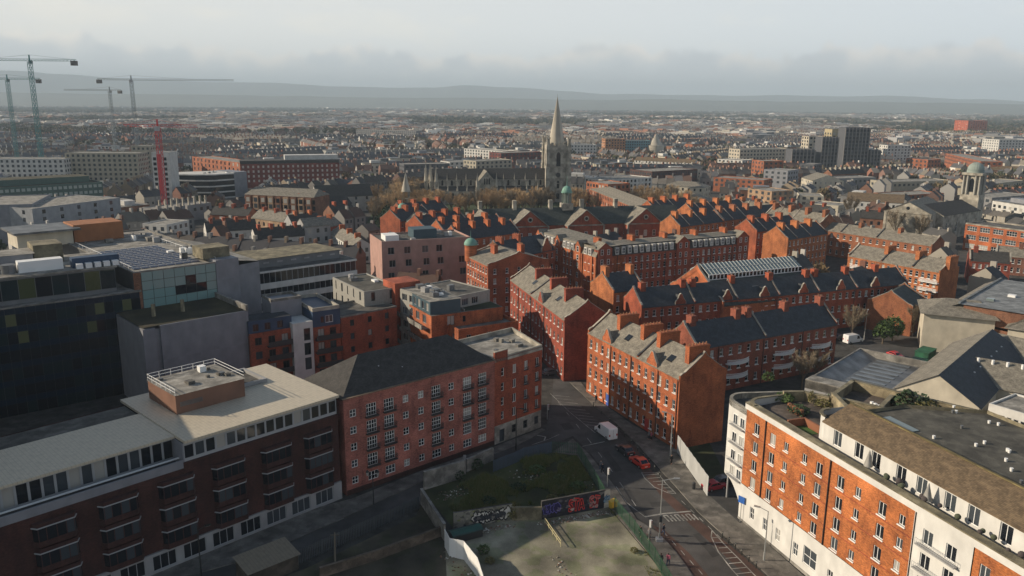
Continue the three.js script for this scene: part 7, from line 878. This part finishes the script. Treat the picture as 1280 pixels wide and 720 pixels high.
// single larger blocks among the houses
const bw = [offWhite, dullGrey, beige, rustBrick, brickBrown, panelGrey, creamWall], bn = ['white rendered', 'grey rendered', 'beige', 'rust brick', 'brown brick', 'slate grey', 'cream rendered'], bRoof = [feltPale, felt, metalGrey];
blocks.sort((a, b) => b[1] - a[1]).slice(0, 110).forEach(([x, z, a, W, D, h]) => { const i = Math.floor(rnd() * 7), g = thing('flat_roofed_block', bn[i] + ' flat roofed block standing among the terraced streets', 'building', [x, 0, z], -a, bn[i] + ' flat roofed blocks'); new MB().box(-W / 2, W / 2, 0, h, -D / 2, D / 2).build('wall', bw[i], g); new MB().box(-W / 2 - 0.2, W / 2 + 0.2, h, h + 0.35, -D / 2 - 0.2, D / 2 + 0.2).build('roof', pick(bRoof), g); new MB().box(-W * 0.2, W * 0.15, h + 0.35, h + 2.6, -D * 0.2, D * 0.25).build('plant_room', pick([metalGrey, offWhite, panelGrey]), g); const n = Math.floor(W / 3.6); for (let k = 0; k < n; k++) for (let j = 0; j < Math.floor(h / 3.2); j++) for (const s of [1, -1]) { const m = mesh('window', uwin, pick(PANES), g); m.scale.set(1.9, 1.6, 1); m.position.set(-W / 2 + (k + 0.5) * W / n, 1 + j * 3.2, s * D / 2); } });
// far terraces, sheds and trees out to the hills
const tw = new MB(); tw.box(-0.5, 0.5, 0, 1, -0.5, 0.5); for (let i = 0; i < 6; i++) tw.box(-0.5 + i * 0.19, -0.47 + i * 0.19, 1.1, 1.58, -0.1, 0.1); const TW = tw.geo(), TRf = UR;
const fw = [], fr = [], fb = [], ft = [];
for (let i = 0; i < 26000; i++) { const t = rnd(), dd = 1500 + 6800 * Math.pow(t, 1.7), az = rr(-0.62, 0.62), x = Math.sin(az) * dd, z = -Math.cos(az) * dd; const q = fbm(x * 0.0016 + 9, z * 0.0016, 4, 0, 71); const a = cellAng(Math.floor(x / 420), Math.floor(z / 420)) + (rnd() < 0.3 ? Math.PI / 2 : 0);
  if (q > 0.5) { ft.push([x, 0, z, rr(0, 6), rr(4, 9), rr(5, 10), rr(4, 9), vary(pick([[0.045, 0.055, 0.025], [0.09, 0.075, 0.04], [0.035, 0.05, 0.03], [0.11, 0.085, 0.05]]))]); continue; }
  if (rnd() < 0.13) { const big = rr(0.6, 2.4); fb.push([x, 0, z, a, 30 * big, rr(6, 14), 18 * big, vary(pick([[0.5, 0.49, 0.46], [0.2, 0.2, 0.2], [0.3, 0.3, 0.3], [0.36, 0.33, 0.28], [0.3, 0.15, 0.1], [0.25, 0.24, 0.24]]), 0.3)]); continue; }
  const L = rr(24, 60), h = rr(5.5, 8); fw.push([x, 0, z, a, L, h, 9, vary(rnd() < 0.4 ? [0.2, 0.17, 0.15] : pick(wallCols), 0.35)]); fr.push([x, 0, z, a, L, h, 9.4, vary(pick(roofCols), 0.35)]); }
for (const [x, z, s] of trees) ft.push([x, 0, z, rr(0, 6), s * 3.2, s * 4.4, s * 3.2, vary(pick([[0.05, 0.065, 0.025], [0.12, 0.09, 0.045], [0.15, 0.105, 0.05], [0.04, 0.055, 0.03]]))]);
for (let i = 0; i < 9000; i++) { const dd = 650 + 3400 * Math.pow(rnd(), 1.3), az = rr(-0.6, 0.6), x = Math.sin(az) * dd, z = -Math.cos(az) * dd, q = fbm(x * 0.006, z * 0.006, 3, 0, 91); if (q > 0.47 && isFree(x, z)) ft.push([x, 0, z, rr(0, 6), rr(3, 5.5), rr(4, 7), rr(3, 5.5), vary(pick([[0.05, 0.06, 0.03], [0.13, 0.1, 0.055], [0.1, 0.08, 0.045]]))]); }
stuffOf('far_terraces', 'dense rooftops of the suburbs below the hills', 'houses', [['walls', TW, fw], ['roofs', TRf, fr]]);
const sb = new MB(); sb.box(-0.5, 0.5, 0, 1, -0.5, 0.5); sb.box(-0.2, 0.1, 1, 1.2, -0.2, 0.3); stuffOf('far_sheds', 'pale sheds and blocks scattered over the far suburbs', 'buildings', [['sheds', sb.geo(), fb]]);
const lc = new MB(); for (let i = 0; i < 90; i++) { const a = rnd() * 6.283, b = Math.acos(rr(-0.5, 1)), r = Math.cbrt(rr(0.3, 1)), c = [Math.cos(a) * Math.sin(b) * r, Math.cos(b) * r * 0.8 + 0.75, Math.sin(a) * Math.sin(b) * r], s = 0.24; const u = V(rr(-1, 1), rr(-1, 1), rr(-1, 1)).normalize().multiplyScalar(s), v = V(rr(-1, 1), rr(-1, 1), rr(-1, 1)).normalize().multiplyScalar(s); lc.quad([c[0] - u.x, c[1] - u.y, c[2] - u.z], [c[0] + v.x, c[1] + v.y, c[2] + v.z], [c[0] + u.x, c[1] + u.y, c[2] + u.z], [c[0] - v.x, c[1] - v.y, c[2] - v.z]); }
lc.tube([0, 0, 0], [0, 0.6, 0], 0.08, 0.05, 4); stuffOf('far_trees', 'dull brown and green trees scattered over the far city', 'trees', [['crowns', lc.geo(), ft]]);
// ---------- vehicles ----------
const tyreM = M('tyre', [0.02, 0.02, 0.02], null, 0.9), rimM = M('rim', [0.4, 0.4, 0.42], null, 0.3, { metalness: 0.7 }), lampRed = M('tail_lamp', [0.4, 0.02, 0.02], null, 0.2), lampClear = M('head_lamp', [0.7, 0.72, 0.75], null, 0.1), plateM = M('plate', [0.7, 0.7, 0.66], null, 0.5);
function vehicle(label, cat, at, dir, col, kind = 'car', group) {
  const g = thing(kind == 'van' ? 'delivery_van' : 'parked_car', label, cat, [at[0], at[2] ?? 0, at[1]], Math.atan2(-dir[1], dir[0]), group), van = kind == 'van', L = van ? 5.4 : 4.2, W = van ? 1.95 : 1.74, H = van ? 2.35 : 1.46, paint = new THREE.MeshPhysicalMaterial({ color: new THREE.Color().setRGB(...col), roughness: 0.35, clearcoat: 0.8, clearcoatRoughness: 0.1, side: THREE.DoubleSide });
  const low = van ? [[-L / 2, 0.32], [L / 2 - 0.05, 0.32], [L / 2, 0.7], [L / 2 - 0.15, 1.0], [L / 2 - 0.95, 1.2], [L / 2 - 1.7, H - 0.12], [L / 2 - 2.1, H], [-L / 2 + 0.12, H], [-L / 2, H - 0.15]] : [[-L / 2, 0.35], [L / 2 - 0.05, 0.3], [L / 2, 0.55], [L / 2 - 0.12, 0.74], [L / 2 - 1.1, 0.9], [-L / 2 + 0.4, 0.95], [-L / 2 + 0.02, 0.9]];
  const sh = new THREE.Shape(low.map((p) => new THREE.Vector2(...p))), b = new THREE.ExtrudeGeometry(sh, { depth: W - 0.16, bevelEnabled: true, bevelSize: 0.07, bevelThickness: 0.08, bevelSegments: 2 }); b.translate(0, 0, -W / 2 + 0.08); mesh('body', b, paint, g);
  if (!van) { const cab = new THREE.Shape([[L / 2 - 1.2, 0.9], [L / 2 - 1.85, H - 0.06], [L / 2 - 2.2, H], [-L / 2 + 0.95, H - 0.03], [-L / 2 + 0.35, 0.95]].map((p) => new THREE.Vector2(...p))), c = new THREE.ExtrudeGeometry(cab, { depth: W - 0.34, bevelEnabled: true, bevelSize: 0.05, bevelThickness: 0.08, bevelSegments: 2 }); c.translate(0, 0, -W / 2 + 0.17); mesh('cabin', c, paint, g); const wd = new MB(); for (const s of [-1, 1]) { const z = s * (W / 2 - 0.075); wd.quad([L / 2 - 1.35, 0.97, z], [L / 2 - 1.95, H - 0.12, z], [-0.1, H - 0.1, z], [-0.1, 0.98, z]); wd.quad([-0.18, 0.98, z], [-0.18, H - 0.1, z], [-L / 2 + 1.0, H - 0.13, z], [-L / 2 + 0.6, 1.0, z]); } wd.build('side_window', glassDark, g); new MB().quad([L / 2 - 1.1, 0.95, -W / 2 + 0.2], [L / 2 - 1.1, 0.95, W / 2 - 0.2], [L / 2 - 1.83, H - 0.04, W / 2 - 0.28], [L / 2 - 1.83, H - 0.04, -W / 2 + 0.28]).build('windscreen', glassDark, g); new MB().quad([-L / 2 + 0.27, 1.0, -W / 2 + 0.22], [-L / 2 + 0.27, 1.0, W / 2 - 0.22], [-L / 2 + 0.84, H - 0.04, W / 2 - 0.28], [-L / 2 + 0.84, H - 0.04, -W / 2 + 0.28]).build('rear_window', glassDark, g); }
  else { new MB().quad([L / 2 - 0.85, 1.24, -W / 2 + 0.14], [L / 2 - 0.85, 1.24, W / 2 - 0.14], [L / 2 - 1.63, H - 0.1, W / 2 - 0.2], [L / 2 - 1.63, H - 0.1, -W / 2 + 0.2]).build('windscreen', glassDark, g); const wd = new MB(); for (const s of [-1, 1]) wd.quad([L / 2 - 1.2, 1.2, s * (W / 2 + 0.005)], [L / 2 - 1.7, H - 0.3, s * (W / 2 + 0.005)], [L / 2 - 2.3, H - 0.3, s * (W / 2 + 0.005)], [L / 2 - 2.3, 1.2, s * (W / 2 + 0.005)]); wd.build('side_window', glassDark, g); new MB().box(-L / 2 - 0.09, -L / 2 - 0.075, 0.5, H - 0.2, -0.01, 0.01).build('door_seam', metalDark, g); }
  const r = van ? 0.34 : 0.31; for (const x of [L / 2 - 0.85, -L / 2 + 0.85]) for (const s of [-1, 1]) { const t = new THREE.CylinderGeometry(r, r, 0.22, 18); t.rotateX(Math.PI / 2); const w = mesh('wheel', t, tyreM, g); w.position.set(x, r, s * (W / 2 - 0.1)); const q = new THREE.CylinderGeometry(r * 0.62, r * 0.62, 0.24, 12); q.rotateX(Math.PI / 2); mesh('rim', q, rimM, w); }
  for (const s of [-1, 1]) { new MB().box(L / 2 - 0.06, L / 2 + 0.05, 0.6, 0.76, s * (W / 2 - 0.3) - 0.2, s * (W / 2 - 0.3) + 0.2).build('headlight', lampClear, g); new MB().box(-L / 2 - 0.1, -L / 2 + 0.03, van ? 0.9 : 0.68, van ? 1.3 : 0.86, s * (W / 2 - 0.2) - 0.12, s * (W / 2 - 0.2) + 0.12).build('tail_light', lampRed, g); new MB().box(L / 2 - 1.5, L / 2 - 1.3, 0.95, 1.1, s * (W / 2 + 0.1) - 0.08, s * (W / 2 + 0.1) + 0.08).build('mirror', paint, g); }
  new MB().box(-L / 2 - 0.1, -L / 2 - 0.08, 0.5, 0.62, -0.26, 0.26).build('number_plate', plateM, g);
  return g;
}
const away = [-GZ[0], -GZ[1]];
vehicle('white delivery van parked by the hatched strip', 'van', P(757, 544), away, [0.8, 0.8, 0.8], 'van'); vehicle('dark car standing between the white van and the red car', 'car', P(781, 566), away, [0.02, 0.022, 0.03]); vehicle('bright red car on the street behind the dark car', 'car', P(799, 581), away, [0.6, 0.03, 0.012]);
vehicle('red and white striped car parked under the white arch', 'car', P(893, 611), GX, [0.4, 0.03, 0.05]); vehicle('black car parked deeper under the white arch', 'car', P(905, 605), GX, [0.02, 0.02, 0.025]); vehicle('white people carrier in the yard beside the balcony flats', 'van', P(1066, 428), GX, [0.78, 0.78, 0.78], 'van'); vehicle('dark car in the shade next to the white people carrier', 'car', P(1050, 424), GX, [0.03, 0.03, 0.04]); vehicle('red car in the yard near the green trees', 'car', P(1119, 447), GZ, [0.5, 0.02, 0.02]); vehicle('grey car at the shaded junction', 'car', P(689, 468), GX, [0.1, 0.1, 0.11]);
for (const [x, y, c, l] of [[283, 246, 0.6, 'white car on the far bridge road'], [245, 232, 0.5, 'pale car on the road below the white tower'], [238, 226, 0.1, 'dark car on the road below the white tower'], [1236, 286, 0.6, 'white car outside the brick school'], [1192, 300, 0.08, 'black car beside the parish church railings']]) vehicle(l, 'car', P(x, y), GX, [c, c, c * 1.02]);

// ---------- people ----------
function sdfMesh(bones, inflate = 0, k = 0.05) {
  const N = 44, mc = new MarchingCubes(N, new THREE.MeshStandardMaterial(), false, false, 30000); mc.isolation = 0; const S = 1.0;
  for (let z = 0; z < N; z++) for (let y = 0; y < N; y++) for (let x = 0; x < N; x++) {
    const p = [(x - N / 2) / (N / 2) * 0.5, (y - N / 2) / (N / 2) * S + 0.92, (z - N / 2) / (N / 2) * 0.5]; let d = 1e3;
    for (const [a, b, ra, rb] of bones) { const ab = [b[0] - a[0], b[1] - a[1], b[2] - a[2]], ap = [p[0] - a[0], p[1] - a[1], p[2] - a[2]], t = clamp((ab[0] * ap[0] + ab[1] * ap[1] + ab[2] * ap[2]) / (ab[0] ** 2 + ab[1] ** 2 + ab[2] ** 2 + 1e-9)), e = Math.hypot(ap[0] - ab[0] * t, ap[1] - ab[1] * t, ap[2] - ab[2] * t) - mix(ra, rb, t) - inflate, h = clamp(0.5 + 0.5 * (d - e) / k); d = mix(d, e, h) - k * h * (1 - h); }
    mc.field[z * N * N + y * N + x] = -d;
  }
  mc.update(); const n = mc.count ?? mc.geometry.drawRange.count, g = new THREE.BufferGeometry(), pa = new Float32Array(mc.positionArray.slice(0, n * 3)); for (let i = 0; i < n; i++) { pa[3 * i] *= 0.5; pa[3 * i + 1] = pa[3 * i + 1] * S + 0.92; pa[3 * i + 2] *= 0.5; } g.setAttribute('position', new THREE.BufferAttribute(pa, 3)); g.computeVertexNormals(); g.setAttribute('uv', new THREE.BufferAttribute(new Float32Array(n * 2), 2)); return g;
}
const poses = [0, 1].map((w) => {
  const st = w ? 0.24 : 0.05, leg = (s, f) => [[[s * 0.09, 0.92, 0], [s * 0.1, 0.5, f * st * 0.6 + 0.04], 0.095, 0.07], [[s * 0.1, 0.5, f * st * 0.6 + 0.04], [s * 0.1, 0.08, f * st - (f < 0 ? 0.05 : 0)], 0.065, 0.045], [[s * 0.1, 0.05, f * st], [s * 0.11, 0.04, f * st + 0.15], 0.045, 0.035]], arm = (s, f) => [[[s * 0.2, 1.42, 0], [s * 0.25, 1.13, -f * st * 0.3], 0.055, 0.048], [[s * 0.25, 1.13, -f * st * 0.3], [s * 0.24, 0.9, -f * st * 0.5 + 0.1], 0.045, 0.034]], hand = (s, f) => { const b = [s * 0.24, 0.88, -f * st * 0.5 + 0.11], r = [[[s * 0.24, 0.9, -f * st * 0.5 + 0.1], b, 0.03, 0.032]]; for (let i = 0; i < 4; i++) r.push([b, [b[0], b[1] - 0.085 + Math.abs(i - 1.4) * 0.012, b[2] - 0.03 + i * 0.02 + 0.02], 0.012, 0.009]); r.push([b, [b[0] - s * 0.035, b[1] - 0.04, b[2] + 0.045], 0.013, 0.01]); return r; };
  const torso = [[[0, 0.95, 0], [0, 1.2, 0], 0.14, 0.13], [[0, 1.2, 0], [0, 1.38, 0], 0.14, 0.13], [[-0.14, 1.4, 0], [0.14, 1.4, 0], 0.075, 0.075]], head = [[[0, 1.42, 0], [0, 1.56, 0.01], 0.055, 0.055], [[0, 1.62, 0.01], [0, 1.7, 0], 0.085, 0.095], [[0, 1.62, 0.1], [0, 1.645, 0.085], 0.016, 0.012]], legs = [...leg(-1, 1), ...leg(1, -1)], arms = [...arm(-1, 1), ...arm(1, -1)];
  return { body: sdfMesh([...torso, ...head, ...legs, ...arms, ...hand(-1, 1), ...hand(1, -1)]), top: sdfMesh([...torso, ...arms.map((b) => b)], 0.022), trousers: sdfMesh([...legs.filter((_, i) => i % 3 != 2), [[0, 0.93, 0], [0, 1.0, 0], 0.13, 0.13]], 0.016), hair: sdfMesh([[[0, 1.7, -0.02], [0, 1.72, -0.015], 0.095, 0.09], [[0, 1.62, -0.05], [0, 1.7, -0.04], 0.07, 0.08]], 0.008, 0.03) };
});
const skinM = M('skin', [0.5, 0.3, 0.21], null, 0.6), cloth = (k, c) => M('cloth_' + k, c, null, 0.95), navy = cloth('navy', [0.02, 0.025, 0.04]), black = cloth('black', [0.012, 0.012, 0.014]), denim = cloth('denim', [0.04, 0.06, 0.11]), pinkC = cloth('pink', [0.4, 0.1, 0.15]), greyC = cloth('grey', [0.16, 0.16, 0.17]), hairD = cloth('hair', [0.03, 0.02, 0.015]);
function person(px, py, pose, turn, top, legs, label, y = 0.13) { const p = P(px, py, y), g = thing('person', label, 'person', [p[0], y, p[1]], turn), q = poses[pose]; mesh('body', q.body, skinM, g); mesh('jacket', q.top, top, g); mesh('trousers', q.trousers, legs, g); mesh('hair', q.hair, hairD, g); return g; }
person(800, 671, 0, 0.6, black, black, 'person in black standing by the fence near the traffic signal'); person(811, 674, 0, -0.4, greyC, black, 'person in a grey jacket waiting beside the small signal post'); person(829, 668, 1, 1.2, navy, denim, 'person in navy stepping off at the tall signal post'); person(826, 706, 1, 2.8, black, denim, 'person in a black jacket walking along the fence footpath'); person(835, 706, 1, 2.6, pinkC, denim, 'person in a pink jacket walking beside another along the fence'); person(839, 580, 0, 0.3, black, black, 'person in black standing at the end of the grey hoarding'); person(753, 591, 1, -0.5, navy, black, 'person in navy walking on the footpath opposite the red car'); person(751, 587, 1, -0.5, greyC, denim, 'person in grey walking beside the one in navy'); person(811, 549, 0, -1.2, greyC, navy, 'person in grey standing at the red door of the lit block'); person(814, 550, 0, -1.4, pinkC, black, 'person in pink standing at the red door of the lit block'); person(745, 503, 1, 2.6, black, navy, 'person in black passing the blue door of the lit block');

// ---------- street furniture ----------
const poleM = M('pole_galvanised', [0.42, 0.43, 0.42], null, 0.45, { metalness: 0.5 }), poleDark = M('pole_dark', [0.02, 0.022, 0.02], null, 0.5);
function lampPost(label, px, py, h, arm, turn, m = poleM) { const p = P(px, py, 0.13), g = thing('street_lamp', label, 'street lamp', [p[0], 0.1, p[1]], turn); new MB().tube([0, 0, 0], [0, h, 0], 0.11, 0.06, 8).build('post', m, g); new MB().tube([0, 0, 0], [0, 1.2, 0], 0.16, 0.15, 8).build('base', m, g); new MB().tube([0, h - 0.05, 0], [arm, h + 0.3, 0], 0.05, 0.04, 6).build('arm', m, g); const hd = new MB(); hd.box(arm - 0.1, arm + 0.75, h + 0.22, h + 0.36, -0.15, 0.15); const o = hd.build('lamp_head', m, g); new MB().box(arm + 0.05, arm + 0.65, h + 0.19, h + 0.22, -0.11, 0.11).build('lens', lampClear, o); return g; }
const tall = lampPost('tall grey lamp and signal post on the street island', 824, 676, 9.6, 1.7, 0); for (const [y, z] of [[3.2, 0.25], [2.9, -0.25]]) { const s = new MB().box(-0.18, 0.18, y, y + 0.95, z - 0.17, z + 0.17).build('signal_head', metalDark, tall); for (let k = 0; k < 3; k++) new MB().tube([0.18, y + 0.17 + k * 0.3, z], [0.22, y + 0.17 + k * 0.3, z], 0.1, 0.1, 10).build('signal_lens', [M('lens_green', [0.02, 0.15, 0.06], null, 0.3), M('lens_amber', [0.3, 0.15, 0.02], null, 0.3), lampRed][k], s); } new MB().box(-0.5, 0.5, 0, 0.5, -0.4, 0.4).build('signal_cabinet', greyPaint, tall);
function signalPost(label, px, py, h) { const p = P(px, py, 0.13), g = thing('signal_post', label, 'traffic signal', [p[0], 0.1, p[1]], 0.8); new MB().tube([0, 0, 0], [0, h, 0], 0.06, 0.06, 8).build('post', poleM, g); const s = new MB().box(-0.16, 0.16, h - 1.1, h, 0.06, 0.34).build('signal_head', M('head_pale', [0.5, 0.5, 0.5], null, 0.6), g); for (let k = 0; k < 3; k++) new MB().tube([0, h - 0.2 - k * 0.32, 0.34], [0, h - 0.2 - k * 0.32, 0.38], 0.1, 0.1, 10).build('signal_lens', [lampRed, mats.lens_amber, mats.lens_green][k], s); }
signalPost('short signal post at the green fence corner', 759, 608, 3.4); signalPost('short signal post beside the waiting people', 811, 676, 3.4); signalPost('signal post by the shaded junction corner', 684, 524, 3.2);
lampPost('grey lamp post near the white building shopfront', 955, 700, 7.5, 1.2, 2.6); lampPost('grey lamp post at the end of the grey hoarding', 838, 570, 8, 1.2, 2.8); lampPost('dark lamp post on the corner beside the white ground floor', 645, 562, 8, 1.0, -0.6, poleDark); lampPost('slim lamp post in front of the dark office bays', 252, 722, 7, 1.0, 0.6, poleDark); lampPost('pale lamp post in the yard by the bare tree', 1080, 425, 8, 1, 1);
{ const p = P(467, 630, 0.13), g = thing('ornate_lamp', 'black twin headed street lamp before the plum brick flats', 'street lamp', [p[0], 0.1, p[1]]); new MB().tube([0, 0, 0], [0, 5.2, 0], 0.1, 0.06, 8).build('post', poleDark, g); new MB().bar([-0.8, 4.9, 0], [0.8, 4.9, 0], 0.07).build('crossbar', poleDark, g); for (const s of [-0.8, 0.8]) { new MB().tube([s, 4.9, 0], [s, 5.5, 0], 0.16, 0.26, 8).build('lantern', glassBlind, g); new MB().tube([s, 5.5, 0], [s, 5.85, 0], 0.3, 0.04, 8).build('lantern_cap', poleDark, g); }
  const w = P(419, 712), u = thing('timber_pole', 'weathered timber pole in the shaded yard', 'pole', [w[0], 0, w[1]]); new MB().tube([0, 0, 0], [0.15, 5.6, 0], 0.14, 0.1, 8).build('shaft', M('timber_grey', [0.25, 0.22, 0.17], 'mottle', 1), u); new MB().bar([-0.5, 5.2, 0], [0.8, 5.2, 0], 0.1).build('crossarm', mats.timber_grey, u); }
const boll = (() => { const g = new MB(); g.tube([0, 0, 0], [0, 0.95, 0], 0.09, 0.08, 8); g.tube([0, 0.95, 0], [0, 1.05, 0], 0.1, 0.03, 8); return g.geo(); })(), band = new MB().tube([0, 0.78, 0], [0, 0.86, 0], 0.095, 0.095, 8).geo();
const bl = [[742, 508], [752, 518], [762, 528], [772, 538], [781, 546], [789, 555], [797, 564], [804, 572], [811, 580], [818, 588], [824, 596], [903, 672], [911, 679], [919, 686], [927, 694], [936, 702], [945, 710]]; bl.forEach(([x, y], i) => { const p = P(x, y, 0.13), up = i < 11, g = thing('bollard', up ? 'dark bollard along the kerb of the lit brick block' : 'dark bollard along the kerb of the white building', 'bollard', [p[0], 0.13, p[1]], 0, up ? 'bollards by the lit brick block' : 'bollards by the white building'); mesh('shaft', boll, poleDark, g); mesh('band', band, linePaint, g); });
{ const p = P(925, 652, 0.13), g = thing('street_sign', 'blue square sign on a post by the white arch', 'sign', [p[0], 0.13, p[1]], -0.9); new MB().tube([0, 0, 0], [0, 4.2, 0], 0.05, 0.05, 8).build('post', poleM, g); new MB().box(-0.55, 0.55, 3.1, 4.2, 0.05, 0.09).build('sign_panel', M('sign_blue', [0.03, 0.12, 0.42], null, 0.5), g); const b = P(867, 611, 0.13), k = thing('litter_bin', 'dark litter bin beside the grey hoarding', 'bin', [b[0], 0.13, b[1]]); new MB().tube([0, 0, 0], [0, 1.05, 0], 0.28, 0.3, 12).build('bin_body', metalDark, k); new MB().tube([0, 1.05, 0], [0, 1.2, 0], 0.33, 0.2, 12).build('lid', metalDark, k);
  const A = P(846, 566), B = P(884, 621), h = thing('grey_hoarding', 'pale grey sheet hoarding running from the lit block to the arch', 'hoarding', [A[0], 0, A[1]], Math.atan2(-(B[1] - A[1]), B[0] - A[0])), L = dist(A, B), n = 16, sm = M('sheet_grey', [0.52, 0.53, 0.52], 'render', 0.6); for (let i = 0; i < n; i++) new MB().box(i * L / n + 0.01, (i + 1) * L / n - 0.01, 0.1, 3.5 + 0.05 * (i % 2), -0.05 - 0.02 * (i % 2), 0.0).build('sheet', sm, h); const rails = new MB(); rails.bar([0, 0.7, -0.14], [L, 0.7, -0.14], 0.1); rails.bar([0, 2.9, -0.14], [L, 2.9, -0.14], 0.1); rails.build('rail', poleM, h);
  slab('yard_ground', px2([[850, 560], [880, 540], [905, 590], [884, 620]]), 0.06, mats.lot_soil, 'dark ground behind the grey hoarding', 'yard'); }
{ // low sheds at the bottom edge and wheelie bins in the yard
  const p = P(335, 716), g = thing('corrugated_shed', 'low corrugated shed roof at the edge of the shaded yard', 'shed', [p[0], 0, p[1]], 0.75); new MB().box(-3.5, 3.5, 0, 2.3, -2, 2).build('wall', M('shed_wall', [0.16, 0.13, 0.1], 'stain'), g); const r = new MB(); r.quad([-3.8, 2.3, 2.3], [3.8, 2.3, 2.3], [3.8, 2.9, -2.3], [-3.8, 2.9, -2.3]); r.build('roof', M('shed_roof', [0.3, 0.25, 0.18], 'seam'), g);
  for (const [x, y, l] of [[1145, 462, 'green skip at the back of the school yard'], [1156, 448, 'green covered store beside the long school roof']]) { const q = P(x, y), s = thing('green_skip', l, 'skip', [q[0], 0, q[1]], 0.8); new MB().box(-3, 3, 0, 2.2, -1.6, 1.6).build('skip_body', M('skip_green', [0.03, 0.2, 0.1], 'mottle', 0.6), s); new MB().box(-3.1, 3.1, 2.2, 2.32, -1.7, 1.7).build('rim', mats.skip_green, s); }
  slab('yard_ground', px2([[1050, 415], [1140, 405], [1160, 420], [1150, 470], [1110, 480], [1075, 440]]), 0.05, asphaltM, 'asphalt school yard with parked cars', 'yard'); }
renderer.render(scene, camera);
